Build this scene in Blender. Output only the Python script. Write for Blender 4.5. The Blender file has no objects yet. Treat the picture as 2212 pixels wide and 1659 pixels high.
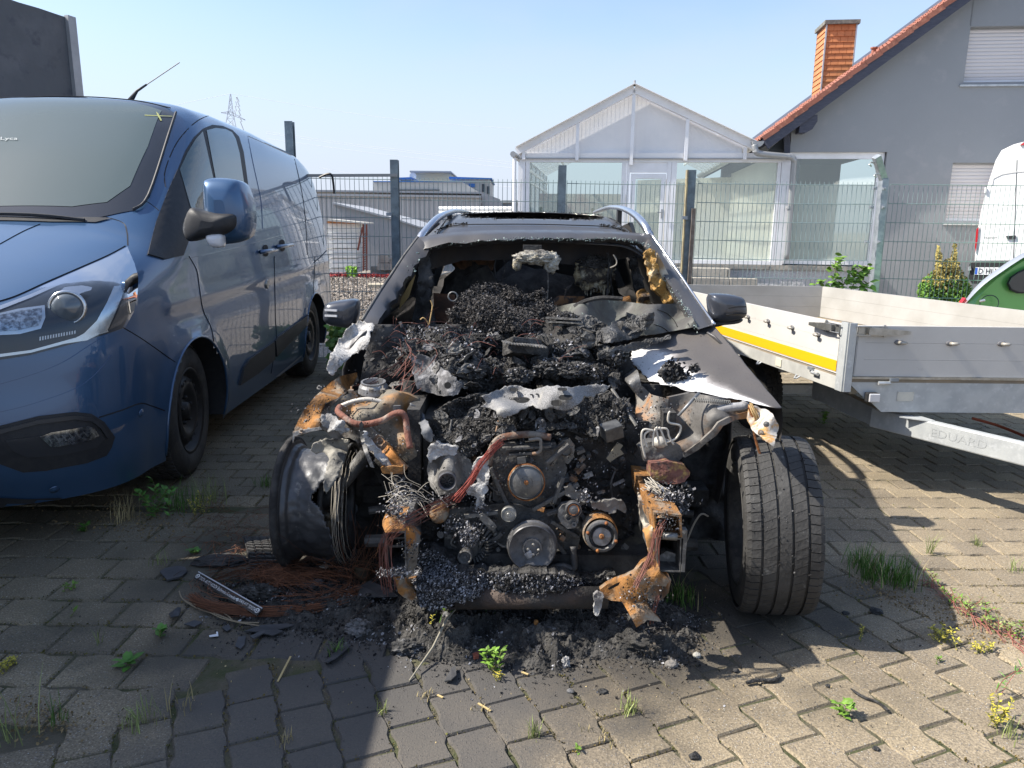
import bpy, bmesh, math, random
from math import sin, cos, pi, sqrt, atan, atan2, radians, hypot
from mathutils import Vector, Matrix, noise
from mathutils.bvhtree import BVHTree
V3 = Vector
scn = bpy.context.scene
COL = scn.collection
# ------------------------------------------------------------ camera, sky, sun
F = 1600.0; PT = math.atan(339/1600.); CH = 1.50; RL = .012      # focal length (2212 px wide frame), pitch, height, roll
XA = V3((1, 0, 0)); FW = V3((0, cos(PT), -sin(PT))); UP = V3((0, sin(PT), cos(PT)))
cam_d = bpy.data.cameras.new('camera'); cam = bpy.data.objects.new('camera', cam_d); COL.objects.link(cam); scn.camera = cam
cam_d.sensor_width = 36; cam_d.lens = 36*F/2212; cam_d.clip_start = .05; cam_d.clip_end = 3000
rx = XA*cos(RL)+UP*sin(RL); ry = -XA*sin(RL)+UP*cos(RL); rz = -FW
cam.matrix_world = Matrix(((rx.x, ry.x, rz.x, 0), (rx.y, ry.y, rz.y, 0), (rx.z, ry.z, rz.z, CH), (0, 0, 0, 1)))
SUN = V3((-.95, -.04, 1.0)).normalized()
w = bpy.data.worlds.new('World'); scn.world = w; w.use_nodes = True
nt = w.node_tree; nt.nodes.clear()
o_ = nt.nodes.new('ShaderNodeOutputWorld'); bg = nt.nodes.new('ShaderNodeBackground'); sk = nt.nodes.new('ShaderNodeTexSky')
sk.sky_type = 'NISHITA'; sk.sun_disc = False; sk.sun_elevation = math.asin(SUN.z); sk.sun_rotation = atan2(SUN.x, SUN.y)
sk.air_density = 1.0; sk.dust_density = 1.2; sk.ozone_density = 1.5; sk.altitude = 100
tc = nt.nodes.new('ShaderNodeTexCoord'); mp = nt.nodes.new('ShaderNodeMapping'); mp.inputs['Scale'].default_value = (1.0, 1.0, 3.2)
nz = nt.nodes.new('ShaderNodeTexNoise'); nz.inputs['Scale'].default_value = 1.3; nz.inputs['Detail'].default_value = 7; nz.inputs['Distortion'].default_value = .25
cr = nt.nodes.new('ShaderNodeMapRange'); cr.inputs[1].default_value = .46; cr.inputs[2].default_value = .74; cr.inputs[4].default_value = .6
sp = nt.nodes.new('ShaderNodeSeparateXYZ'); hz = nt.nodes.new('ShaderNodeMapRange'); hz.interpolation_type = 'SMOOTHERSTEP'
hz.inputs[1].default_value = .36; hz.inputs[2].default_value = .0; hz.inputs[4].default_value = .92
am = nt.nodes.new('ShaderNodeMath'); am.operation = 'MAXIMUM'
mx = nt.nodes.new('ShaderNodeMixRGB'); mx.inputs[2].default_value = (3.0, 3.3, 3.95, 1)
for a_, b_ in ((tc.outputs['Generated'], mp.inputs[0]), (tc.outputs['Generated'], sp.inputs[0]), (mp.outputs[0], nz.inputs[0]), (nz.outputs[0], cr.inputs[0]), (sp.outputs[2], hz.inputs[0]),
               (cr.outputs[0], am.inputs[0]), (hz.outputs[0], am.inputs[1]), (am.outputs[0], mx.inputs[0]), (sk.outputs[0], mx.inputs[1]), (mx.outputs[0], bg.inputs[0]), (bg.outputs[0], o_.inputs[0])):
    nt.links.new(a_, b_)
bg.inputs[1].default_value = .112
sl = bpy.data.lights.new('sun', 'SUN'); sl.energy = 4.0; sl.angle = radians(.53); sl.color = (1, .93, .82)
so = bpy.data.objects.new('sun', sl); COL.objects.link(so); so.rotation_euler = SUN.to_track_quat('Z', 'Y').to_euler()
scn.view_settings.view_transform = 'Standard'; scn.view_settings.look = 'None'; scn.view_settings.gamma = 1; scn.view_settings.use_curve_mapping = False
scn.view_settings.exposure = 1.15
# ------------------------------------------------------------ helpers
def ray(u, v):
    a = u-1106; b = v-829
    a, b = a*cos(RL)+b*sin(RL), -a*sin(RL)+b*cos(RL)
    return XA*(a/F)+FW-UP*(b/F)
CAM = V3((0, 0, CH))
def at(u, v, Y):  d = ray(u, v); return CAM+d*(Y/d.y)
def atx(u, v, X): d = ray(u, v); return CAM+d*(X/d.x)
def gr(u, v, z=0): d = ray(u, v); return CAM+d*((z-CH)/d.z)
def onp(u, v, o, n): d = ray(u, v); return CAM+d*((o-CAM).dot(n)/d.dot(n))
def proj(p):
    q = p-CAM; dep = q.dot(FW); a = F*q.dot(XA)/dep; b = -F*q.dot(UP)/dep
    return (1106+a*cos(RL)-b*sin(RL), 829+a*sin(RL)+b*cos(RL), dep)
def s2(h):
    h = h.lstrip('#'); c = [int(h[i:i+2], 16)/255 for i in (0, 2, 4)]
    return tuple(x/12.92 if x < .04045 else ((x+.055)/1.055)**2.4 for x in c)
MC = {}
def mat(name, col, rough=.7, metal=0, col2=None, ns=6, lo=.4, hi=.62, bump=0, bs=40, spec=.5, coat=0, trans=0, alpha=1, col3=None, ns3=30, lo3=.55, hi3=.7, det=6, rnd=0, world=True, ior=1.45, stretch=None, bdist=.01, sheen=0):
    if name in MC: return MC[name]
    m = bpy.data.materials.new(name); m.use_nodes = True; t = m.node_tree; N = t.nodes; L = t.links
    b = N['Principled BSDF']; b.inputs['Roughness'].default_value = rough; b.inputs['Metallic'].default_value = metal
    b.inputs['Specular IOR Level'].default_value = spec; b.inputs['Coat Weight'].default_value = coat; b.inputs['Coat Roughness'].default_value = .03
    b.inputs['Transmission Weight'].default_value = trans; b.inputs['Alpha'].default_value = alpha; b.inputs['IOR'].default_value = ior
    c4 = tuple(col)+(1,)
    b.inputs['Base Color'].default_value = c4
    g = N.new('ShaderNodeNewGeometry') if world else N.new('ShaderNodeTexCoord')
    src = g.outputs['Position'] if world else g.outputs['Object']
    if stretch:
        mm = N.new('ShaderNodeMapping'); mm.inputs['Scale'].default_value = stretch; L.new(src, mm.inputs[0]); src = mm.outputs[0]
    cur = None
    def layer(prev, c, ns, lo, hi):
        n = N.new('ShaderNodeTexNoise'); n.inputs['Scale'].default_value = ns; n.inputs['Detail'].default_value = det; n.inputs['Roughness'].default_value = .6
        L.new(src, n.inputs['Vector'])
        r = N.new('ShaderNodeMapRange'); r.inputs[1].default_value = lo; r.inputs[2].default_value = hi; L.new(n.outputs[0], r.inputs[0])
        x = N.new('ShaderNodeMixRGB'); x.inputs[1].default_value = c4; x.inputs[2].default_value = tuple(c)+(1,)
        if prev: L.new(prev, x.inputs[1])
        L.new(r.outputs[0], x.inputs[0]); return x.outputs[0]
    if col2: cur = layer(cur, col2, ns, lo, hi)
    if col3: cur = layer(cur, col3, ns3, lo3, hi3)
    if rnd:
        oi = N.new('ShaderNodeObjectInfo'); gi = N.new('ShaderNodeNewGeometry'); ad = N.new('ShaderNodeMath'); ad.operation = 'ADD'
        L.new(oi.outputs['Random'], ad.inputs[0]); L.new(gi.outputs['Random Per Island'], ad.inputs[1])
        fr = N.new('ShaderNodeMath'); fr.operation = 'FRACT'; L.new(ad.outputs[0], fr.inputs[0])
        mr = N.new('ShaderNodeMapRange'); mr.inputs[3].default_value = 1-rnd; mr.inputs[4].default_value = 1+rnd; L.new(fr.outputs[0], mr.inputs[0])
        hs = N.new('ShaderNodeHueSaturation'); hs.inputs['Color'].default_value = c4
        L.new(mr.outputs[0], hs.inputs['Value'])
        if cur: L.new(cur, hs.inputs['Color'])
        cur = hs.outputs[0]
    if cur: L.new(cur, b.inputs['Base Color'])
    if bump:
        n = N.new('ShaderNodeTexNoise'); n.inputs['Scale'].default_value = bs; n.inputs['Detail'].default_value = 5; L.new(src, n.inputs['Vector'])
        u = N.new('ShaderNodeBump'); u.inputs['Strength'].default_value = bump; u.inputs['Distance'].default_value = bdist
        L.new(n.outputs[0], u.inputs['Height']); L.new(u.outputs[0], b.inputs['Normal'])
        rr = N.new('ShaderNodeMapRange'); rr.inputs[3].default_value = max(0, rough-.12); rr.inputs[4].default_value = min(1, rough+.12)
        L.new(n.outputs[0], rr.inputs[0]); L.new(rr.outputs[0], b.inputs['Roughness'])
    MC[name] = m; return m
class MB:
    def __init__(s): s.v = []; s.f = []; s.mi = []; s.k = 0
    def add(s, vs, fs):
        b = len(s.v); s.v += [tuple(x) for x in vs]; s.f += [tuple(b+i for i in f) for f in fs]; s.mi += [s.k]*len(fs); return b
    def box(s, c, d, R=None):
        c = V3(c); hx, hy, hz = d[0]/2, d[1]/2, d[2]/2
        vs = [V3((x*hx, y*hy, z*hz)) for z in (-1, 1) for y in (-1, 1) for x in (-1, 1)]
        if R is not None: vs = [R@q for q in vs]
        s.add([q+c for q in vs], [(0, 2, 3, 1), (4, 5, 7, 6), (0, 1, 5, 4), (2, 6, 7, 3), (0, 4, 6, 2), (1, 3, 7, 5)])
    def hexa(s, a, b):      # two quads (same winding), joined
        s.add(list(a)+list(b), [(3, 2, 1, 0), (4, 5, 6, 7), (0, 1, 5, 4), (1, 2, 6, 5), (2, 3, 7, 6), (3, 0, 4, 7)])
    def bar(s, p, q, wx, wy, upv=(0, 0, 1)):
        p = V3(p); q = V3(q); d = (q-p).normalized(); u = V3(upv)
        if abs(d.dot(u)) > .99: u = V3((0, 1, 0))
        sx = d.cross(u).normalized()*wx/2; sy = sx.cross(d).normalized()*wy/2
        s.hexa([p-sx-sy, p+sx-sy, p+sx+sy, p-sx+sy], [q-sx-sy, q+sx-sy, q+sx+sy, q-sx+sy])
    def tube(s, pts, r, n=6, cap=True, closed=False):
        pts = [V3(p) for p in pts]; m = len(pts); rs = r if isinstance(r, (list, tuple)) else [r]*m
        vs = []; pu = None
        for i, p in enumerate(pts):
            if closed: d = (pts[(i+1) % m]-pts[i-1])
            else: d = pts[min(i+1, m-1)]-pts[max(i-1, 0)]
            if d.length < 1e-9: d = V3((0, 0, 1))
            d.normalize()
            if pu is None: u = V3((0, 0, 1)) if abs(d.z) < .9 else V3((1, 0, 0))
            else: u = pu
            sx = d.cross(u)
            if sx.length < 1e-6: sx = d.orthogonal()
            sx.normalize(); u = sx.cross(d).normalized(); pu = u
            for k in range(n):
                a = 2*pi*k/n; vs.append(p+(sx*cos(a)+u*sin(a))*rs[i])
        fs = []
        for i in range(m if closed else m-1):
            j = (i+1) % m
            for k in range(n): fs.append((i*n+k, i*n+(k+1) % n, j*n+(k+1) % n, j*n+k))
        if cap and not closed: fs += [tuple(range(n))[::-1], tuple(range((m-1)*n, m*n))]
        s.add(vs, fs)
    def lathe(s, o, ax, prof, n=32, ref=None, a0=0, a1=2*pi):     # prof: (along axis, radius)
        o = V3(o); ax = V3(ax).normalized(); sx = (V3(ref).cross(ax) if ref is not None else ax.orthogonal()).normalized(); sy = ax.cross(sx)
        full = abs(a1-a0-2*pi) < 1e-6; cnt = n if full else n+1
        vs = [o+ax*h+(sx*cos(a0+(a1-a0)*k/n)+sy*sin(a0+(a1-a0)*k/n))*r for h, r in prof for k in range(cnt)]
        fs = []
        for i in range(len(prof)-1):
            for k in range(n):
                k2 = (k+1) % cnt; fs.append((i*cnt+k, i*cnt+k2, (i+1)*cnt+k2, (i+1)*cnt+k))
        s.add(vs, fs)
    def disc(s, o, ax, r, n=24):
        o = V3(o); ax = V3(ax).normalized(); sx = ax.orthogonal().normalized(); sy = ax.cross(sx)
        s.add([o+(sx*cos(2*pi*k/n)+sy*sin(2*pi*k/n))*r for k in range(n)], [tuple(range(n))])
    def prism(s, poly, off):    # poly of 3D points extruded by vector off
        n = len(poly); off = V3(off); a = [V3(p) for p in poly]; b = [p+off for p in a]
        s.add(a+b, [tuple(range(n))[::-1], tuple(range(n, 2*n))]+[(i, (i+1) % n, n+(i+1) % n, n+i) for i in range(n)])
    def grid(s, rows, closed=False):   # rows of equal-length point lists
        m = len(rows[0]); vs = [p for r in rows for p in r]; fs = []
        for i in range(len(rows)-1):
            for k in range(m if closed else m-1): fs.append((i*m+k, i*m+(k+1) % m, (i+1)*m+(k+1) % m, (i+1)*m+k))
        s.add(vs, fs)
    def build(s, name, mats, parent=None, smooth=False, **kw):
        me = bpy.data.meshes.new(name); me.from_pydata(s.v, [], s.f)
        if not isinstance(mats, (list, tuple)): mats = [mats]
        for m in mats: me.materials.append(m)
        if len(mats) > 1: me.polygons.foreach_set('material_index', s.mi)
        if smooth: me.polygons.foreach_set('use_smooth', [True]*len(me.polygons))
        me.update()
        o = link(name, me, parent)
        if kw.get('bevel'):
            b = o.modifiers.new('b', 'BEVEL'); b.width = kw['bevel']; b.segments = kw.get('seg', 2); b.limit_method = 'ANGLE'; b.angle_limit = radians(35)
        if kw.get('sub'):
            b = o.modifiers.new('s', 'SUBSURF'); b.levels = kw['sub']; b.render_levels = kw['sub']
        if kw.get('autos'):
            angle_smooth(me, kw['autos'])
        if kw.get('solid'):
            b = o.modifiers.new('t', 'SOLIDIFY'); b.thickness = kw['solid']; b.offset = kw.get('soff', -1)
        return o
def angle_smooth(me, deg):
    me.polygons.foreach_set('use_smooth', [True]*len(me.polygons))
    bm = bmesh.new(); bm.from_mesh(me); a = radians(deg)
    for e in bm.edges:
        if len(e.link_faces) == 2 and e.calc_face_angle(0) > a: e.smooth = False
    bm.to_mesh(me); bm.free()
def link(name, me, parent=None):
    o = bpy.data.objects.new(name, me); COL.objects.link(o)
    if parent is not None:
        o.parent = parent
        o.matrix_parent_inverse = PINV.get(parent.name, Matrix())
    return o
PINV = {}
def tag(o, label=None, cat=None, group=None, kind=None):
    if label: o['label'] = label
    if cat: o['category'] = cat
    if group: o['group'] = group
    if kind: o['kind'] = kind
    return o
def thing(name, label, cat, loc=(0, 0, 0), group=None):
    o = bpy.data.objects.new(name, None); COL.objects.link(o); o.location = loc; o.empty_display_size = .1
    PINV[o.name] = Matrix.Translation(-V3(loc))     # children are built in world coordinates
    return tag(o, label, cat, group)
def sub(o):  # a part that will get sub-parts built in world coordinates
    PINV[o.name] = Matrix() if o.parent is None else Matrix()
    return o
def struct(o, stuff=False): o['kind'] = 'stuff' if stuff else 'structure'; return o
def fbm(p, o=4, s=1.0):
    a = 1; t = 0
    for i in range(o): t += a*noise.noise(p*s); a *= .5; s *= 2.03
    return t
def smoothpath(pts, n=6):
    pts = [V3(p) for p in pts]; out = []
    P = [pts[0]]+pts+[pts[-1]]
    for i in range(1, len(P)-2):
        a, b, c, d = P[i-1:i+3]
        for k in range(n):
            t = k/n; out.append(.5*((2*b)+(c-a)*t+(2*a-5*b+4*c-d)*t*t+(3*b-a-3*c+d)*t*t*t))
    out.append(pts[-1]); return out
def inpoly(x, y, poly):
    c = False; j = len(poly)-1
    for i in range(len(poly)):
        xi, yi = poly[i]; xj, yj = poly[j]
        if (yi > y) != (yj > y) and x < (xj-xi)*(y-yi)/(yj-yi)+xi: c = not c
        j = i
    return c
def chip(mb, p, r, n=None, rng=random, thick=.2, flat=False):   # a small crumpled flake
    k = rng.randint(4, 6); ax = V3((rng.gauss(0, 1), rng.gauss(0, 1), rng.gauss(0, 1)))
    if n is not None: ax = V3(n)+ax*(.25 if flat else .6)
    ax.normalize(); sx = ax.orthogonal().normalized(); sy = ax.cross(sx); a0 = rng.random()*6
    vs = [p+ax*r*rng.uniform(.1, .5)*(0.3 if flat else 1)]
    el = rng.uniform(.45, 1)
    for i in range(k):
        a = a0+2*pi*i/k; q = r*rng.uniform(.55, 1.15); vs.append(p+sx*cos(a)*q+sy*sin(a)*q*el+ax*r*rng.uniform(-.25, .25)*(0.3 if flat else 1))
    mb.add(vs, [(0, 1+i, 1+(i+1) % k) for i in range(k)])
_IT = None
def ico(sub_):
    bm = bmesh.new(); bmesh.ops.create_icosphere(bm, subdivisions=sub_, radius=1)
    r = ([v.co.copy() for v in bm.verts], [tuple(v.index for v in f.verts) for f in bm.faces]); bm.free(); return r
ICO = {i: ico(i) for i in (1, 2, 3, 4)}
def blob(mb, c, d, lvl=3, amp=.25, sc=3, seed=0, o=4, R=None, ridge=False):
    vs, fs = ICO[lvl]; c = V3(c); out = []; sd = V3((seed*7.3, seed*3.1, seed*1.7))
    for v in vs:
        n = fbm(v*sc+sd, o); n = (1-2*abs(n)) if ridge else n
        q = v*(1+amp*n); q = V3((q.x*d[0], q.y*d[1], q.z*d[2]))
        if R is not None: q = R@q
        out.append(c+q)
    mb.add(out, fs)
def rotm(x=0, y=0, z=0): return Matrix.Rotation(radians(z), 3, 'Z')@Matrix.Rotation(radians(y), 3, 'Y')@Matrix.Rotation(radians(x), 3, 'X')
# ------------------------------------------------------------ ground, paving
def paver_mat():
    m = bpy.data.materials.new('concrete_paver'); m.use_nodes = True; t = m.node_tree; N = t.nodes; L = t.links; b = N['Principled BSDF']
    g = N.new('ShaderNodeNewGeometry'); pos = g.outputs['Position']
    def noise_(s, d=5): n = N.new('ShaderNodeTexNoise'); n.inputs['Scale'].default_value = s; n.inputs['Detail'].default_value = d; L.new(pos, n.inputs['Vector']); return n.outputs[0]
    def ramp(src, stops):
        r = N.new('ShaderNodeValToRGB'); e = r.color_ramp.elements
        while len(e) < len(stops): e.new(.5)
        for q, (p, c) in zip(e, stops): q.position = p; q.color = tuple(c)+(1,)
        L.new(src, r.inputs[0]); return r.outputs[0]
    def mix(f, a, c2, typ='MIX'):
        x = N.new('ShaderNodeMixRGB'); x.blend_type = typ
        for i, q in ((0, f), (1, a), (2, c2)):
            if isinstance(q, (int, float)): x.inputs[i].default_value = q
            elif isinstance(q, tuple): x.inputs[i].default_value = q+(1,)
            else: L.new(q, x.inputs[i])
        return x.outputs[0]
    base = ramp(noise_(2.3), [(.3, (.235, .198, .148)), (.7, (.335, .285, .212))])
    fine = ramp(noise_(160, 3), [(.3, (.5, .5, .5)), (.7, (1.25, 1.22, 1.15))])
    c = mix(1, base, fine, 'MULTIPLY')
    vo = N.new('ShaderNodeTexVoronoi'); vo.inputs['Scale'].default_value = 155; L.new(pos, vo.inputs['Vector'])
    vc = N.new('ShaderNodeSeparateColor'); L.new(vo.outputs['Color'], vc.inputs[0])
    dd = N.new('ShaderNodeMapRange'); dd.inputs[1].default_value = .42; dd.inputs[2].default_value = .30; L.new(vo.outputs['Distance'], dd.inputs[0])
    pick = N.new('ShaderNodeMapRange'); pick.inputs[1].default_value = .70; pick.inputs[2].default_value = .74; L.new(vc.outputs[0], pick.inputs[0])
    mm = N.new('ShaderNodeMath'); mm.operation = 'MULTIPLY'; L.new(dd.outputs[0], mm.inputs[0]); L.new(pick.outputs[0], mm.inputs[1])
    pc = ramp(vc.outputs[1], [(0, (.52, .45, .33)), (.5, (.36, .33, .3)), (.8, (.12, .12, .13)), (1, (.6, .58, .52))])
    c = mix(mm.outputs[0], c, pc)
    oi = N.new('ShaderNodeObjectInfo'); ad = N.new('ShaderNodeMath'); ad.operation = 'ADD'; L.new(oi.outputs['Random'], ad.inputs[0]); L.new(g.outputs['Random Per Island'], ad.inputs[1])
    fr = N.new('ShaderNodeMath'); fr.operation = 'FRACT'; L.new(ad.outputs[0], fr.inputs[0])
    c = mix(1, c, ramp(fr.outputs[0], [(0, (.8, .8, .82)), (1, (1.12, 1.1, 1.05))]), 'MULTIPLY')
    # dirt patches, soot stain spread round the wreck, darker greenish zone at the blue van
    c = mix(ramp(noise_(1.1, 6), [(.52, (0, 0, 0)), (.72, (.6, .6, .6))]), c, (.10, .085, .06))
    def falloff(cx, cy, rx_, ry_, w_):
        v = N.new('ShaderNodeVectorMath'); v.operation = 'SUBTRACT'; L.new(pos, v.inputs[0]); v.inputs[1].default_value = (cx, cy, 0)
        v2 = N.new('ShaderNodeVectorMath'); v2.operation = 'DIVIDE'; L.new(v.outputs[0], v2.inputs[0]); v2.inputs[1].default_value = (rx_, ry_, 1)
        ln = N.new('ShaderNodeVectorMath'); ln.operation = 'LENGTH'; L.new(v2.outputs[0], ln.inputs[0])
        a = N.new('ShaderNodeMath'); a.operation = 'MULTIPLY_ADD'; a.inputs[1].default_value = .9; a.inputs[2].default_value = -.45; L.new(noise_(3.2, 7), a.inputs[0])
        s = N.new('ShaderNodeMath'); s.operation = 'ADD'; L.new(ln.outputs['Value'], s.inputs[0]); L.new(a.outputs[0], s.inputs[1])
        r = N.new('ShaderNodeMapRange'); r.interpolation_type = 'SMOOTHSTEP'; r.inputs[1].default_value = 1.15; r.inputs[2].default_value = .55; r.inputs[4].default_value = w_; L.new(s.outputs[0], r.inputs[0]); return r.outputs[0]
    c = mix(falloff(-.1, 2.95, 1.65, 1.15, .88), c, (.042, .040, .038))
    c = mix(falloff(-.45, 2.1, .75, .75, .8), c, (.085, .082, .080))
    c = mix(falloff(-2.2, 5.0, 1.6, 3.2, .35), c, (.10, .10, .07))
    L.new(c, b.inputs['Base Color']); b.inputs['Roughness'].default_value = .88; b.inputs['Specular IOR Level'].default_value = .3
    bu = N.new('ShaderNodeBump'); bu.inputs['Strength'].default_value = .75; bu.inputs['Distance'].default_value = .003
    h = N.new('ShaderNodeMath'); h.operation = 'ADD'; L.new(noise_(190, 4), h.inputs[0]); L.new(mm.outputs[0], h.inputs[1])
    L.new(h.outputs[0], bu.inputs['Height']); L.new(bu.outputs[0], b.inputs['Normal'])
    return m
PAV = paver_mat()
SOIL = mat('joint_soil', (.11, .095, .068), .95, col2=(.06, .068, .028), ns=5, lo=.45, hi=.6, bump=.8, bs=120, col3=(.09, .075, .045), ns3=40)
GRAVEL = mat('gravel_ground', (.30, .27, .235), .9, col2=(.14, .125, .11), ns=30, lo=.45, hi=.6, bump=1, bs=45, col3=(.5, .47, .42), ns3=70, bdist=.03)
mb = MB(); mb.grid([[(x, y, -.03) for x in (-300, -20, -4, 7, 20, 300)] for y in (-60, -3, 8.5, 30, 700)])
struct(mb.build('ground', GRAVEL))
mb = MB(); mb.grid([[(-9+.5*i, -3+.5*j, -.0075) for i in range(33)] for j in range(24)])
pave = struct(mb.build('pavement', SOIL))
RW, SW, WA = .153, .196, .0065         # course pitch, stone length, wave of the joint
def wave(s):
    t = (s/SW) % 1.0
    pts = ((0, 0), (.12, 0), (.30, 1), (.48, 1), (.66, -.6), (.82, -.6), (1, 0))
    for (a, ya), (b, yb) in zip(pts, pts[1:]):
        if t <= b: return WA*(ya+(yb-ya)*(t-a)/(b-a))
    return 0
def stone_geo(seed, half):
    r = random.Random(seed); g = .0028; ss = (0, .12, .30, .48, .66, .82, 1)
    out = []
    off = 0
    ph = .5*SW if half else 0
    for t in ss: out.append((t*(SW-2*g)+g-SW/2, RW/2-g+wave(t*SW)))
    for t in ss[::-1]: out.append((t*(SW-2*g)+g-SW/2, -RW/2+g+wave(t*SW+ph)))
    lo = [V3((x+r.uniform(-.0012, .0012), y+r.uniform(-.0012, .0012), -.0085)) for x, y in out]
    c = sum(lo, V3())/len(lo)
    hi = [V3((p.x-(.0045 if p.x > 0 else -.0055), p.y-(.0045 if p.y > c.y else -.0055), r.uniform(-.0015, .0004))) for p in lo]
    n = len(lo)
    return lo+hi, [tuple(range(n, 2*n))[::-1]]+[(n+i, n+(i+1) % n, (i+1) % n, i) for i in range(n)]
stones = []
ZB = [(-2.2, .8), (-1.35, 2.02), (-.9, 2.28), (.3, 2.5), (.95, 3.1), (1.35, 3.25), (1.62, 3.1), (1.78, 2.6), (1.98, 2.2), (2.4, .8)]
SG = {}
for v_ in range(4):
    for h_ in (False, True):
        vs, fs = stone_geo(v_*2+h_, h_); me = bpy.data.meshes.new('paver_stone'); me.from_pydata(vs, [], [f[::-1] for f in fs]); me.materials.append(PAV); SG[v_, h_] = (me, vs, fs)
rp = random.Random(5)
for zone in (0, 1, 2):
    th = radians((1.5, -68, -1)[zone]); ks = 1.24 if zone == 2 else 1
    C, S_ = cos(th), sin(th)
    for j in range(-60, 80):
        for i in range(-60, 60):
            s = (i+.5*(j % 2))*SW*ks; t = j*RW*ks
            x = .3+s*C-t*S_; y = 3.0+s*S_+t*C
            if not (-7.5 < x < 6.5 and -1.5 < y < 8.28): continue
            zn = 1 if inpoly(x, y, ZB) else (2 if x < -.42 and y < 3.75 else 0)
            if zn != zone: continue
            dep = y; u = 1106+F*x/max(.5, dep)
            stones.append((hypot(hypot(x, y), CH)+(50 if (u < -250 or u > 2450 or y < 1.75) else 0), x, y, th, rp.randint(0, 3)+10*zone))
stones.sort()
rest = MB()
for k, (d, x, y, th, v_) in enumerate(stones):
    hz = noise.noise(V3((x*.8, y*.8, 0)))*.004+rp.uniform(-.002, .002)
    tx, ty = rp.gauss(0, .008), rp.gauss(0, .008)
    M = Matrix.Translation((x, y, hz))@Matrix.Rotation(th+rp.gauss(0, .012), 4, 'Z')@Matrix.Rotation(tx, 4, 'X')@Matrix.Rotation(ty, 4, 'Y')@Matrix.Diagonal((1.24, 1.24, 1, 1) if v_ >= 20 else (1, 1, 1, 1))
    me, vs, fs = SG[v_ % 10, False]
    if k < 300:
        o = link('paver', me, pave); o.matrix_world = M; o.matrix_parent_inverse = Matrix(); o.matrix_basis = M
    else: rest.add([M@p for p in vs], [f[::-1] for f in fs])
o = rest.build('pavers', PAV, pave); struct(o, True)
# moss and weed seedlings in the joints
MOSS = mat('joint_moss', (.085, .085, .02), .95, rnd=.5, col2=(.13, .095, .03), ns=3, lo=.45, hi=.6)
SAND = mat('joint_grit', (.16, .14, .11), .95, rnd=.5)
ms = MB(); gt = MB(); rm = random.Random(11)
for d, x, y, th, v_ in stones:
    if d > 7.5: continue
    m0 = noise.noise(V3((x*1.7+5, y*1.7, 3)))+(.42 if x < -.7 else 0)+(.18 if x > 1.0 and y < 3.3 else 0)-(.5 if hypot((x)/1.3, (y-2.9)/.7) < 1 else 0)
    C, S_ = cos(th), sin(th)
    if v_ >= 20: C *= 1.24; S_ *= 1.24
    cnt = int(max(0, m0*75)*(1 if d < 4.5 else .4))
    for q in range(cnt+(14 if d < 3.6 else 4)):
        if rm.random() < .68: s = rm.uniform(-SW/2, SW/2); t = RW/2+wave(s+SW/2)+rm.gauss(0, .0035+.004*max(0, m0))
        else: s = SW/2+rm.gauss(0, .003+.004*max(0, m0)); t = rm.uniform(-RW/2, RW/2)
        p = V3((x+s*C-t*S_, y+s*S_+t*C, rm.uniform(-.006, .004)))
        if q < cnt: chip(ms, p+V3((0, 0, .001+.006*max(0, m0)*rm.random())), rm.uniform(.0025, .006), rng=rm)
        else: chip(gt, p, rm.uniform(.0015, .004), rng=rm)
tag(ms.build('joint_moss', MOSS), 'green and yellow moss filling the joints between the pavers', 'moss', kind='stuff')
tag(gt.build('joint_grit', SAND), 'loose grit lying in the joints between the pavers', 'grit', kind='stuff')
# ------------------------------------------------------------ fence
GALV = mat('galvanised_steel', (.36, .39, .42), .5, .55, col2=(.25, .28, .31), ns=14, bump=.15, bs=30)
GALVD = mat('weathered_steel_post', (.19, .235, .26), .6, .2, col2=(.13, .16, .18), ns=9, bump=.3, bs=60)
WIRE = mat('green_grey_wire', (.20, .27, .28), .5, .2)
OLIVE = mat('ochre_strip', (.38, .32, .18), .7, col2=(.2, .17, .12), ns=8)
STEELL = mat('pale_steel', (.55, .57, .58), .45, .6, col2=(.4, .42, .43), ns=10)
RUST = mat('rust', (.30, .115, .035), .85, col2=(.12, .045, .02), ns=16, bump=.5, bs=80, col3=(.42, .22, .08), ns3=30)
def post(u, v0, v1, Y, wd=.085, label='', hook=True):
    a = at(u, v0, Y); b = V3((a.x, Y, 0)); top = a.z
    t = thing('fence_post', label, 'fence post', (a.x, Y, 0), 'posts of the wire mesh fence')
    m = MB(); m.box((a.x, Y-.04, top/2), (wd, .007, top)); m.box((a.x, Y+.04, top/2), (wd, .007, top)); m.box((a.x, Y, top/2), (.006, .073, top-.004))
    m.build('post_profile', GALVD, t)
    for zc_ in (1.62, .9): m = MB(); m.box((a.x-wd*.7, Y-.06, zc_), (.06, .03, .035)); m.build('clamp', GALV, t)
    return t, a.x
FY = [(-2.35, 8.12), (-1.27, 8.25), (.52, 8.3), (1.93, 8.3), (3.95, 8.2), (6.6, 8.05)]
ftop = lambda u, v, Y: at(u, v, Y).z
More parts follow.
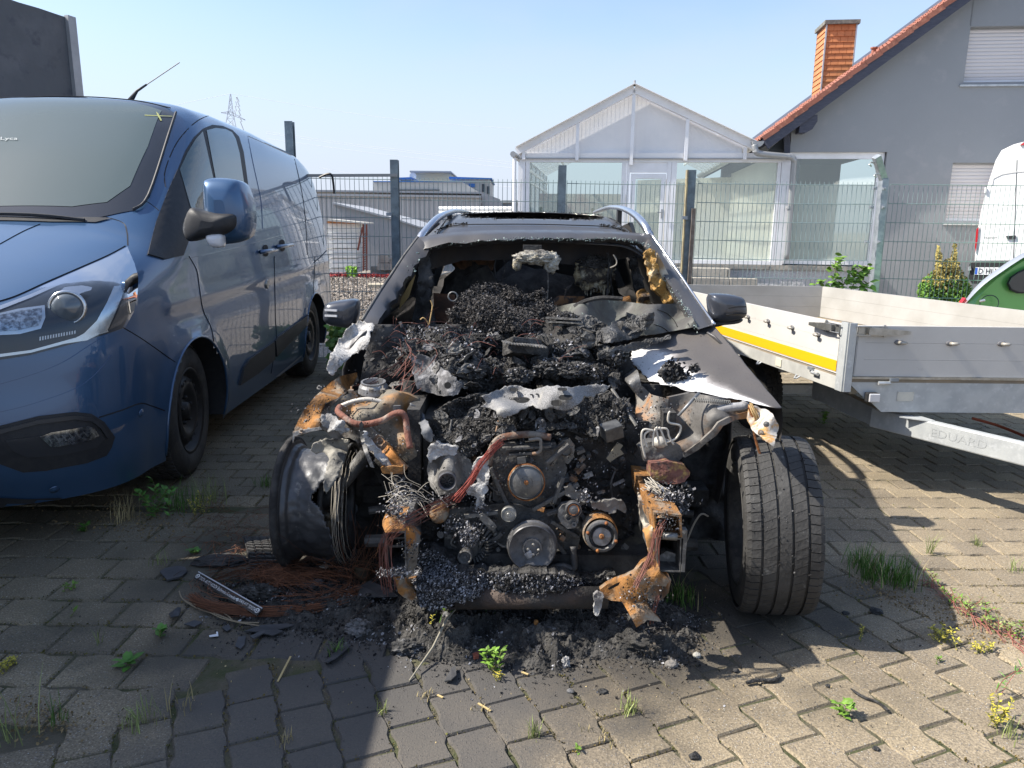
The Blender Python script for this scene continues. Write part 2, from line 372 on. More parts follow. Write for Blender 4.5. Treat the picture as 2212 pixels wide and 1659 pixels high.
def panel(x0, y0, x1, y1, zt, zb, label, over=.03, flip=False):
    t = thing('mesh_panel', label, 'fence panel', ((x0+x1)/2, (y0+y1)/2, 0), 'wire mesh fence panels')
    n = int(round((x1-x0)/.05)); m = MB(); rr = random.Random(int(x0*100))
    P = lambda s, z: V3((x0+(x1-x0)*s, y0+(y1-y0)*s, z))
    for i in range(n+1):
        s = i/n; bend = rr.gauss(0, .002)
        top = zt+(over if not flip else .0)
        m.tube([P(s, .05), P(s+bend/2, (zt)/2), P(s, top)], .0029, 4)
    m.build('vertical_wires', WIRE, t)
    m = MB(); z = zt
    while z > .04:
        for d in (-.006, .006):
            m.tube([P(0, z)+V3((0, d, 0)), P(.5, z-.004)+V3((0, d, 0)), P(1, z)+V3((0, d, 0))], .0036, 4)
        z -= .2
    m.build('horizontal_wires', WIRE, t)
    return t
zt = 1.985
post(625, 262, 0, 8.35, label='tall grey steel fence post sticking up behind the blue van roof')
post(852, 345, 0, 8.25, label='grey steel fence post between the blue van and the burnt car roof rail')
post(1215, 357, 0, 8.3, label='grey steel fence post standing behind the burnt car roof hole')
tt, X3 = post(1494, 367, 0, 8.3, label='grey steel fence post with an ochre strip along one edge')
m = MB(); top = at(1494, 367, 8.3).z; m.box((X3-.052, 8.3-.02, top/2), (.014, .075, top)); m.build('ochre_strip', OLIVE, tt)
m = MB(); m.box((X3+.03, 8.22, .86), (.04, .03, 1.72)); m.build('clamping_bar', mat('brown_bar', (.22, .19, .17), .6, .3, col2=(.14, .11, .09), ns=12), tt)
panel(-2.45, 8.1, -1.32, 8.25, zt, 0, 'wire mesh fence panel at the tail of the blue van with a strap on it')
panel(-1.22, 8.25, .47, 8.3, zt-.01, 0, 'wire mesh fence panel in front of the beige and blue warehouse')
panel(.57, 8.3, 1.88, 8.3, zt-.015, 0, 'wire mesh fence panel in front of the white conservatory door')
panel(1.99, 8.3, 3.87, 8.2, zt, 0, 'wire mesh fence panel in front of the large conservatory window')
panel(4.02, 8.2, 6.5, 8.05, zt+.01, 0, 'wire mesh fence panel in front of the grey house wall', flip=True)
# pole and strap on the left panel
a = at(697, 380, 8.1); b = at(858, 378, 8.18)
m = MB(); m.bar(a-V3((.4, 0, 0)), b, .02, .03); tag(m.build('wooden_pole', mat('weathered_wood', (.36, .34, .31), .8)), 'thin pale pole tied along the top of the left fence panel', 'pole')
m = MB(); m.tube(smoothpath([at(690, 383, 8.05), at(705, 376, 8.03), at(716, 377, 8.02), at(720, 395, 8.04), at(722, 418, 8.05)], 4), .012, 5)
tag(m.build('black_strap', mat('black_strap', (.015, .015, .017), .5)), 'black strap tied round the pole on the left fence panel', 'strap')
# bent top post
t = thing('bent_fence_post', 'galvanised fence post with a cranked top arm in front of the grey house', 'fence post', (3.95, 8.2, 0))
Yp = 8.15
a = at(1884, 640, Yp); b = at(1909, 386, Yp); bot = V3((at(1860, 870, Yp).x+.0, Yp, 0)); 
m = MB(); m.bar(V3((a.x-(b.x-a.x)*1.4, Yp, 0)), b, .07, .10, (0, 1, 0)); m.build('upright', GALV, t, bevel=.004)
m = MB(); c = at(1893, 337, Yp-.1); m.bar(b+V3((.0, 0, -.01)), c, .07, .07, (0, 1, 0)); m.build('cranked_arm', GALV, t, bevel=.004)
for (u, v) in ((1886, 352), (1897, 376)):
    p = at(u, v, Yp-.08); m = MB(); m.tube([p+V3((.03, .02, 0)), p+V3((-.03, -.01, .01)), p+V3((-.04, 0, -.01)), p+V3((-.005, .02, -.03))], .008, 5); m.build('wire_hook', STEELL, t)
for (u, v, s) in ((1890, 406, -1), (1911, 406, 1), (1883, 447, -1), (1909, 447, 1), (1872, 522, -1), (1900, 522, 1)):
    p = at(u, v, Yp-.06); m = MB(); m.box(p, (.035, .03, .03)); m.tube([p-V3((0, .03, 0)), p+V3((0, .02, 0))], .012, 6); m.build('clamp', GALV, t)
# ------------------------------------------------------------ conservatory and house (one facade plane)
FO = at(1120, 560, 17.2); fa_ = radians(7); FX = V3((cos(fa_), -sin(fa_), 0)); FN = V3((-sin(fa_), -cos(fa_), 0)); ZU = V3((0, 0, 1))
def fc(u, v, off=0): return onp(u, v, FO+FN*off, FN)
def fl(u, v): p = fc(u, v)-FO; return p.dot(FX), p.z+FO.z
def FP(x, z, off=0): q = FO+FX*x+FN*off; return V3((q.x, q.y, z))
def fbox(mb, x0, z0, x1, z1, o0, o1): mb.hexa([FP(x0, z0, o0), FP(x1, z0, o0), FP(x1, z1, o0), FP(x0, z1, o0)], [FP(x0, z0, o1), FP(x1, z0, o1), FP(x1, z1, o1), FP(x0, z1, o1)])
def fpoly(mb, pts, o0, o1): mb.prism([FP(x, z, o0) for x, z in pts], FN*(o1-o0))
WHITE = mat('white_window_frame', (.78, .79, .82), .4, col2=(.70, .71, .73), ns=2)
def glass_mat(name, tint=(.84, .90, .87), rough=.02, alpha=.35):
    m = bpy.data.materials.new(name); m.use_nodes = True; N = m.node_tree.nodes; L = m.node_tree.links; N.remove(N['Principled BSDF'])
    tr = N.new('ShaderNodeBsdfTransparent'); tr.inputs[0].default_value = tuple(tint)+(1,); gl = N.new('ShaderNodeBsdfGlossy'); gl.inputs['Roughness'].default_value = rough
    fr = N.new('ShaderNodeFresnel'); fr.inputs[0].default_value = 1.5; mr = N.new('ShaderNodeMapRange'); mr.inputs[3].default_value = alpha*.3; mr.inputs[4].default_value = 1
    mx_ = N.new('ShaderNodeMixShader'); L.new(fr.outputs[0], mr.inputs[0]); L.new(mr.outputs[0], mx_.inputs[0]); L.new(tr.outputs[0], mx_.inputs[1]); L.new(gl.outputs[0], mx_.inputs[2]); L.new(mx_.outputs[0], N['Material Output'].inputs[0]); return m
GLASS = glass_mat('window_glass')
ROOFG = mat('polycarbonate_roof', (.85, .88, .87), .4, trans=0, alpha=.14)
POLY = mat('polycarbonate_gable', (.78, .77, .77), .4, col2=(.70, .70, .71), ns=1.2, lo=.4, hi=.7)
FRG = mat('grey_metal_trim', (.33, .34, .35), .5, .3)
cons = thing('conservatory', 'white framed glazed conservatory with a pointed translucent gable behind the fence', 'conservatory', (FO.x, FO.y, 0))
ex, ez = fl(1122, 322); rxx, rzz = fl(1370, 188); ex2, ez2 = fl(1618, 310); b0x, b0z = fl(1126, 338)
X0, X1 = fl(1122, 400)[0], fl(1703, 400)[0]
ZF = FO.z; ZH = fl(1240, 344)[1]; mxx = (X0+X1)/2
# gable pieces
def onl(x): return ez+(rzz-ez)*(x-ex)/(rxx-ex) if x < rxx else rzz+(ez2-rzz)*(x-rxx)/(ex2-rxx)
zb = fl(1240, 331)[1]
cuts = [X0+.15, fl(1248, 300)[0], rxx, fl(1482, 300)[0], ex2-.12]
for a, b in zip(cuts, cuts[1:]):
    m = MB(); n = max(8, int((b-a)/.09))
    for i in range(n):
        x0 = a+(b-a)*i/n; x1 = a+(b-a)*(i+.8)/n; fpoly(m, [(x0, zb), (x1, zb), (x1, onl(x1)-.13), (x0, onl(x0)-.13)], -.06+.012, -.06)
        x2 = a+(b-a)*(i+1)/n; fpoly(m, [(x1, zb), (x2, zb), (x2, onl(x2)-.13), (x1, onl(x1)-.13)], -.06+.0095, -.06)
    m.build('gable_panel', POLY, cons)
m = MB(); m.bar(FP(ex-.05, ez-.06, .1), FP(rxx, rzz-.055, .1), .16, .15, FN); m.build('verge_beam', WHITE, cons)
m = MB(); m.bar(FP(rxx, rzz-.055, .1), FP(ex2+.1, ez2-.06, .1), .16, .15, FN); m.build('verge_beam', WHITE, cons)
m = MB(); m.bar(FP(ex-.05, ez+.025, .16), FP(rxx, rzz+.03, .16), .3, .012, ZU); m.bar(FP(rxx, rzz+.03, .16), FP(ex2+.1, ez2+.025, .16), .3, .012, ZU); m.build('verge_capping', mat('white_metal', (.85, .85, .85), .35, .1), cons)
for x, up_, dn in ((cuts[0]-.05, .05, -.02), (cuts[1], .0, -.04), (rxx, .02, -.13), (cuts[3], .0, -.04), (cuts[4]+.03, .1, -.02)):
    m = MB(); fbox(m, x-.035, zb-.12+dn, x+.035, max(onl(x)-.13, zb+.1), .1, .16); m.build('gable_mullion', WHITE, cons)
m = MB(); fbox(m, X0, zb-.10, X1, zb, -.06, .08); m.build('eave_beam', POLY, cons)
m = MB(); fbox(m, X0, zb-.125, X1, zb-.10, -.06, .1); m.build('drip_strip', FRG, cons)
m = MB(); fbox(m, X0, fl(1240, 350)[1], X1, zb-.125, -.06, .05); m.build('head_frame', WHITE, cons)
zs = fl(1240, 350)[1]
def post_(u0, u1, z0=ZF, z1=zs, o=.05): m = MB(); fbox(m, fl(u0, 450)[0], z0, fl(u1, 450)[0], z1, -.06, o); m.build('frame_post', WHITE, cons)
for q in ((1119, 1134), (1135.5, 1143), (1340, 1350), (1351, 1357), (1437, 1445), (1446, 1457), (1672, 1679), (1680, 1702)): post_(*q)
def glz(u0, u1, z0, z1, par=None, o=-.02, mt=None):
    m = MB(); fbox(m, fl(u0, 450)[0], z0, fl(u1, 450)[0], z1, o-.012, o); return m.build('glass_pane', mt or GLASS, par or cons)
glz(1143, 1340, ZF+.06, zs); glz(1457, 1672, ZF+.06, zs)
REFL = mat('reflection_film', (.62, .70, .64), .6, alpha=.42)  # pale translucent film paints in the reflection on the lower panes
REFL2 = mat('reflection_film_beige', (.66, .68, .58), .6, alpha=.5, col2=(.6, .66, .62), ns=.8)
m = MB(); fbox(m, fl(1457, 450)[0], ZF+.06, fl(1672, 450)[0], fl(1550, 395)[1], -.012, -.009); m.build('reflection_film', REFL2, cons)
m = MB(); fbox(m, X0, ZF-.02, X1, ZF+.06, -.06, .06); m.build('bottom_frame', WHITE, cons)
m = MB(); fbox(m, fl(1357, 450)[0], fl(1400, 372)[1], fl(1437, 450)[0], zs, -.05, .03); m.build('door_header', WHITE, cons)
dr = MB(); dx0, dx1 = fl(1360, 450)[0], fl(1435, 450)[0]; dz1 = fl(1400, 373)[1]-.02
for q in ((dx0, ZF+.06, dx0+.1, dz1), (dx1-.1, ZF+.06, dx1, dz1), (dx0+.1, dz1-.1, dx1-.1, dz1), (dx0+.1, ZF+.06, dx1-.1, ZF+.2)): fbox(dr, *q, -.04, .045)
door = dr.build('door', WHITE, cons); PINV[door.name] = Matrix.Translation(-cons.location)@Matrix()
PINV[door.name] = Matrix()
def subp(mb, name, m, parent, **k):
    o = mb.build(name, m, None, **k); o.parent = parent; o.matrix_parent_inverse = parent_world(parent).inverted(); return o
def parent_world(p):
    M = p.matrix_basis.copy(); q = p
    M = Matrix.Translation(q.location)@q.rotation_euler.to_matrix().to_4x4() if True else M
    if p.parent: M = parent_world(p.parent)@p.matrix_parent_inverse@M
    return M
m = MB(); fbox(m, dx0+.1, ZF+.2, dx1-.1, dz1-.1, -.02, -.005); subp(m, 'glass_pane', GLASS, door)
m = MB(); fbox(m, dx1-.07, ZF+.95, dx1-.04, ZF+1.15, .045, .06); m.box(FP(dx1-.1, ZF+1.08, .1), (.12, .02, .02)); subp(m, 'handle', FRG, door)
# body behind: roof, rafters, back wall, floor
DP = 7.5
def back(p, d=DP): return p-FN*d
m = MB(); m.add([FP(ex, ez, 0), FP(rxx, rzz, 0), back(FP(rxx, rzz, 0)), back(FP(ex, ez, 0))], [(0, 1, 2, 3)]); m.add([FP(rxx, rzz, 0), FP(ex2, ez2, 0), back(FP(ex2, ez2, 0)), back(FP(rxx, rzz, 0))], [(0, 1, 2, 3)]); m.build('roof_glazing', ROOFG, cons)
for i in range(13):
    d = .3+i*.58
    for a, b in (((ex, ez), (rxx, rzz)), ((rxx, rzz), (ex2, ez2))):
        m = MB(); m.bar(FP(a[0], a[1]-.07, -d), FP(b[0], b[1]-.07, -d), .05, .07, FN); m.build('rafter', WHITE, cons)
for k in range(1, 4):
    for s in (0, 1):
        a, b = ((ex, ez), (rxx, rzz)) if s == 0 else ((rxx, rzz), (ex2, ez2))
        x = a[0]+(b[0]-a[0])*k/4; z = a[1]+(b[1]-a[1])*k/4-.12
        m = MB(); m.bar(FP(x, z, -.1), FP(x, z, -DP), .05, .06); m.build('purlin', WHITE, cons)
CREAM = mat('cream_plaster', (.80, .78, .70), .9, col2=(.75, .73, .66), ns=1)
m = MB(); fpoly(m, [(X0+2.9, ZF), (X1, ZF), (X1, ez2-.2), (X0+2.9, ez-.2)], -DP+.02, -DP); m.build('back_wall', CREAM, cons)
m = MB(); fbox(m, X0, ZF-.1, X1, ZF-.02, -DP, -.07); m.build('floor', mat('pale_floor', (.45, .43, .40), .6), cons)
m = MB(); fbox(m, X1-.06, ZF, X1-.03, ez2-.1, -DP, -.1); m.build('side_wall', CREAM, cons)
PINK = mat('stained_board', (.68, .64, .60), .7, col2=(.42, .22, .24), ns=1.6, lo=.45, hi=.75)
x0, z1 = fl(1158, 412); x1, _ = fl(1338, 412)
m = MB(); fbox(m, x0, ZF, x1+.2, z1-.02, -.9, -.86); m.build('stained_board', PINK, cons)
m = MB(); fbox(m, x1+.25, ZF, fl(1440, 480)[0], fl(1400, 452)[1], -3, -2.95); m.build('inner_wall', CREAM, cons)
for i in range(4):
    m = MB(); fbox(m, X0, ez-.35 if i == 0 else ZF+.9*i-.9, X0+.05, ez-.28 if i == 0 else ZF+.9*i-.84, -DP, -.1); m.build('side_rail', WHITE, cons)
for i in range(6):
    m = MB(); fbox(m, X0, ZF, X0+.05, ez-.1, -1.2*i-1.2, -1.2*i-1.15); m.build('side_post', WHITE, cons)
m = MB(); fbox(m, X0+.02, ZF, X0+.03, ez-.1, -DP, -.1); m.build('side_glass', GLASS, cons)
# gutter and its downpipe at the left corner
m = MB(); g0 = FP(X0-.13, ez-.12, .2); m.tube([g0, g0-FN*6], .065, 8); m.build('gutter', FRG, cons)
m = MB(); m.tube([FP(X0-.10, ez-.2, .12), FP(X0-.10, 0, .12)], .04, 8); m.build('downpipe', WHITE, cons)
m = MB(); m.tube([FP(rxx, rzz, .1), FP(rxx, rzz+.12, .1)], .025, 6); m.build('ridge_finial', FRG, cons)
# plinth and steps
STUC = mat('rough_render', (.38, .385, .40), .95, col2=(.45, .46, .47), ns=1.3, bump=.9, bs=7, bdist=.05)
CONC = mat('concrete', (.36, .34, .30), .9, col2=(.25, .24, .22), ns=4, bump=.3, bs=20)
pl = thing('plinth_wall', 'rough grey rendered plinth wall under the conservatory windows', 'wall', tuple(FP(2, 0, 0)))
m = MB(); fbox(m, X0-.4, -.1, fl(1905, 500)[0], ZF-.12, -.1, .10); m.build('render_face', STUC, pl)
xs = X0-.4; i = 0
while xs < fl(1890, 500)[0]:
    m = MB(); fbox(m, xs, ZF-.118, min(xs+.98, fl(1900, 500)[0]), ZF-.03, -.1, .14+.008*(i % 2)); m.build('coping_slab', CONC, pl); xs += .99; i += 1
st = thing('garden_steps', 'grey concrete block steps leading up to the conservatory door', 'steps', tuple(FP(3, 0, 0)))
for (u1, v1, off) in ((1578, 580, .65), (1637, 602, 1.0)):
    x1, z1 = fl(u1, v1); x1 = fc(u1, v1, off); xx = (x1-FO).dot(FX); zz = x1.z
    x = (fc(1340, v1, off)-FO).dot(FX)
    while x < xx-.02:
        m = MB(); fbox(m, x, -.1, min(x+.75, xx), zz, off-.42, off+.002*(i % 3)); m.build('step_block', CONC, st, bevel=.008); x += .76; i += 1
# ------------------------------------------------------------ house
HW = mat('grey_house_render', (.262, .278, .295), .92, col2=(.25, .265, .281), ns=.5, bump=.25, bs=60, col3=(.285, .292, .31), ns3=3)
DKW = mat('dark_stained_wood', (.045, .05, .075), .7, col2=(.07, .075, .10), ns=9, stretch=(1, 1, 8))
TILE = mat('red_roof_tile', (.29, .11, .075), .8, col2=(.22, .09, .065), ns=2.5, bump=.3, bs=30, rnd=.12, col3=(.38, .17, .11), ns3=12)
TILO = mat('orange_chimney_shingle', (.55, .22, .09), .8, rnd=.10, col2=(.48, .19, .08), ns=5)
SHUT = mat('roller_shutter_slats', (.60, .575, .58), .5)
house = thing('grey_house', 'grey rendered house with red tiled gable roof and closed roller shutters', 'house', tuple(FP(9, 0, 0)))
ba, bz = fl(1648, 322); ca, cz = fl(2088, 0); sl_ = (cz-bz)/(ca-ba)          # underside of barge board
ax, az = fl(1645, 290); sl2 = sl_
wx0 = fl(1706, 330)[0]; wr = 21
zt1 = lambda x: bz+sl_*(x-ba)
PK = ba+9.6  # ridge position
def topz(x): return zt1(x) if x < PK else zt1(PK)-sl_*(x-PK)
ox0, oz1 = wx0, fl(1800, 328)[1]; ox1 = fl(1909, 400)[0]
us0, us1 = fl(2090, 57), fl(2083, 177); uw0, uw1 = (us0[0]+us1[0])/2, (us0[0]+us1[0])/2+1.55
ls0, ls1 = fl(2055, 351), fl(2046, 476); lw0, lw1 = (ls0[0]+ls1[0])/2, (ls0[0]+ls1[0])/2+1.5
def wallpiece(poly): fpoly(wm, poly, -.30, 0)
wm = MB()
wallpiece([(wx0, oz1), (ox1, oz1), (ox1, topz(ox1)), (wx0, topz(wx0))])
wallpiece([(ox1, -.1), (lw0, -.1), (lw0, topz(lw0)), (ox1, topz(ox1))])
wallpiece([(lw0, -.1), (lw1, -.1), (lw1, ls1[1]), (lw0, ls1[1])])
if uw0 < lw1:
    wallpiece([(lw0, ls0[1]), (lw1, ls0[1]), (lw1, us1[1]), (lw0, us1[1])])
    wallpiece([(lw0, us1[1]), (uw0, us1[1]), (uw0, topz(uw0)), (lw0, topz(lw0))]) if uw0 > lw0+.01 else None
    wallpiece([(uw0, us0[1]), (uw1, us0[1]), (uw1, topz(uw1)), (uw0, topz(uw0))])
    wallpiece([(lw1, -.1), (uw1, -.1), (uw1, us1[1]), (lw1, us1[1])])
    wallpiece([(uw1, -.1), (PK, -.1), (PK, topz(PK)), (uw1, topz(uw1))])
wallpiece([(PK, -.1), (PK+9, -.1), (PK+9, topz(PK+9)), (PK, topz(PK))])
wm.build('gable_wall', HW, house)
def shutter(x0, x1, z0, z1, n):
    f = MB(); fbox(f, x0, z0-.05, x1, z1+.0, -.17, -.16); sh = f.build('shutter', FRG, house)
    for i in range(n):
        a = z0+.03+(z1-.02-z0-.03)*i/n; b = z0+.03+(z1-.02-z0-.03)*(i+1)/n
        m = MB(); mid = (a+b)/2
        rows = [[FP(x, a+(b-a)*t, -.155+.013*sin(pi*t)) for x in (x0+.02, x1-.02)] for t in (0, .15, .5, .85, .93)]
        m.grid(rows); subp(m, 'slat', SHUT, sh, smooth=True)
    m = MB(); fbox(m, x0+.02, z0-.05, x1-.02, z0+.03, -.155, -.13); subp(m, 'end_bar', WHITE, sh)
    m = MB(); fbox(m, x0-.05, z0-.11, x1+.05, z0-.075, -.17, .05); m.build('window_sill', STEELL, house)
shutter(uw0, uw1, us1[1]+.02, us0[1], 14); shutter(lw0, lw1, ls1[1]+.02, ls0[1], 15)
# house side return and roof slopes
m = MB(); m.hexa([FP(wx0, -.1, -.3), FP(wx0+.3, -.1, -.3), FP(wx0+.3, topz(wx0)+.1, -.3), FP(wx0, topz(wx0), -.3)], [FP(wx0, -.1, -10), FP(wx0+.3, -.1, -10), FP(wx0+.3, topz(wx0)+.1, -10), FP(wx0, topz(wx0), -10)]); m.build('side_wall', HW, house)
x_e, x_p = ba-.05, PK
up_ = V3((-sl_, 0, 1)); thk = .17
m = MB(); m.bar(FP(x_e+.02, zt1(x_e)+.10, .33), FP(x_p, zt1(x_p)+.10, .33), .04, .22, FN.cross(FX)); m.build('barge_board', DKW, house)
m = MB(); m.hexa([FP(x_e, zt1(x_e)+.05, .31), FP(x_e, zt1(x_e)+.19, .31), FP(x_e, zt1(x_e)+.19, -10), FP(x_e, zt1(x_e)+.05, -10)][::-1], [FP(x_p, zt1(x_p)+.05, .31), FP(x_p, zt1(x_p)+.19, .31), FP(x_p, zt1(x_p)+.19, -10), FP(x_p, zt1(x_p)+.05, -10)][::-1]); m.build('roof_deck', DKW, house)
m = MB(); xq = PK+9; m.hexa([FP(x_p, zt1(x_p)+.05, .31), FP(x_p, zt1(x_p)+.27, .31), FP(x_p, zt1(x_p)+.27, -10), FP(x_p, zt1(x_p)+.05, -10)][::-1], [FP(xq, topz(xq)+.05, .31), FP(xq, topz(xq)+.27, .31), FP(xq, topz(xq)+.27, -10), FP(xq, topz(xq)+.05, -10)][::-1]); m.build('far_roof_slope', TILE, house)
L_ = sqrt(1+sl_*sl_); tl = .34; nT = int((x_p-x_e)*L_/tl)
tdir = FX*(1/L_)+ZU*(sl_/L_); tn = (ZU*(1/L_)-FX*(sl_/L_))
def vtile():
    m = MB(); a = V3((0, 0, 0))
    # verge tile: pan plus a leg turned down over the barge board
    for (o, p, q, r) in ((tdir*-.02+tn*.045, tdir*(tl+.01), -FN*.22, tn*.022), (tdir*-.02+tn*(-.03), tdir*(tl+.01), -FN*.022, tn*.075)):
        tilt = tn*-.022
        m.hexa([o, o+q, o+q+r, o+r], [o+p+tilt, o+p+q+tilt, o+p+q+r+tilt, o+p+r+tilt])
    me = bpy.data.meshes.new('roof_tile'); me.from_pydata(m.v, [], m.f); me.materials.append(TILE); return me
vt = vtile()
base = FP(x_e, zt1(x_e)+.21, .37)
for i in range(nT):
    o = link('verge_tile', vt, house); o.matrix_parent_inverse = Matrix.Translation(-house.location); o.location = base+tdir*(tl*i)+tn*.01
# field tiles of the visible slope, seen edge on
m = MB()
for j in range(1, 14):
    for i in range(nT):
        o = base+tdir*(tl*i)-FN*(.22*j-.0)+tn*.0
        rows = [[o-FN*(.22*t)+tdir*(s*(tl+.02))+tn*(.05+.025*sin(2*pi*t)-.02*s) for t in (0, .25, .5, .75, 1)] for s in (0, 1)]
        m.grid(rows)
o = m.build('roof_tiles', TILE, house, smooth=True); o['kind'] = 'stuff'
# purlin end bracket under the verge
p0 = fl(1732, 268); m = MB(); pts = [fl(1718, 290), fl(1733, 290), fl(1746, 283), fl(1757, 266), fl(1757, 252), fl(1748, 252), fl(1720, 270)]
fpoly(m, pts, 0, .32); m.build('purlin_end', DKW, house)
# chimney
ch = MB(); cd = -3.2
def fd(u, v, off): p = fc(u, v, off); return (p-FO).dot(FX), p.z
c0, c1 = fd(1786, 52, cd)[0], fd(1851, 52, cd)[0]; czt = fd(1815, 52, cd)[1]; czb = fd(1786, 200, cd)[1]-.9
cw = c1-c0
fbox(ch, c0+.02, czb, c1-.02, czt, cd-.8, cd-.02); chim = ch.build('chimney', TILO, house)
nrow = 14; hh = (czt-czb-.9+.25)/nrow
for r_ in range(nrow+5):
    z0 = czt-hh*(r_+1); z1 = czt-hh*r_
    for face in (0, 1):
        n = 4 if face == 0 else 4; wd = cw/n if face == 0 else .8/n; of = .5*(r_ % 2)
        for i in range(-1, n+1):
            a = max(0, (i+of)*wd+.004); b = min(n*wd, (i+1+of)*wd-.004)
            if b-a < .02: continue
            m = MB()
            if face == 0:
                m.hexa([FP(c0+a, z0-.01, cd+.012), FP(c0+b, z0-.01, cd+.012), FP(c0+b, z0-.01, cd), FP(c0+a, z0-.01, cd)], [FP(c0+a, z1, cd-.012), FP(c0+b, z1, cd-.012), FP(c0+b, z1, cd-.018), FP(c0+a, z1, cd-.018)])
            else:
                m.hexa([FP(c0-.012, z0-.01, cd-a), FP(c0, z0-.01, cd-a), FP(c0, z0-.01, cd-b), FP(c0-.012, z0-.01, cd-b)], [FP(c0+.012, z1, cd-a), FP(c0+.018, z1, cd-a), FP(c0+.018, z1, cd-b), FP(c0+.012, z1, cd-b)])
            subp(m, 'shingle', TILO, chim)
m = MB(); fbox(m, c0-.06, czt, c1+.06, czt+.09, cd-.88, cd+.07); subp(m, 'cap_slab', mat('mossy_cap', (.13, .13, .12), .9, col2=(.22, .22, .19), ns=8), chim)
m = MB(); fbox(m, c0-.014, czb, c0+.016, czt, cd-.02, cd+.022); fbox(m, c1-.016, czb, c1+.014, czt, cd-.02, cd+.022); fbox(m, c0-.014, czb, c0+.016, czt, cd-.83, cd-.80); subp(m, 'corner_strip', STEELL, chim)
m = MB(); p = fc(1888, 105, -1.2); m.tube([p-ZU*.4, p], .05, 8); m.tube([p, p+ZU*.03], .08, 8); m.build('vent_pipe', TILE, house)
# gutter, swan neck and downpipe
GUT = mat('grey_gutter', (.30, .31, .32), .45, .3)
g = FP(x_e-.13, zt1(x_e)+.16, .42)
m = MB(); nn = 8
rows = [[g-FN*d+FX*(.11*cos(pi+pi*k/nn))+ZU*(.11*sin(pi+pi*k/nn)) for k in range(nn+1)] for d in (0, 10)]
m.grid(rows); m.prism([g+FX*(.11*cos(pi+pi*k/nn))+ZU*(.11*sin(pi+pi*k/nn)) for k in range(nn+1)], FN*.008); m.build('gutter', GUT, house, solid=.006)
dp = [fc(1630, 312, .5), fc(1633, 326, .5), fc(1645, 332, .48), fc(1702, 338, .3), fc(1715, 345, .28), fc(1714, 365, .25), fc(1706, 470, .2), fc(1699, 560, .2)]
m = MB(); m.tube(smoothpath(dp, 5), .062, 10); m.build('downpipe', GUT, house, smooth=True)
for q in (dp[1], dp[3], fc(1704, 448, .2)):
    m = MB(); m.lathe(q, (0.1, 0, 1) if q is not dp[3] else (1, 0, 0), [(-.03, .070), (.03, .070)], 10); m.build('pipe_collar', GUT, house)
# triangular dark glazed gap between conservatory and house
m = MB(); fpoly(m, [fl(1655, 330), fl(1705, 330), fl(1705, 287)], -.3, -.28); m.build('gusset_pane', mat('dark_gap', (.07, .08, .09), .5), house)
m = MB(); fpoly(m, [fl(1694, 332), fl(1707, 332), fl(1707, 284), fl(1694, 294)], -.05, .0); m.build('corner_trim', DKW, house)
# big window of the house
win = thing('house_window', 'large white framed window of the grey house beside the downpipe', 'window', tuple(FP(7, ZF, 0)))
wz1 = oz1; wa, wb = wx0+.02, ox1-.02
m = MB()
for q in ((wa, wz1-.13, wb, wz1), (wa, ZF, wa+.16, wz1-.13), (wb-.12, ZF, wb, wz1-.13), (wa+.16, ZF, wb-.12, ZF+.1)): fbox(m, *q, -.16, -.08)
m.build('frame', WHITE, win)
m = MB(); fbox(m, wa+.16, ZF+.1, wb-.12, wz1-.13, -.13, -.12); m.build('pane', GLASS, win)
m = MB(); fbox(m, wa+.16, ZF+.1, wb-.12, fl(1800, 398)[1], -.112, -.109); m.build('reflection_film', REFL, win)
m = MB(); fbox(m, wa, ZF, wb, wz1+.2, -3.2, -3.1); m.build('room_wall', CREAM, win)
m = MB(); fbox(m, wa, wz1, wb, wz1+.02, -3.2, -.3); m.build('room_ceiling', CREAM, win)
m = MB(); fbox(m, wa, ZF-.06, wb, ZF-.04, -3.2, -.16); m.build('room_floor', CONC, win)
# ------------------------------------------------------------ far buildings (left), pylon, wires
def wbox(mb, x0, x1, y0, y1, z0, z1): mb.box(((x0+x1)/2, (y0+y1)/2, (z0+z1)/2), (x1-x0, y1-y0, z1-z0))
BEI = mat('beige_cladding', (.50, .485, .45), .7, col2=(.46, .45, .42), ns=.3)
GRYC = mat('grey_cladding', (.42, .42, .42), .6); GRYE = mat('grey_eave', (.34, .35, .37), .6)
BLUT = mat('blue_trim', (.05, .16, .42), .6); DKG = mat('dark_opening', (.05, .06, .07), .6)
SLATE = mat('grey_roof_sheet', (.29, .30, .32), .8, col2=(.26, .27, .29), ns=2)
PALER = mat('pale_roof', (.5, .49, .45), .8)
def slabY(mb, pts, Y, d): mb.prism([at(u, v, Y) for u, v in pts], (0, d, 0))
hall = thing('warehouse', 'long pale grey corrugated warehouse with a grey eave band behind the fence', 'warehouse', (-5, 46, 0))
Y = 46; a = at(640, 412, Y); b = at(1039, 412, Y); zt_ = a.z; ze = at(800, 424, Y).z
m = MB(); n = 150
rows = [[V3((a.x+(b.x-a.x)*i/n, Y-(.08 if (i//2) % 2 else 0), z)) for i in range(n+1)] for z in (-.1, ze)]
m.grid(rows); m.build('corrugated_wall', GRYC, hall)
m = MB(); wbox(m, a.x, b.x, Y-.25, Y+.1, ze, zt_-.15); m.build('eave_band', GRYE, hall)
m = MB(); slabY(m, [(640, 409), (1039, 414), (1080, 430), (1083, 438), (1083, 500), (1040, 500), (1040, 418), (640, 413)], Y+.2, 14); m.build('roof', SLATE, hall)
m = MB(); c0 = at(862, 527, Y); c1 = at(905, 541, Y); wbox(m, c0.x, c1.x, Y-.12, Y, -.1, c0.z); m.build('dark_door', DKG, hall)
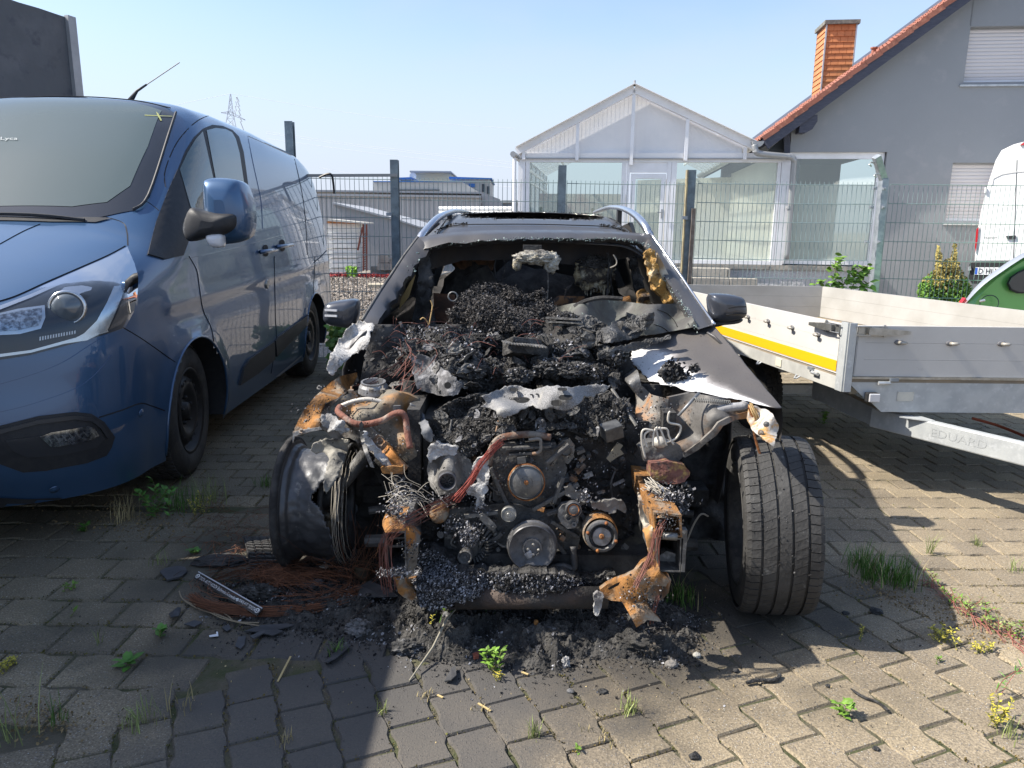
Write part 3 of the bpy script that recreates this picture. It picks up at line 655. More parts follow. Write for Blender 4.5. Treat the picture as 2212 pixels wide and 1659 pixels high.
hb = thing('factory_hall', 'beige hall with thin blue roof edge rising behind the long warehouse', 'factory hall', (-3, 60, 0)); Y = 60
m = MB(); slabY(m, [(807, 393), (999, 393), (1039, 417), (1039, 500), (807, 500)], Y, 12); m.build('wall', BEI, hb)
m = MB(); slabY(m, [(806, 390.5), (999, 391), (1000, 393), (806, 392.5)], Y-.2, 12.3); m.build('blue_edge', BLUT, hb)
m = MB(); slabY(m, [(862, 409), (949, 409), (949, 411), (862, 411)], Y-.2, .2); m.build('dark_stripe', DKG, hb)
hc = thing('stair_tower', 'beige tower block with flat grey roof above the blue edged halls', 'tower', (-4, 75, 0)); Y = 75
m = MB(); slabY(m, [(889, 372), (972, 372), (972, 450), (889, 450)], Y, 10); m.build('wall', mat('cream_cladding', (.62, .59, .48), .8), hc)
m = MB(); slabY(m, [(885, 368), (974, 369), (974, 372), (885, 371.5)], Y-1, 12); m.build('roof', GRYE, hc)
m = MB(); m.lathe(at(892, 380, Y-.5), (0, 1, 0), [(0, .35), (.1, .0)], 10); m.build('satellite_dish', WHITE, hc)
hd = thing('office_block', 'beige office block with blue windows and blue roof at the far right of the halls', 'office block', (1, 68, 0)); Y = 68
m = MB(); slabY(m, [(972, 386), (1059, 386), (1058, 460), (972, 460)], Y, 9); slabY(m, [(862, 386), (889, 386), (889, 420), (862, 420)], Y, 9); m.build('wall', BEI, hd)
m = MB(); slabY(m, [(970, 381), (1063, 384), (1063, 386.5), (970, 385.5)], Y-.6, 10); m.build('roof', BLUT, hd)
m = MB(); slabY(m, [(860, 383), (889, 382), (889, 385.5), (860, 386)], Y-.6, 10); m.build('roof', BLUT, hd)
for (u0, v0, u1, v1) in ((1013, 396, 1026, 404), (1041, 397, 1047, 414), (1052, 402, 1057, 418)):
    m = MB(); slabY(m, [(u0, v0), (u1, v0), (u1, v1), (u0, v1)], Y-.1, .1); m.build('window', BLUT if u0 < 1020 else DKG, hd)
hf = thing('low_hall', 'low beige hall with a row of dark windows left of the conservatory', 'hall', (2, 55, 0)); Y = 55
m = MB(); slabY(m, [(1036, 438), (1120, 438), (1120, 500), (1036, 500)], Y, 9); m.build('wall', BEI, hf)
m = MB(); slabY(m, [(1083, 432), (1120, 432), (1120, 438), (1083, 438)], Y-.2, 9); m.build('roof', PALER, hf)
for i in range(6):
    m = MB(); u = 1041+11*i; slabY(m, [(u, 441), (u+8, 441), (u+8, 446), (u, 446)], Y-.1, .1); m.build('window', SLATE, hf)
for k, (v0, v1) in enumerate(((446, 456), (456, 467))):
    m = MB(); p = at(948, (v0+v1)/2, 30-k*.3); q = at(1110, (v0+v1)/2, 30-k*.3); m.tube([p, q], .5*(v1-v0)*30/F*1.05, 12)
    t = tag(m.build('white_tank', mat('white_paint', (.8, .8, .78), .5), smooth=False), ('upper', 'lower')[k]+' one of the two long white pipes lying behind the burnt car roof', 'tank', 'long white pipes')
tag_b = thing('ramp_building', 'dark grey building with a slanting roof line behind the white sheet stack', 'building', (-3.5, 26, 0)); Y = 26
m = MB(); slabY(m, [(719, 439), (853, 474), (905, 492), (905, 600), (719, 600)], Y, 6); m.build('wall', SLATE, tag_b)
m = MB(); slabY(m, [(718, 436), (854, 471), (907, 489), (907, 492), (853, 475), (718, 440)], Y-.15, 6.3); m.build('roof_edge', GRYE, tag_b)
sh = thing('sheet_shelter', 'shelter stacked with white corrugated sheets under an orange beam', 'shelter', (-4, 23, 0)); Y = 23.2
for i in range(10):
    v0 = 483+i*10.7; m = MB(); slabY(m, [(706, v0), (772, v0), (772, v0+9.2), (706, v0+9.2)], Y+.05*(i % 2), .8); m.build('white_sheet', mat('white_sheet', (.72, .72, .70), .6), sh)
m = MB(); slabY(m, [(706, 476), (770, 479), (770, 483), (706, 482)], Y-.1, 1); m.build('orange_beam', mat('orange_beam', (.45, .2, .08), .8), sh)
m = MB(); slabY(m, [(706, 472), (788, 480), (788, 483), (706, 477)], Y-.3, 1.6); m.build('roof', PALER, sh)
REDB = mat('rusty_red_steel', (.2, .07, .05), .8)
for u in (783, 790):
    m = MB(); slabY(m, [(u, 484), (u+3, 484), (u+3, 585), (u, 585)], Y-.2, .06); m.build('steel_post', REDB, sh)
m = MB(); 
for i in range(16): slabY(m, [(785.5, 505+5*i), (790, 503+5*i), (790, 505+5*i), (785.5, 507+5*i)], Y-.18, .03)
m.build('lacing', REDB, sh)['kind'] = 'stuff'
m = MB(); m.bar(at(773, 540, Y-.2), at(783, 490, Y-.2), .05, .05); m.build('brace', REDB, sh)
for u0, v0, u1, v1, c in ((817, 550, 838, 567, 0), (815, 568, 845, 583, 1), (838, 556, 848, 566, 1)):
    m = MB(); slabY(m, [(u0, v0), (u1, v0), (u1, v1), (u0, v1)], 23.2, .4)
    for i in (0, 1): m.disc(at(u0+(u1-u0)*(.35+.3*i), (v0+v1)/2, 23.18), (0, -1, 0), .035, 8)
    tag(m.build('concrete_block', CONC), ('hollow concrete block on top of the small block pile', 'wide hollow concrete block at the bottom of the pile', 'small grey block leaning at the right of the block pile')[0 if v0 == 550 else 1 if v0 == 568 else 2], 'block', 'blocks piled beyond the fence')
m = MB(); slabY(m, [(800, 575), (905, 575), (905, 590), (800, 590)], 23.6, .3); tag(m.build('low_kerb_wall', CONC), 'low pale concrete edging beside the block pile', 'kerb')
m = MB(); a = gr(796, 617); b = gr(868, 617); m.bar(a+V3((0, 0, .02)), b+V3((0, 0, .02)), .5, .06); tag(m.build('plank', mat('bleached_wood', (.42, .37, .28), .9)), 'bleached plank lying on the gravel beyond the fence', 'plank')
# pylon
STL = mat('hazy_pylon_steel', (.6, .64, .7), .9)  # pale colour paints distance haze into the pylon
t = thing('power_pylon', 'small distant lattice power pylon rising behind the blue van', 'pylon', (-110, 290, 0)); Y = 290
m = MB(); P = lambda u, v: at(u, v, Y); W = .22
legs = [(498, 202, 0), (490, 250, 0), (480, 300, 0), (465, 400, 0)]
def cross(v0, w0, v1, w1):
    for s in (-1, 1):
        m.bar(P(498+s*w0, v0), P(498+s*w1, v1), W, W); m.bar(P(498+s*w0, v0), P(498-s*w1, v1), W*.7, W*.7); m.bar(P(498+s*w0, v0)+V3((0, 6, 0)), P(498+s*w1, v1)+V3((0, 8, 0)), W, W)
    m.bar(P(498-w1, v1), P(498+w1, v1), W*.7, W*.7)
pr_ = [(202, .5), (212, 1.8), (222, 3), (232, 4.2), (243, 5.5), (256, 8), (275, 12), (300, 16), (340, 21)]
for (v0, w0), (v1, w1) in zip(pr_, pr_[1:]): cross(v0, w0, v1, w1)
for s, r_ in ((-1, 20), (1, 32)):
    m.bar(P(498, 240), P(498+s*r_, 243+(16 if s > 0 else 0)), W, W); m.bar(P(498, 247), P(498+s*r_, 243+(16 if s > 0 else 0)), W, W)
    for k in range(1, 5): q = k/5; m.bar(P(498+s*r_*q, 240+(3+(16 if s > 0 else 0))*q), P(498+s*r_*(q-.1), 247-3*q+(14 if s > 0 else 0)*q), W*.7, W*.7)
m.build('lattice', STL, t)['kind'] = 'stuff'
WB = mat('hazy_power_cable', (.62, .66, .74), .9)  # distance haze painted into the cable colour
for i, pts in enumerate(([(500, 202), (700, 235), (900, 262), (1110, 277)], [(300, 245), (400, 222), (498, 202)], [(575, 284), (750, 309), (900, 327), (1112, 351)], [(575, 288), (750, 313), (900, 331), (1112, 356)], [(575, 299), (750, 323), (900, 341), (1112, 363)], [(690, 362), (800, 380), (950, 392), (1112, 404)])):
    m = MB(); m.tube(smoothpath([at(u, v, 285-i*4) for u, v in pts], 5), .06, 3)
    tag(m.build('power_line', WB), ['top power line running right from the pylon peak', 'power line running left from the pylon peak', 'upper of the three power lines above the fence', 'middle of the three power lines above the fence', 'lowest of the three power lines above the fence', 'faint power line just above the factory roofs'][i], 'cable', 'power lines')
# red and green ground cover beyond the fence
RDP = mat('red_leaf', (.28, .04, .04), .8, rnd=.4); GNP = mat('fresh_leaf', (.14, .30, .02), .7, rnd=.35)
r_ = random.Random(3); m = MB(); m2 = MB()
for i in range(900):
    u = r_.uniform(706, 905); Yq = r_.uniform(22.0, 22.8); x = at(u, 588, Yq).x
    hgt = .12*max(.1, noise.noise(V3((x*1.2, 0, 0)))+.5)
    chip(m if not 748 < u < 772 else m2, V3((x, Yq, r_.uniform(0, hgt if not 748 < u < 772 else .3))), .05, rng=r_)
tag(m.build('red_ground_cover', RDP), 'low red leaved ground cover along the far edge of the gravel', 'ground cover', kind='stuff')
tag(m2.build('leafy_weed', GNP), 'bright green weed standing among the red ground cover', 'weed')
m = MB()
for i in range(14000):
    u = r_.uniform(690, 960); v = 592+130*r_.random()**1.6; p = gr(u, v, -.03); d = p.y
    chip(m, p+V3((0, 0, .015)), r_.uniform(.02, .04)*min(1.3, d/14), rng=r_)
tag(m.build('gravel_stones', mat('gravel_stone', (.33, .29, .25), .9, rnd=.4)), 'loose rounded gravel stones beyond the fence', 'gravel', kind='stuff')
# ------------------------------------------------------------ truck box far left
t = thing('box_truck', 'tall truck body with dirty dark grey tarpaulin behind the blue van', 'truck', (-6.2, 7, 0))
TARP = mat('dirty_tarpaulin', (.10, .105, .115), .75, col2=(.16, .16, .17), ns=1.3, lo=.45, hi=.75, bump=.4, bs=4, bdist=.05, col3=(.07, .075, .09), ns3=5)
e0 = atx(173, 195, -5.6); e0 = V3((e0.x, e0.y, 0)); dirn = V3((-.28, -1, 0)).normalized(); nrm = V3((1, -.28, 0)).normalized()
def TP(s, z, o=0): q = e0+dirn*s+nrm*o; return V3((q.x, q.y, z))
m = MB(); rows = [[TP(s, z, .015*sin(s*9+z)*(1 if 0 < s < 6 else 0)) for s in [i*.25 for i in range(27)]] for z in [1.0+.25*j for j in range(13)]]
m.grid(rows); m.build('tarpaulin', TARP, t, smooth=True)
m = MB(); m.hexa([TP(.12, 1, -.02), TP(6.5, 1, -.02), TP(6.5, 1, -2.4), TP(.12, 1, -2.4)], [TP(.12, 4, -.02), TP(6.5, 4, -.02), TP(6.5, 4, -2.4), TP(.12, 4, -2.4)]); m.build('box_body', mat('truck_box', (.2, .2, .21), .7), t)
ALU = mat('dull_aluminium', (.40, .41, .42), .5, .4, col2=(.33, .34, .35), ns=4)
m = MB(); m.bar(TP(.06, 1, .02), TP(.06, 4.02, .02), .12, .06, nrm); m.build('corner_post', ALU, t)
for z, w_ in ((2.28, .03), (2.16, .02)):
    m = MB(); m.bar(TP(.15, z, .03), TP(6.4, z, .03), .012, w_, (0, 0, 1)); m.build('strap', mat('grey_strap', (.22, .22, .23), .8), t)
m = MB(); m.bar(TP(-.14, .6, -.2), TP(-.14, 2.45, -.2), .06, .07, nrm); m.bar(TP(-.05, 2.95, -.05), TP(-.16, 2.93, -.05), .03, .03); m.build('rear_door_bar', mat('dark_steel_bar', (.07, .06, .07), .7), t)
m = MB(); m.hexa([TP(0, .75, 0), TP(8.5, .75, 0), TP(8.5, .75, -2.4), TP(0, .75, -2.4)], [TP(0, 1, 0), TP(8.5, 1, 0), TP(8.5, 1, -2.4), TP(0, 1, -2.4)]); m.build('chassis', DKG, t)
for s in (1.4, 2.5, 7.4):
    for o in (-.15, -2.2): m = MB(); m.lathe(TP(s, .5, o), nrm, [(-.15, 0), (-.15, .5), (.15, .5), (.15, .3), (.1, 0)], 20); m.build('wheel', mat('tyre_rubber', (.02, .02, .02), .85, col2=(.035, .034, .032), ns=8, bump=.3, bs=60), t)
# ------------------------------------------------------------ unseen box van added outside the frame to shade the near paving
t = thing('added_shade_van', 'unseen white box van added beside the camera to shade the near paving', 'van', (-3.3, .2, 0))
VW = mat('white_vehicle_paint', (.80, .80, .79), .3, coat=.6)
m = MB(); wbox(m, -4.3, -2.32, -1.6, 2.95, .45, 2.05); wbox(m, -4.28, -2.33, 2.952, 3.07, 1.25, 2.04); m.build('added_cargo_box', VW, t, bevel=.05)  # second box is an extension added to close a lit strip
m = MB(); rows = []
for x in (-4.25, -2.36): rows.append([V3((x, y, z)) for y, z in ((-1.61, .45), (-1.61, 1.95), (-2.0, 1.9), (-2.45, 1.3), (-2.85, 1.15), (-2.95, .9), (-2.95, .4))])
m.grid(rows); m.add(rows[0], [tuple(range(7))]); m.add(rows[1], [tuple(range(7))[::-1]]); m.build('cab', VW, t, bevel=.04)
for y in (-2.2, 1.75):
    for x in (-4.15, -2.45): m = MB(); m.lathe((x, y, .33), (1, 0, 0), [(-.1, 0), (-.1, .33), (.1, .33), (.1, .2), (.06, 0)], 20); m.build('wheel', MC['tyre_rubber'], t)
# ------------------------------------------------------------ white high roof van at the right
t = thing('white_van', 'white high roof van parked with its rear doors towards the fence', 'van', (7.5, 12.5, 0))
def wv(u, v, o=0): d0 = V3((7.5, 12, 0)); n_ = V3((-.57, -.8216, 0)); return onp(u, v, d0+n_*o, n_)
outl = [(2104, 567), (2107, 520), (2118, 455), (2132, 400), (2150, 345), (2163, 323), (2190, 310), (2230, 300), (2300, 296), (2430, 300), (2470, 340), (2480, 567)]
m = MB(); a = [wv(u, v) for u, v in outl]; c_ = sum(a, V3())/len(a); bk = V3((.57, .8216, 0))
rows = [[c_+(p-c_)*.97-bk*.0 for p in a], [c_+(p-c_)*.995+bk*.05 for p in a], [p+bk*.15 for p in a], [p+bk*4.6 for p in a]]
m.grid(rows); m.add(rows[0], [tuple(range(len(a)))]); m.build('body', VW, t, autos=40)
RED = mat('red_lamp', (.45, .01, .015), .2, coat=1)
def wquad(name, pts, mt, o0=.004, o1=.03): m = MB(); m.prism([wv(u, v, o0) for u, v in pts], (wv(pts[0][0], pts[0][1], o1)-wv(pts[0][0], pts[0][1], o0))); return m.build(name, mt, t)
wquad('tail_lamp', [(2106, 530), (2109, 495), (2114, 490), (2112, 515), (2107, 545)], RED, .0, .03)
wquad('brake_lamp', [(2203, 313), (2214, 305), (2240, 303), (2240, 312)], RED)
BLKP = mat('black_plastic', (.025, .026, .028), .55)
wquad('bumper', [(2094, 570), (2100, 567), (2480, 567), (2480, 612), (2100, 612), (2092, 600)], BLKP, -.0, .16)
wquad('door_handle', [(2173, 509), (2194, 508), (2194, 515), (2175, 516)], BLKP)
wquad('hinge', [(2127, 404), (2131, 404), (2130, 416), (2126, 416)], VW, 0, .04)
wquad('fog_lamp', [(2091, 577), (2097, 573), (2098, 583), (2091, 584)], STEELL, .10, .2)
wquad('reflector', [(2090, 611), (2095, 611), (2095, 617), (2090, 617)], RED, .05, .18)
wquad('door_gap', [(2196, 345), (2198, 345), (2190, 566), (2188, 566)], DKG, 0, .003)
m = MB(); m.tube([wv(u, v, .0) for u, v in ((2143, 400), (2146, 385), (2165, 376), (2195, 371), (2300, 366))], .012, 4); m.build('door_crease', mat('shade_line', (.5, .5, .5), .5), t)
plt = wquad('number_plate', [(2107, 577), (2185, 577), (2184, 593), (2105, 593)], WHITE, .162, .17)
def text_obj(name, s, o, xdir, ydir, h, mt, parent, ext=.0008, wfit=None, bold=0, shear=0):
    cu = bpy.data.curves.new(name, 'FONT'); cu.body = s; cu.extrude = 0; cu.size = 1; cu.offset = bold; cu.shear = shear; cu.resolution_u = 2
    ob = bpy.data.objects.new(name+'_tmp', cu); COL.objects.link(ob); dg = bpy.context.evaluated_depsgraph_get(); me = bpy.data.meshes.new_from_object(ob.evaluated_get(dg)); bpy.data.objects.remove(ob)
    xs = [v.co.x for v in me.vertices]; ys = [v.co.y for v in me.vertices]; x0, x1 = min(xs), max(xs); y0, y1 = min(ys), max(ys)
    k = h/(y1-y0); kx = k if wfit is None else wfit/(x1-x0); xd = V3(xdir).normalized(); yd = V3(ydir).normalized(); nn = xd.cross(yd).normalized()
    for v in me.vertices: p = v.co.copy(); v.co = V3(o)+xd*((p.x-x0)*kx)+yd*((p.y-y0)*k)+nn*ext
    me.materials.clear(); me.materials.append(mt); ob = link(name, me, None)
    if parent: ob.parent = parent; ob.matrix_parent_inverse = parent_world(parent).inverted()
    return ob
INK = mat('black_print', (.02, .02, .02), .6); EUB = mat('plate_blue', (.03, .1, .45), .6)
wx_ = (wv(2185, 593, .172)-wv(2105, 593, .172)).normalized()
q = MB(); q.prism([wv(u, v, .1705) for u, v in ((2107, 578), (2112, 578), (2110.5, 592), (2105.5, 592))], wv(2107, 578, .173)-wv(2107, 578, .1705)); q.build('plate_band', EUB, t)
text_obj('plate_lettering', 'D HI VA 113', wv(2113, 591, .173), wx_, ZU, .085, INK, t, .003, wfit=.5)
text_obj('badge_lettering', 'TRANSIT', wv(2124, 515.5, .003), wx_, ZU, .03, mat('chrome_dark', (.25, .25, .25), .3, .8), t, .002, wfit=.19)
# ------------------------------------------------------------ green hatchback behind the trailer
t = thing('green_car', 'metallic green hatchback with silver roof arc behind the trailer', 'car', (6.6, 7.2, 0))
GRN = mat('green_car_paint', (.14, .42, .10), .3, .2, coat=1, col2=(.17, .48, .13), ns=.8)
SIL = mat('silver_trim', (.62, .64, .66), .3, .7)
def gp(u, v, Y=6.9): return at(u, v, Y)
prof = [(2076, 690), (2078, 662), (2084, 648), (2105, 622), (2128, 601), (2154, 582), (2182, 563), (2212, 546), (2260, 528), (2330, 515), (2420, 512), (2500, 530), (2570, 570), (2700, 600), (2800, 640), (2810, 760), (2780, 800), (2100, 800), (2076, 740)]
A = [gp(u, v) for u, v in prof]; c_ = sum(A, V3())/len(A)
GD = V3((.72, 0, 0)); m = MB(); sc_ = lambda p, k, dy: V3((c_.x+(p.x-c_.x)*k, p.y+dy, c_.z+(p.z-c_.z)*k))+GD*max(0, dy)
rows = [[sc_(p, .93, -.06) for p in A], [sc_(p, .975, -.03) for p in A], [sc_(p, .995, .04) for p in A], [sc_(p, 1, .12) for p in A], [sc_(p, 1, 1.5) for p in A]]
m.grid(rows, closed=True); m.add(rows[0], [tuple(range(len(A)))]); m.build('body', GRN, t, autos=50)
arc = [gp(u, v, 6.83) for u, v in ((2082, 652), (2105, 622), (2128, 601), (2154, 582), (2182, 563), (2212, 546), (2260, 528), (2330, 515))]
arc2 = [gp(u, v, 6.78) for u, v in ((2086, 655), (2112, 627), (2135, 607), (2162, 588), (2190, 569), (2219, 552), (2265, 535), (2332, 523))]
m = MB(); m.grid([[p+V3((.17, .25, 0)) for p in smoothpath(arc, 4)], smoothpath(arc, 4), smoothpath(arc2, 4)]); m.build('silver_arc', SIL, t, smooth=True)
def gpoly(name, pts, mt, Y=6.80, d=.02): m = MB(); m.prism([gp(u, v, Y) for u, v in pts], (0, d, 0)); return m.build(name, mt, t)
gpoly('tail_lamp', [(2078, 653), (2086, 643), (2090, 652), (2089, 662), (2078, 658)], RED, 6.80, .05)
wn = [(2180, 612), (2186, 600), (2200, 590), (2230, 577), (2290, 565), (2290, 632), (2200, 630), (2186, 624)]
gpoly('window_seal', [(u+(u-2230)*.05, v+(v-603)*.12) for u, v in wn], BLKP, 6.79); gpoly('side_window', wn, mat('dark_car_glass', (.03, .04, .045), .05, coat=1), 6.78)
m = MB(); cc = gp(2137, 655, 6.79); m.tube([cc+V3((cos(a_)*.085, 0, sin(a_)*.075)) for a_ in [radians(k) for k in range(-60, 200, 12)]], .004, 4); m.build('fuel_flap_gap', DKG, t)
m = MB(); m.tube([gp(2117, 650, 6.77), gp(2127, 648, 6.77)], .012, 5); m.build('flap_hinge', SIL, t)
for x in (5.9, 8.3): m = MB(); m.lathe((A[0].x+(.75 if x < 7 else 3.1), 6.95, .31), (0, 1, 0), [(-.02, 0), (-.02, .31), (.2, .31)], 24); m.build('wheel', MC['tyre_rubber'], t)
# ------------------------------------------------------------ shrub, vine shoots, ivy
def leafs(mb, c, d, n, r, rng, dens=None):
    for i in range(n):
        q = V3((rng.gauss(0, .45), rng.gauss(0, .45), rng.uniform(-1, 1)))
        if dens and not dens(q): continue
        chip(mb, V3(c)+V3((q.x*d[0], q.y*d[1], q.z*d[2])), r*rng.uniform(.6, 1.3), rng=rng)
LFY = mat('yellowed_conifer', (.26, .21, .06), .8, rnd=.45); LFG = mat('green_conifer', (.09, .19, .025), .8, rnd=.45); BRK = mat('bark', (.10, .075, .05), .9)
t = thing('conifer_shrub', 'pointed shrub turning from green to yellow in front of the house wall', 'shrub', tuple(at(2047, 660, 11)))
my = MB(); mg = MB(); r_ = random.Random(8)
for i in range(5200):
    u = r_.uniform(1984, 2100); v = r_.uniform(528, 665)
    a = abs(u-2040)/58; top = 555+a*a*70
    sp = max(0, 1-abs(u-2062)/7)*45+max(0, 1-abs(u-2027)/8)*30
    if v < top-sp+10*noise.noise(V3((u*.1, 0, 0))): continue
    if v < 585+abs(u-2050)*.8-12 and not (2022 < u < 2033 or 2054 < u < 2070 or v > 585+abs(u-2050)*.8-r_.uniform(12, 34)): continue
    Yq = 11+r_.gauss(0, .18)
    p = at(u, v, Yq); g = (v+22*noise.noise(V3((u*.06, v*.06, 0)))+r_.gauss(0, 9)) > 616+abs(u-2045)*-.3
    chip(mg if g else my, p, r_.uniform(.018, .04), n=(r_.gauss(0, .4), -.6, .7), rng=r_)
mg.build('green_foliage', LFG, t)['kind'] = 'stuff'; my.build('yellow_foliage', LFY, t)['kind'] = 'stuff'
m = MB(); b_ = at(2045, 600, 11.05); m.tube([V3((b_.x, b_.y, -.03)), V3((b_.x, b_.y, b_.z+.2))], .03, 6); m.build('stem', BRK, t)
def leaf(mb, p, d, n, L, W):
    d = V3(d).normalized(); n = V3(n).normalized(); s = d.cross(n).normalized()*W/2; n = s.cross(d).normalized()
    mb.add([p, p+d*L*.3+s*.9-n*L*.02, p+d*L*.65+s*.75, p+d*L-n*L*.12, p+d*L*.65-s*.75, p+d*L*.3-s*.9-n*L*.02, p+d*L*.5+n*L*.05], [(0, 1, 6), (1, 2, 6), (2, 3, 6), (3, 4, 6), (4, 5, 6), (5, 0, 6)])
LIME = mat('lime_leaf', (.14, .26, .035), .6, rnd=.3); STM = mat('weed_stem', (.14, .15, .05), .8)
vi = [((1803, 640), (1806, 610), (1803, 575), (1808, 560)), ((1815, 640), (1830, 600), (1842, 580)), ((1835, 640), (1850, 605), (1862, 590), (1872, 583)), ((1780, 640), (1775, 610)), ((1850, 640), (1878, 610))]
for i, path in enumerate(vi):
    t = thing('sapling', ['tallest green shoot standing behind the trailer board', 'second green shoot left of the cranked post', 'bushy green shoot next to the cranked post', 'single small leafy shoot furthest left behind the trailer', 'short leafy shoot touching the cranked fence post'][i], 'plant', tuple(at(path[0][0], 700, 7.9)), 'leafy shoots behind the trailer')
    pts = smoothpath([V3((at(*path[0], 7.9).x, 7.9, .2))]+[at(u, v, 7.9) for u, v in path], 5); m = MB(); m.tube(pts, .006, 4); m.build('stem', STM, t)
    m = MB()
    for k in range(len(pts)//3, len(pts)):
        for q in range(3): a_ = r_.uniform(0, 6.28); leaf(m, pts[k]+V3((r_.gauss(0, .03), 0, r_.gauss(0, .03))), (cos(a_), -.5, sin(a_)*.5), (0, -.5, 1), r_.uniform(.05, .1), r_.uniform(.04, .08))
    m.build('foliage', LIME, t)
t = thing('ivy_clump', 'green ivy clump on the ground between blue van and burnt car mirror', 'ivy', tuple(gr(735, 800)))
m = MB()
for i in range(500):
    u = r_.gauss(735, 16); v = r_.uniform(705, 790)
    if not 712 < u < 770: continue
    leaf(m, at(u, v, 7.3+r_.gauss(0, .2)), (r_.gauss(0, 1), -.6, r_.gauss(0, .6)), (0, -.7, .7), r_.uniform(.04, .08), .06)
m.build('leaves', mat('ivy_leaf', (.10, .20, .03), .6, rnd=.4, col2=(.3, .28, .05), ns=6, lo=.55, hi=.7), t)['kind'] = 'stuff'
# ------------------------------------------------------------ flatbed trailer
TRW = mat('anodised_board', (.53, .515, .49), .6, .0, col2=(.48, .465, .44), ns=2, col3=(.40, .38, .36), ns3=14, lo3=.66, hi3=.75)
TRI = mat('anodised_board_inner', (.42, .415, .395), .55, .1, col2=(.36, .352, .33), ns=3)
ZINC = mat('galvanised_frame', (.46, .48, .48), .55, .25, col2=(.38, .40, .41), ns=9, col3=(.52, .54, .55), ns3=25, bump=.1, bs=12)
YEL = mat('yellow_reflective', (.75, .40, .01), .4); CHRM = mat('zinc_fitting', (.42, .42, .41), .35, .8, col2=(.3, .3, .28), ns=20)
tr = thing('flatbed_trailer', 'low grey aluminium drop side trailer with a yellow stripe parked right of the burnt car', 'trailer', (3, 5, 0))
def zpt(u, v, z): d = ray(u, v); return CAM+d*((z-CH)/d.z)
TA, TB, TD, TE = V3((1.897, 4.15, 0)), V3((3.78, 4.17, 0)), V3((2.971, 7.138, 0)), V3((1.39, 7.17, 0))
zt_ = .98; zl = .69
def tboard(name, P, Q, mt, inn, th=.022, z0=zl, z1=zt_, o0=0):
    d = (Q-P).normalized(); n = V3((d.y, -d.x, 0))
    if (inn-P).dot(n) > 0: n = -n       # n points outwards
    m = MB(); m.k = 0
    for j in range(3):                  # three hollow board profiles with a fine groove between them
        a = z0+(z1-z0)*j/3+.0004; b = z0+(z1-z0)*(j+1)/3-.0004
        A0, A1 = P-n*th, Q-n*th; 
        m.hexa([V3((*A0.xy, a)), V3((*A1.xy, a)), V3((*Q.xy, a)), V3((*P.xy, a))], [V3((*A0.xy, b)), V3((*A1.xy, b)), V3((*Q.xy, b)), V3((*P.xy, b))])
    o = m.build(name, mt, tr)
    return d, n
ctr = (TA+TB+TD+TE)/4
dl, nl = tboard('side_board', TA+(TE-TA).normalized()*.055, TE, TRW, ctr)
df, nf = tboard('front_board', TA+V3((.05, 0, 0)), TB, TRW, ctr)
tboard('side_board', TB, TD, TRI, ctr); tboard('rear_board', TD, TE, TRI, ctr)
def LP(s, z, o=0): q = TA+dl*s+nl*o; return V3((q.x, q.y, z))
def FR(s, z, o=0): q = TA+df*s+nf*o; return V3((q.x, q.y, z))
m = MB(); m.prism([V3((*p.xy, .655)) for p in (TA, TB, TD, TE)][::-1], (0, 0, .03)); m.build('load_floor', mat('trailer_floor', (.30, .24, .17), .8, col2=(.2, .17, .13), ns=3), tr)
def lbox(fn, s0, s1, z0, z1, o0, o1): m = MB(); m.hexa([fn(s0, z0, o0), fn(s1, z0, o0), fn(s1, z0, o1), fn(s0, z0, o1)], [fn(s0, z1, o0), fn(s1, z1, o0), fn(s1, z1, o1), fn(s0, z1, o1)]); return m
lbox(LP, -.004, .06, .60, .995, -.0, .014).build('corner_post', ZINC, tr); lbox(FR, -.004, .038, .60, .995, -.0, .014).build('corner_post', ZINC, tr)
lbox(LP, .06, 3.03, .60, .675, -.03, .004).build('side_rail', mat('pale_rail', (.52, .52, .49), .6, .2, col2=(.4, .4, .38), ns=5), tr)
lbox(LP, .085, 2.9, .702, .765, .0, .003).build('yellow_stripe', YEL, tr)
lbox(LP, .062, .078, .70, .97, 0, .004).build('edge_strip', CHRM, tr); lbox(FR, .055, .10, .70, .955, 0, .003).build('edge_strip', TRW, tr)
lbox(FR, .04, 1.9, .676, .688, -.02, .012).build('hinge_rail', CHRM, tr)
m = MB(); fp = [(0.02, .672), (1.9, .672), (1.9, .482), (.235, .482), (.15, .555), (.13, .560), (.035, .645), (.02, .645)]
m.prism([FR(s, z, .0) for s, z in fp], nf*-.02); m.build('front_plate', ZINC, tr)
# drop lock fittings
def latch(fn, s0, dirn):
    g = lambda a, b, z0, z1, o0, o1, nm, mt: lbox(fn, s0+dirn*a, s0+dirn*b, z0, z1, o0, o1).build(nm, mt, L_)
    base = lbox(fn, s0, s0+dirn*.165, .925, .975, .002, .010); L_ = base.build('latch', CHRM, tr)
    def q(nm, m_): return subp(m_, nm, CHRM, L_)
    m = MB(); m.prism([fn(s0+dirn*a, z, .028) for a, z in ((.05, .935), (.05, .972), (.13, .972), (.285, .956), (.285, .938), (.13, .930))], (fn(0, 0, .012)-fn(0, 0, 0))); q('lever', m)
    q('block', lbox(fn, s0+dirn*.06, s0+dirn*.115, .938, .970, .010, .030)); q('block', lbox(fn, s0+dirn*.0, s0+dirn*.03, .93, .975, .010, .024))
    m = MB(); m.tube([fn(s0+dirn*-.015, .93, .03), fn(s0+dirn*-.02, .978, .03), fn(s0+dirn*.06, .978, .035), fn(s0+dirn*.06, .93, .035)], .004, 5, closed=True); q('wire_loop', m)
    for a in (.15, .155):
        m = MB(); m.lathe(fn(s0+dirn*a, .978 if a == .15 else .925, .006), fn(0, 0, 1)-fn(0, 0, 0), [(0, .009), (.006, .008), (.006, 0)], 8); q('bolt', m)
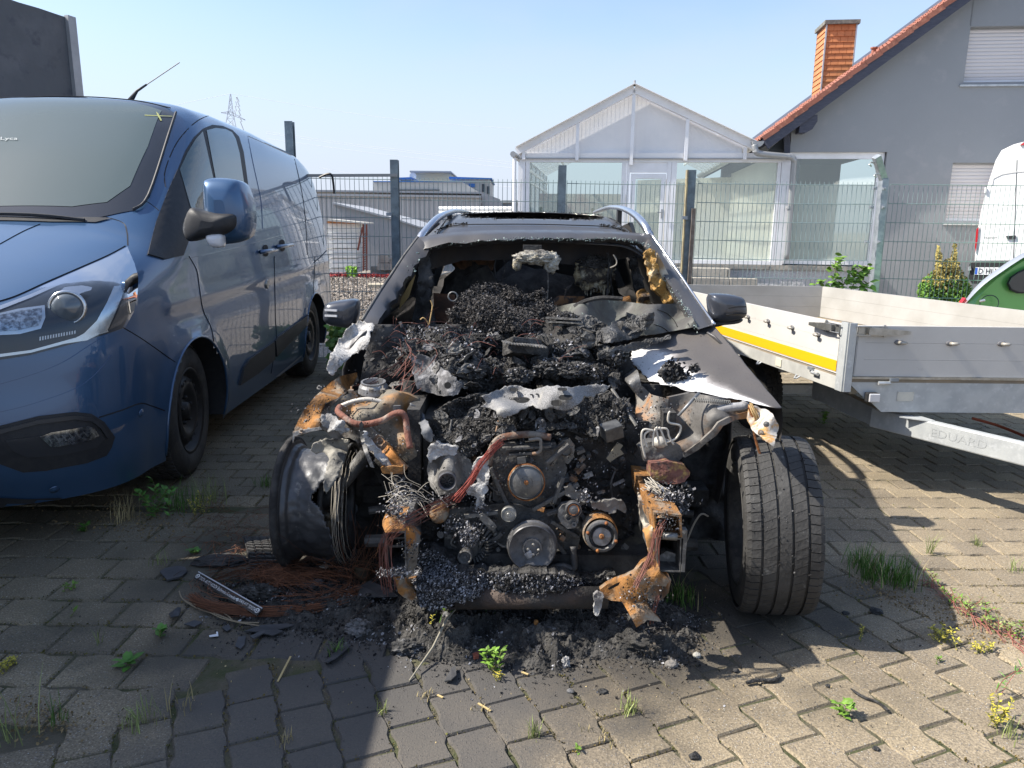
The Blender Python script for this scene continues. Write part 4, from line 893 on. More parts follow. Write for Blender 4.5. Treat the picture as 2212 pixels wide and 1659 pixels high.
latch(LP, .065, 1); latch(FR, .045, 1)
def hook(u, v, fn, n, o):
    q = onp(u, v, TA, n); m = MB(); blob(m, q+n*.004, (.026, .006, .016), 2, 0, R=rotm(z=math.degrees(atan2(n.x, -n.y)))); base = m.build('lashing_hook', mat('grey_plastic', (.14, .14, .15), .5), tr, smooth=True)
    t_ = n.cross(ZU); t_ = -t_ if t_.x < 0 and o > 0 else t_
    m = MB(); sd = V3((1, 0, 0)) if o > 0 else -dl*-1
    m.tube([q+n*.006, q+n*.026+sd*.004, q+n*.030+sd*.022*o, q+n*.026+sd*.036*o], [.010, .010, .010, .005], 8); subp(m, 'hook_arm', mat('worn_hook', (.36, .34, .30), .5, .3), base, smooth=True)
for u, v in ((1617, 684), (1660, 693), (1712, 707), (1768, 722)): hook(u, v, LP, nl, -1)
for u, v in ((1941, 739), (2052, 741), (2163, 742), (2275, 744)): hook(u, v, FR, nf, 1)
# hinges, eyes under the rails, lamp and plate
for fn, s, nm in ((LP, .30, 0), (FR, .255, 1)):
    lbox(fn, s, s+.05, .665, .683, .004, .020).build('hinge', GALV, tr)
    m = MB(); m.tube([fn(s-.065, .655, .018), fn(s+.0, .655, .018)], .011, 8); m.build('hinge_pin', STEELL, tr)
for s in (.45, .95, 1.5, 2.1): m = MB(); m.tube([LP(s, .605, -.005), LP(s+.01, .585, .02), LP(s+.035, .580, .02), LP(s+.045, .60, .0)], .006, 6); m.build('lashing_eye', STEELL, tr)
lbox(LP, .68, .75, .615, .665, .004, .01).build('side_reflector', mat('cream_plastic', (.6, .56, .45), .6), tr)
lbox(FR, .125, .195, .545, .600, .0, .035).build('lamp_body', BLKP, tr, bevel=.006)
lbox(FR, .135, .197, .548, .597, .035, .045).build('marker_lamp', mat('lamp_lens', (.6, .6, .62), .15, coat=1), tr, bevel=.006)
pm = lbox(FR, .315, .41, .548, .602, .0, .003).build('data_plate', mat('white_plate', (.60, .58, .50), .5, col2=(.5, .49, .44), ns=12), tr)
for a, z in ((.32, .553), (.405, .553), (.32, .597), (.405, .597)): m = MB(); m.disc(FR(a, z, .0042), nf, .003, 6); subp(m, 'rivet', CHRM, pm)
# drawbar arms, chassis, wheels
zc = .40
p0 = zpt(1797, 866, zc); p1 = zpt(1882, 900, zc); p2 = zpt(2017, 932, zc); p3 = zpt(2230, 984, zc)
dd = (p3-p2).normalized(); p3b = p3+dd*.55
m = MB(); m.bar(p2-dd*.38, p3b, .05, .118); arm = m.build('drawbar_arm', ZINC, tr, bevel=.008)
q1 = p2-dd*.36; m = MB(); back_ = (q1+V3((-.14, .62, .02)))
m.hexa([q1+V3((-.0, 0, -.06)), q1+V3((.05, .01, -.06)), back_+V3((.05, .0, -.04)), back_+V3((0, 0, -.04))], [q1+V3((-.0, 0, .05)), q1+V3((.05, .01, .05)), back_+V3((.05, .0, .10)), back_+V3((0, 0, .10))]); m.build('drawbar_arm', ZINC, tr)
m = MB(); m.prism([p2+V3((-.02, .0, .055))+q for q in (V3((-.13, .1, 0)), V3((.0, 0, 0)), V3((.03, .02, 0)), V3((.0, .12, 0)))], (0, 0, .006)); m.build('gusset', ZINC, tr)
sidev = dd.cross(ZU).normalized(); sidev = sidev if sidev.y < 0 else -sidev
text_obj('embossed_lettering', 'EDUARD', p2+dd*.0+sidev*.0255-ZU*.02+V3((0, 0, 0)), dd, ZU, .045, mat('embossed_zinc', (.43, .45, .455), .5, .3), tr, .001, wfit=.30)
for k, (a, b) in enumerate(((TA+V3((.2, .3, 0)), TE+V3((.25, -.1, 0))), (TB+V3((-.5, .3, 0)), TD+V3((-.3, -.1, 0))))):
    m = MB(); m.bar(V3((a.x, a.y, .58)), V3((b.x, b.y, .58)), .05, .12); m.build('chassis_beam', ZINC, tr)
for s in (.8, 1.6, 2.4):
    m = MB(); a = TA+dl*s; b = TB+(TD-TB).normalized()*s; m.bar(V3((a.x+.05, a.y, .60)), V3((b.x-.05, b.y, .60)), .05, .08); m.build('cross_member', ZINC, tr)
def twheel(s, o):
    c = TA+dl*s-nl*o; c = V3((c.x, c.y, .295)); R_ = .295; wd = .16
    m = MB(); pr = [(-wd/2+.01, R_*.62), (-wd/2, R_*.72), (-wd/2+.005, R_*.9), (-wd*.36, R_*.985), (wd*.36, R_*.985), (wd/2-.005, R_*.9), (wd/2, R_*.72), (wd/2-.01, R_*.62)]
    m.lathe(c, nl, pr, 40); ty = m.build('tyre', MC['tyre_rubber'], tr, smooth=True)
    m = MB(); 
    for k in range(56):
        a = 2*pi*k/56; e = V3((dl.x*cos(a), dl.y*cos(a), sin(a))); tt_ = V3((-dl.x*sin(a), -dl.y*sin(a), cos(a)))
        for w0, w1, sk in ((-.062, -.024, .008), (-.018, .018, -.006), (.024, .062, .008)):
            b = R_*.980; t = R_*1.008; h = .0125
            P4 = [(w0, -h), (w1, -h+sk), (w1, h+sk), (w0, h)]
            m.hexa([c+nl*w_+tt_*q+e*b for w_, q in P4], [c+nl*w_+tt_*q*.9+e*t for w_, q in P4])
    subp(m, 'tread_blocks', MC['tyre_rubber'], ty)['kind'] = 'stuff'
    m = MB(); m.lathe(c, nl, [(.06, R_*.62), (.062, R_*.58), (.03, R_*.5), (.02, R_*.3), (.045, R_*.24), (.045, 0)], 24); m.build('rim', mat('beige_rim', (.40, .34, .22), .5, .3, col2=(.2, .17, .12), ns=12), tr, smooth=True)
twheel(1.42, .22); twheel(2.12, .22); 
m = MB(); a = LP(1.42, .30, -.3); m.bar(a, a+V3((1.1, .1, 0)), .07, .07); m.build('axle', ZINC, tr)
m = MB(); m.tube(smoothpath([zpt(2100, 903, .25), zpt(2150, 917, .22), zpt(2200, 936, .2), zpt(2260, 962, .2)], 4), .010, 6); tag(m.build('red_hose', mat('faded_red', (.34, .09, .05), .7)), 'faded red hose running along behind the trailer drawbar', 'hose')
# ------------------------------------------------------------ blue van (front towards the camera)
from mathutils.geometry import delaunay_2d_cdt
BLUE = mat('blue_metallic_paint', (.042, .10, .20), .34, .4, coat=1, col2=(.039, .094, .19), ns=.4)
VG = bpy.data.materials.new('van_glass'); VG.use_nodes = True
b_ = VG.node_tree.nodes['Principled BSDF']; b_.inputs['Base Color'].default_value = (.07, .092, .084, 1); b_.inputs['Roughness'].default_value = .03; b_.inputs['Coat Weight'].default_value = .4; b_.inputs['Specular IOR Level'].default_value = .8
RUB = mat('black_trim', (.022, .023, .026), .55, col2=(.03, .03, .032), ns=30, bump=.1, bs=200)
GAP = mat('panel_gap', (.005, .006, .009), .7)
VS = 1.10; vth = radians(2.0); VO = V3((-2.93, 2.99, 0))
vX = V3((cos(vth), sin(vth), 0)); vY = V3((-sin(vth), cos(vth), 0))
def VP(x, y, z): return VO+vX*(x*VS)+vY*(y*VS)+ZU*(z*VS)
def lerp(tab, t):
    if t <= tab[0][0]: return tab[0][1]
    for (a, fa), (b, fb) in zip(tab, tab[1:]):
        if t <= b: return fa+(fb-fa)*(t-a)/(b-a)
    return tab[-1][1]
def smt(tab, t, h): return sum(lerp(tab, t+h*k)*w_ for k, w_ in ((-2, .11), (-1, .22), (0, .34), (1, .22), (2, .11)))
TOPZ = [(-.2, .90), (0, 1.0), (.15, 1.06), (.5, 1.20), (.8, 1.30), (1.0, 1.36), (1.08, 1.40), (1.5, 1.76), (1.8, 1.99), (1.95, 2.08), (2.15, 2.125), (2.6, 2.14), (3.4, 2.135), (4.6, 2.09), (5.0, 2.0), (5.12, 1.85)]
INS = [(.18, .05), (.32, .015), (.5, 0), (.80, .0), (.90, .014), (1.02, .014), (1.2, .030), (1.4, .055), (1.6, .090), (1.8, .125), (1.95, .150), (2.1, .17)]
YOF = [(.1, .16), (.22, .10), (.34, .03), (.5, .0), (.62, .015), (.70, .035), (.85, .055), (1.0, .075), (1.1, .11), (1.3, .14)]
ARCH = [(1.20, .335, .428), (4.02, .335, .42)]
YL = 5.12
def half(y):
    a = .985 if y > .62 else .985*max(0, 1-max(0, 1-y/.62)**2.5)**(1/2.5)
    if y > 4.75: a *= max(0.01, 1-((y-4.75)/.40)**2.6)**(.385)
    return a
def xs(y, z):
    yy = y-smt(YOF, z, .02)*max(0, 1-y/.8)
    x = max(.02, half(yy)-smt(INS, z, .03))
    for (ay, az, R) in ARCH:
        r = hypot(y-ay, z-az)
        if r > R*.6: x += .022*math.exp(-((r-R)/.075)**2)*(1 if z < az+R*1.2 else 0)
    x += .008*math.exp(-((z-.97-.012*(y-2))/.035)**2)*(1 if y > .9 else 0)
    return x
def section(y):
    pts = []; zt_ = smt(TOPZ, y, .035); zm = min(.82, zt_-.25)
    for k in range(16): z = .20+(zm-.20)*k/16; pts.append((xs(y, z), z))
    crown = .055 if y < 1.0 else (.10 if y < 1.9 else .05)
    crown = lerp([(0, .07), (.9, .06), (1.2, .09), (1.7, .07), (2.1, .05), (5, .05)], y)
    n = lerp([(0, 5), (.9, 6.5), (1.3, 8), (2.1, 9), (5, 9)], y)
    nT = 54
    for k in range(nT+1):
        th = (pi/2)*k/nT; th = (pi/2)*(k/nT)
        dx, dz = cos(th), sin(th)*.6
        lo, hi = 0, 3
        for _ in range(26):
            r = (lo+hi)/2; x = r*dx; z = zm+r*dz
            xw = xs(y, min(z, zt_)); zz = zt_-crown*(min(1, x/xw))**2-zm
            f = (x/xw)**n+(max(0, z-zm)/max(.05, zz))**n
            if f < 1: lo = r
            else: hi = r
        pts.append((lo*dx, zm+lo*dz))
    return pts
ys = sorted(set([round(.62*(1-cos(pi/2*k/26)), 4)+.004 for k in range(27)]+[.62+.045*k for k in range(int((4.75-.62)/.045))]+[4.75+.37*sin(pi/2*k/12) for k in range(13)]))
secs = [section(y) for y in ys]; nc = len(secs[0])
van = thing('blue_van', 'dark metallic blue panel van parked left of the burnt car', 'van', tuple(VP(0, 2.5, 0)))
verts = []; idx = {}
def vkey(i, k, s): return (s*(nc)+k)*len(ys)+i
for s, sg in ((0, 1), (1, -1)):
    for k in range(nc):
        for i, y in enumerate(ys):
            x, z = secs[i][k]
            for (ay, az, R) in ARCH:
                r = hypot(y-ay, z-az)
                if abs(r-R) < .024 and z < .8: y2 = ay+(y-ay)*R/r; z2 = az+(z-az)*R/r; break
            else: y2, z2 = y, z
            verts.append(VP(sg*x, y2, z2))
faces = []
for s in (0, 1):
    for k in range(nc-1):
        for i in range(len(ys)-1):
            f = (vkey(i, k, s), vkey(i+1, k, s), vkey(i+1, k+1, s), vkey(i, k+1, s))
            yc = sum(((verts[q]-VO).dot(vY))/VS for q in f)/4; zc = sum(verts[q].z/VS for q in f)/4
            if k < 20 and any(hypot(yc-ay, zc-az) < R-.004 for ay, az, R in ARCH): continue
            faces.append(f if s == 0 else f[::-1])
b0 = len(verts)
faces.append(tuple(vkey(len(ys)-1, k, 0) for k in range(nc))+tuple(vkey(len(ys)-1, k, 1) for k in range(nc-1, -1, -1)))
faces.append(tuple(vkey(0, k, 0) for k in range(nc))[::-1]+tuple(vkey(0, k, 1) for k in range(nc)))
m = MB(); m.add(verts, faces); bodyo = m.build('body', BLUE, van, smooth=True)
bm = bmesh.new(); bm.from_mesh(bodyo.data); bmesh.ops.remove_doubles(bm, verts=bm.verts, dist=.0004); bmesh.ops.recalc_face_normals(bm, faces=bm.faces); bm.to_mesh(bodyo.data); bm.free()
BV = BVHTree.FromPolygons(verts, faces)
def vb(u, v, off=0):
    d = ray(u, v).normalized(); h, n, i, t = BV.ray_cast(CAM, d)
    if h is None: return None
    if n.dot(d) > 0: n = -n
    return h+n*off
def vtop(x, y, off=0):
    o = VP(x, y, 3.0); h, n, i, t = BV.ray_cast(o, V3((0, 0, -1)))
    if n.z < 0: n = -n
    return h+n*off
def smooth2(poly, n=4):
    m_ = len(poly); out = []
    for i in range(m_):
        a, b, c, d = [V3((*poly[(i+k) % m_], 0)) for k in (-1, 0, 1, 2)]
        for k in range(n):
            t = k/n; q = .5*((2*b)+(c-a)*t+(2*a-5*b+4*c-d)*t*t+(3*b-a-3*c+d)*t*t*t); out.append((q.x, q.y))
    return out
def patch(name, poly, mt, off, par, f=None, step=7, skirt=0, sm=0, smooth=True, bulge=None):
    f = f or vb
    if sm: poly = smooth2(poly, sm)
    else:
        q = []; n = len(poly)
        for i in range(n):
            a, b = V3(poly[i]), V3(poly[(i+1) % n]); k = max(1, int((b-a).length/step))
            q += [tuple(a+(b-a)*j/k) for j in range(k)]
        poly = q
    P = [V3(p) for p in poly]; nb = len(P); xs_ = [p.x for p in P]; ys_ = [p.y for p in P]
    x = min(xs_)+step/2
    while x < max(xs_):
        y = min(ys_)+step/2
        while y < max(ys_):
            if inpoly(x, y, poly) and min((V3((x, y))-p).length for p in P) > step*.45: P.append(V3((x, y)))
            y += step
        x += step
    r = delaunay_2d_cdt(P, [(i, (i+1) % nb) for i in range(nb)], [], 1, 1e-5)
    cv = r[0]; pts = [f(p.x, p.y, off) for p in cv]
    good = [p is not None for p in pts]
    fs = [t for t in r[2] if all(good[i] for i in t)]
    m = MB(); m.add([p if p is not None else V3((0, 0, -5)) for p in pts], fs)
    if skirt:
        bp = [f(x_, y_, off) for x_, y_ in poly]; bq = [f(x_, y_, off-skirt) for x_, y_ in poly]
        if all(q is not None for q in bp+bq): m.add(bp+bq, [(i, (i+1) % nb, nb+(i+1) % nb, nb+i) for i in range(nb)])
    o = m.build(name, mt, None)
    bm = bmesh.new(); bm.from_mesh(o.data); bmesh.ops.remove_doubles(bm, verts=bm.verts, dist=.00005); bmesh.ops.recalc_face_normals(bm, faces=bm.faces)
    for v_ in [v_ for v_ in bm.verts if not v_.link_faces]: bm.verts.remove(v_)
    bm.to_mesh(o.data); bm.free()
    if smooth: angle_smooth(o.data, 40)
    if par is not None: o.parent = par; o.matrix_parent_inverse = parent_world(par).inverted()
    return o
def gapline(pts, w=.004, par=None, f=None, n=6, name='panel_gap', mt=None, off=.0012):
    f = f or vb; pp = smoothpath([(u, v, 0) for u, v in pts], n); q = [f(p.x, p.y, off) for p in pp]; q = [p for p in q if p is not None]
    if len(q) < 2: return
    m = MB(); rows = [[], []]
    for i, p in enumerate(q):
        d = (q[min(i+1, len(q)-1)]-q[max(i-1, 0)]).normalized(); nn = (CAM-p).normalized(); s = d.cross(nn).normalized()*w/2; rows[0].append(p+s); rows[1].append(p-s)
    m.grid(rows); o = m.build(name, mt or GAP, None); o.parent = par or van; o.matrix_parent_inverse = parent_world(par or van).inverted(); return o
def z1(*a): return [(x/3, y/3) for x, y in a]
def z4(*a): return [(x/3, 553+y/3) for x, y in a]
# windscreen in plan view (x, y of the van) with a dark printed border
def ft(x, y, off=0): return vtop(x, y, off)
ws = [(-.70, 1.15), (-.4, 1.06), (0, 1.03), (.4, 1.06), (.60, 1.10), (.735, 1.19), (.77, 1.30), (.72, 1.75), (.685, 1.96), (.5, 2.01), (0, 2.04), (-.5, 2.01), (-.685, 1.96), (-.77, 1.30)]
patch('windscreen_border', ws, mat('black_frit', (.02, .021, .024), .12, coat=.6), .004, van, ft, .05)
wi = [(-.60, 1.18), (0, 1.11), (.45, 1.145), (.60, 1.20), (.67, 1.32), (.66, 1.6), (.62, 1.92), (.45, 1.965), (0, 1.99), (-.45, 1.965), (-.62, 1.92), (-.67, 1.32)]
wsg = patch('windscreen', wi, VG, .0065, van, ft, .05)
m = MB(); pts = smoothpath([ft(x, y, .012) for x, y in ws[5:9]], 5); m.tube(pts, .008, 6); m.build('screen_seal', RUB, van)
m = MB(); m.tube(smoothpath([ft(x, y, .008) for x, y in ((.64, 2.0), (.4, 2.035), (0, 2.06), (-.5, 2.03))], 5), .004, 5); m.build('roof_joint', GAP, van)
# side glass
patch('window_seal', z1((1152, 1095), (1200, 975), (1258, 885), (1318, 830), (1375, 808), (1440, 815), (1505, 842), (1548, 885), (1578, 985), (1606, 1190), (1618, 1330), (1612, 1400), (1570, 1430), (1400, 1400), (1225, 1370)), RUB, .003, van, step=5)
patch('door_glass', z1((1335, 845), (1395, 830), (1460, 838), (1500, 858), (1524, 900), (1548, 990), (1578, 1190), (1590, 1320), (1588, 1380), (1400, 1372), (1392, 1150)), VG, .006, van, step=5)
patch('quarter_glass', z1((1162, 1098), (1212, 990), (1262, 905), (1310, 852), (1376, 1150), (1384, 1360), (1232, 1345)), VG, .006, van, step=5)
patch('mirror_sail', z1((1148, 1100), (1086, 1238), (1010, 1440), (955, 1650), (1060, 1680), (1180, 1655), (1215, 1560), (1228, 1450), (1226, 1360), (1210, 1330)), RUB, .010, van, step=5, skirt=.010)
# body joints
for g_ in (z1((1072, 1215), (1066, 1130), (1095, 1030), (1155, 910), (1250, 805), (1330, 757), (1400, 752), (1500, 785), (1560, 812)),
           z1((1560, 812), (1700, 868), (1890, 962)), z1((900, 1292), (960, 1312), (1030, 1365)), z1((655, 1400), (790, 1440), (822, 1500), (828, 1590)),
           z4((1222, 0), (1272, 90), (1290, 200), (1315, 350), (1365, 460), (1385, 560)), z1((1890, 960), (1930, 1120), (1965, 1300), (1985, 1500), (1990, 1650)), z4((1776, 0), (1780, 200), (1784, 400), (1790, 540), (1775, 640), (1755, 760)),
           z4((2040, 0), (2035, 150), (2020, 350), (1995, 560)), z4((795, 462), (900, 525), (1010, 600), (1182, 722)), z4((640, 1045), (780, 1000), (905, 955), (980, 970), (1068, 1002)), z4((1570, 0), (1572, 0))):
    gapline(g_, .0065)
gapline([(175, 66.5+0), (0, 62)], .004)
gapline(z1((620, 195*3+18), (400, 590), (0, 560)), .004) if False else None
for g_ in (z1((1604, 880), (1700, 922), (1890, 1008)), z1((1604, 880), (1640, 1060), (1690, 1300), (1700, 1480)), z1((1915, 1015), (2040, 1085), (2065, 1150), (2100, 1420)), z4((1190, 20), (1500, -50), (1800, -130), (2110, -220))):
    gapline(g_, .005, name='pressed_crease', mt=mat('crease_blue', (.02, .05, .12), .3, .5, coat=1))
mo = patch('side_moulding', z4((1545, 835), (1572, 720), (1605, 668), (1700, 600), (1768, 552), (1772, 668), (1660, 760)), RUB, .016, van, step=6, skirt=.016)
mo = patch('side_moulding', z4((1776, 548), (1795, 522), (1900, 445), (2006, 368), (2002, 432), (1900, 530), (1785, 650)), RUB, .016, van, step=6, skirt=.016)
patch('sill_trim', z4((1445, 1060), (1700, 850), (1985, 612), (1985, 622), (1710, 862), (1450, 1078)), mat('sill_grey', (.28, .30, .33), .4, .4), .004, van, step=7)
for (u, v) in ((573, 541), (609, 530)):
    patch('handle_cup', [(u-6, v-8), (u, v-13), (u+5, v-9), (u+6, v+8), (u+1, v+13), (u-4, v+10)], GAP, .003, van, step=4, sm=2)
    m = MB(); a = vb(u-12, v+3, .03); b = vb(u+16, v-1, .03); m.tube([vb(u-14, v+3, .01), a, b, vb(u+17, v-1, .01)], .016, 8); m.build('door_handle', BLUE, van, smooth=True)
lk = vb(576, 613, .004); m = MB(); m.lathe(lk-vX*.004, vX, [(0, .036), (.008, .036), (.012, .028), (.010, .022), (.014, 0)], 20); m.build('lock_cylinder', CHRM, van, smooth=True)
gapline(z1((2030, 1700), (2080, 1655), (2142, 1590)), .02, name='slide_rail', mt=RUB)
# front: headlamp, bumper, fog lamp
HL = z4((-60, 345), (100, 292), (300, 200), (500, 112), (700, 22), (822, -45), (862, 60), (882, 150), (872, 250), (848, 360), (790, 468), (700, 500), (500, 560), (200, 640), (0, 672), (-60, 680))
hl = patch('headlamp', HL, mat('headlamp_interior', (.035, .042, .055), .3, .2), .002, van, step=6)
CHR = mat('chrome', (.55, .57, .60), .22, .9); LENS = mat('lamp_reflector', (.5, .52, .55), .18, .9, col2=(.15, .16, .18), ns=60, lo=.4, hi=.6)
def hp(name, poly, mt, off, step=5, sk=0, sm=0): return patch(name, poly, mt, off, hl, step=step, skirt=sk, sm=sm)
hp('chrome_brow', z4((-50, 345), (200, 252), (400, 165), (600, 118), (765, 100), (776, 148), (680, 165), (520, 160), (400, 185), (200, 275), (-50, 372)), CHR, .006)
hp('chrome_fin', z4((800, 192), (735, 200), (690, 300), (620, 420), (540, 500), (430, 560), (300, 585), (560, 545), (690, 480), (730, 390), (800, 225)), CHR, .007)
hp('chrome_rim', z4((-50, 660), (200, 625), (500, 545), (700, 490), (690, 480), (480, 530), (200, 608), (-50, 640)), CHR, .006)
hp('inner_lamp_ring', z4((-50, 385), (120, 345), (290, 322), (294, 400), (265, 470), (130, 505), (-50, 515)), CHR, .006)
hp('inner_lamp', z4((-50, 400), (120, 362), (272, 342), (274, 398), (250, 450), (120, 480), (-50, 492)), LENS, .009)
pc = vb(147, 664, .0); pn = (CAM-pc).normalized(); pn = (pn+V3((-.1, -.4, 0))).normalized()
m = MB(); m.lathe(pc+pn*.012, pn, [(0, .080), (.012, .078), (.014, .068), (.004, .064)], 32); subp(m, 'projector_ring', CHR, hl, smooth=True)
m = MB(); m.lathe(pc+pn*.012, pn, [(0, .066), (.020, .060), (.034, .040), (.040, .0)], 32); subp(m, 'projector_lens', mat('lens_dark', (.10, .12, .14), .03, coat=1), hl, smooth=True)
hp('projector_brow', z4((365, 290), (420, 250), (520, 235), (585, 245), (578, 262), (500, 290), (430, 295)), CHR, .045)
hp('corner_lamp', z4((830, 60), (872, 140), (862, 250), (838, 350), (780, 440), (700, 478), (740, 400), (810, 240)), mat('smoked_lens', (.12, .10, .09), .08, coat=1), .005)
for i in range(14):
    u = 255+17*i; hp('led_tooth', z4((u, 548-.20*(u-255)), (u+9, 545-.20*(u-255)), (u+9, 520-.18*(u-255)), (u, 524-.18*(u-255))), WHITE, .010, step=3)
def clear_glass(name):
    return glass_mat(name, (.9, .93, .95), .01, .25)
CLG = glass_mat('clear_lamp_cover', (.9, .93, .95), .01, .1)
for n_ in CLG.node_tree.nodes:
    if n_.type == 'FRESNEL': n_.inputs[0].default_value = 1.22
hp('lamp_cover', HL, CLG, .016, step=7)
gapline([(u, v-4) for u, v in z4((-50, 320), (100, 275), (300, 185), (500, 98), (700, 10), (815, -52))], .010)
FG = z4((-70, 1130), (0, 1098), (250, 1035), (480, 1008), (590, 1020), (675, 1075), (742, 1170), (720, 1240), (688, 1292), (560, 1340), (300, 1388), (150, 1400), (0, 1345), (-70, 1310))
fg = patch('fog_surround', FG, RUB, .004, van, step=7)
patch('surround_ridge', z4((-70, 1150), (0, 1122), (250, 1058), (480, 1030), (590, 1042), (655, 1092), (700, 1160), (690, 1180), (640, 1110), (585, 1068), (480, 1056), (250, 1085), (0, 1150), (-70, 1180)), mat('satin_black', (.035, .036, .04), .35), .014, fg, step=6, skirt=.01)
patch('surround_panel', z4((35, 1190), (250, 1165), (500, 1120), (640, 1130), (672, 1180), (620, 1235), (400, 1285), (180, 1300), (90, 1260)), mat('satin_black', (.035, .036, .04), .35), .010, fg, step=6, skirt=.006)
fl_ = patch('fog_lamp', z4((258, 1165), (330, 1138), (450, 1118), (560, 1098), (602, 1112), (632, 1158), (560, 1190), (450, 1214), (350, 1230), (318, 1222)), LENS, .016, fg, step=4, skirt=.008)
patch('lamp_glass', z4((258, 1165), (330, 1138), (450, 1118), (560, 1098), (602, 1112), (632, 1158), (560, 1190), (450, 1214), (350, 1230), (318, 1222)), CLG, .024, fg, step=6)
for i in range(7):
    a = 300+45*i; patch('lamp_rib', z4((a, 1160-.12*(a-300)), (a+8, 1158-.12*(a-300)), (a+40, 1205-.2*(a-300)), (a+30, 1207-.2*(a-300))), CHR, .018, fg, step=4)
for (u, v) in ((117.5, 1056.5), (304, 892)):
    p = vb(u, v, .001); d_ = (vb(u+3, v, 0)-p).cross(vb(u, v+3, 0)-p).normalized(); d_ = d_ if d_.dot(CAM-p) > 0 else -d_
    m = MB(); m.lathe(p, d_, [(0, .022), (.004, .020), (.004, .014), (.007, .012), (.008, 0)], 16); m.build('parking_sensor', BLUE, van, smooth=True)
patch('bumper_lip', [(-20, 1072), (60, 1076), (160, 1072), (240, 1058), (300, 1035), (330, 1010), (332, 1030), (290, 1070), (200, 1092), (60, 1104), (-20, 1104)], RUB, .006, van, step=8)
patch('grille', [(-60, 700), (-10, 690), (-6, 740), (-60, 750)], RUB, .004, van, step=8)
for g_ in (z4((-40, 840), (200, 770), (400, 690), (560, 590), (700, 500)), z4((0, 1010), (200, 960), (480, 860), (620, 760), (720, 640))):
    gapline(g_, .003, name='bumper_crease', mt=mat('crease_blue', (.02, .05, .12), .3, .5, coat=1))
# wheel arches inside, wheels
for (ay, az, R) in ARCH:
    for sg in (1, -1):
        m = MB(); rows = []
        for k in range(25):
            a = -.25+(pi+.5)*k/24; y, z = ay+cos(a)*(R+.002), az+sin(a)*(R+.002)
            rows.append([VP(sg*(xs(y, max(.2, z))-.004), y, z), VP(sg*.55, y, z)])
        m.grid(rows); m.build('arch_liner', RUB, van, smooth=True)
        if sg == 1:
            m = MB(); m.tube([VP(xs(ay+cos(a)*R, max(.2, az+sin(a)*R))+.0, ay+cos(a)*R, az+sin(a)*R) for a in [(-.25+(pi+.5)*k/30) for k in range(31)]], .008, 5); m.build('arch_lip', BLUE, van, smooth=True)
TYR = mat('van_tyre', (.028, .027, .026), .85, col2=(.06, .055, .048), ns=6, bump=.3, bs=60); RIMB = mat('black_steel_rim', (.022, .022, .023), .5, .3, col2=(.07, .055, .045), ns=9, lo=.55, hi=.75)
def vwheel(y, sg, steer=0, x=.955):
    wh = VP(sg*x, y, .340); R_ = .40; wd = .245; ax = (Matrix.Rotation(vth+steer, 3, 'Z')@V3((sg, 0, 0))).normalized(); fw = ax.cross(ZU)
    c = V3((wh.x, wh.y, R_))-ax*wd/2
    m = MB(); pr = [(-wd/2, R_*.5), (-wd/2, R_*.88), (-wd/2+.025, R_*.97), (-wd*.25, R_*1.0), (wd*.25, R_*1.0), (wd/2-.025, R_*.97), (wd/2, R_*.9), (wd/2+.006, R_*.78), (wd/2, R_*.665), (wd/2-.012, R_*.64)]
    m.lathe(c, ax, pr, 48); ty = m.build('tyre', TYR, van, smooth=True)
    m = MB()
    for k in range(64):
        a = 2*pi*k/64; e = lambda a_: fw*cos(a_)+ZU*sin(a_)
        for w0, w1, s_ in ((-.10, -.055, .02), (-.05, -.004, -.02), (.004, .05, .02), (.055, .10, -.02)):
            q = [(w0, a-.03), (w1, a-.03+s_), (w1, a+.03+s_), (w0, a+.03)]; rr = R_*(.985 if abs(w0+w1) > .12 else .996)
            m.hexa([c+ax*w_+e(a_)*rr for w_, a_ in q], [c+ax*w_+e(a_)*(rr+.009) for w_, a_ in q])
    subp(m, 'tread_blocks', TYR, ty)['kind'] = 'stuff'
    m = MB(); m.lathe(c, ax, [(wd/2-.014, R_*.66), (wd/2, R_*.64), (wd/2-.01, R_*.60), (wd/2-.045, R_*.575), (wd/2-.055, R_*.53), (wd/2-.03, R_*.50), (wd/2-.012, R_*.40), (wd/2-.02, R_*.33), (wd/2-.055, R_*.26), (wd/2-.055, R_*.13), (wd/2-.02, R_*.12), (wd/2-.015, 0)], 40); rim = m.build('rim', RIMB, van, smooth=True)
    for k in range(16):
        a = 2*pi*k/16; p = c+ax*(wd/2-.018)+(fw*cos(a)+ZU*sin(a))*R_*.455; m = MB()
        t_ = -fw*sin(a)+ZU*cos(a); r_2 = fw*cos(a)+ZU*sin(a)
        m.add([p+ax*.004+t_*(.017*cos(b))+r_2*(.011*sin(b)) for b in [2*pi*j/8 for j in range(8)]], [tuple(range(8))]); subp(m, 'rim_slot', GAP, rim)
    for k in range(5):
        a = 2*pi*k/5+.3; p = c+ax*(wd/2-.055)+(fw*cos(a)+ZU*sin(a))*R_*.20; m = MB(); m.lathe(p, ax, [(0, .013), (.03, .011), (.036, .006), (.036, 0)], 8); subp(m, 'wheel_nut', RIMB, rim)
vwheel(1.18, 1, radians(5)); vwheel(4.0, 1); vwheel(1.16, -1); vwheel(4.0, -1)
m = MB(); m.box(VP(0, 2.6, .26), (1.5*VS, 4.4*VS, .12), rotm(z=2)); m.build('underbody', GAP, van)
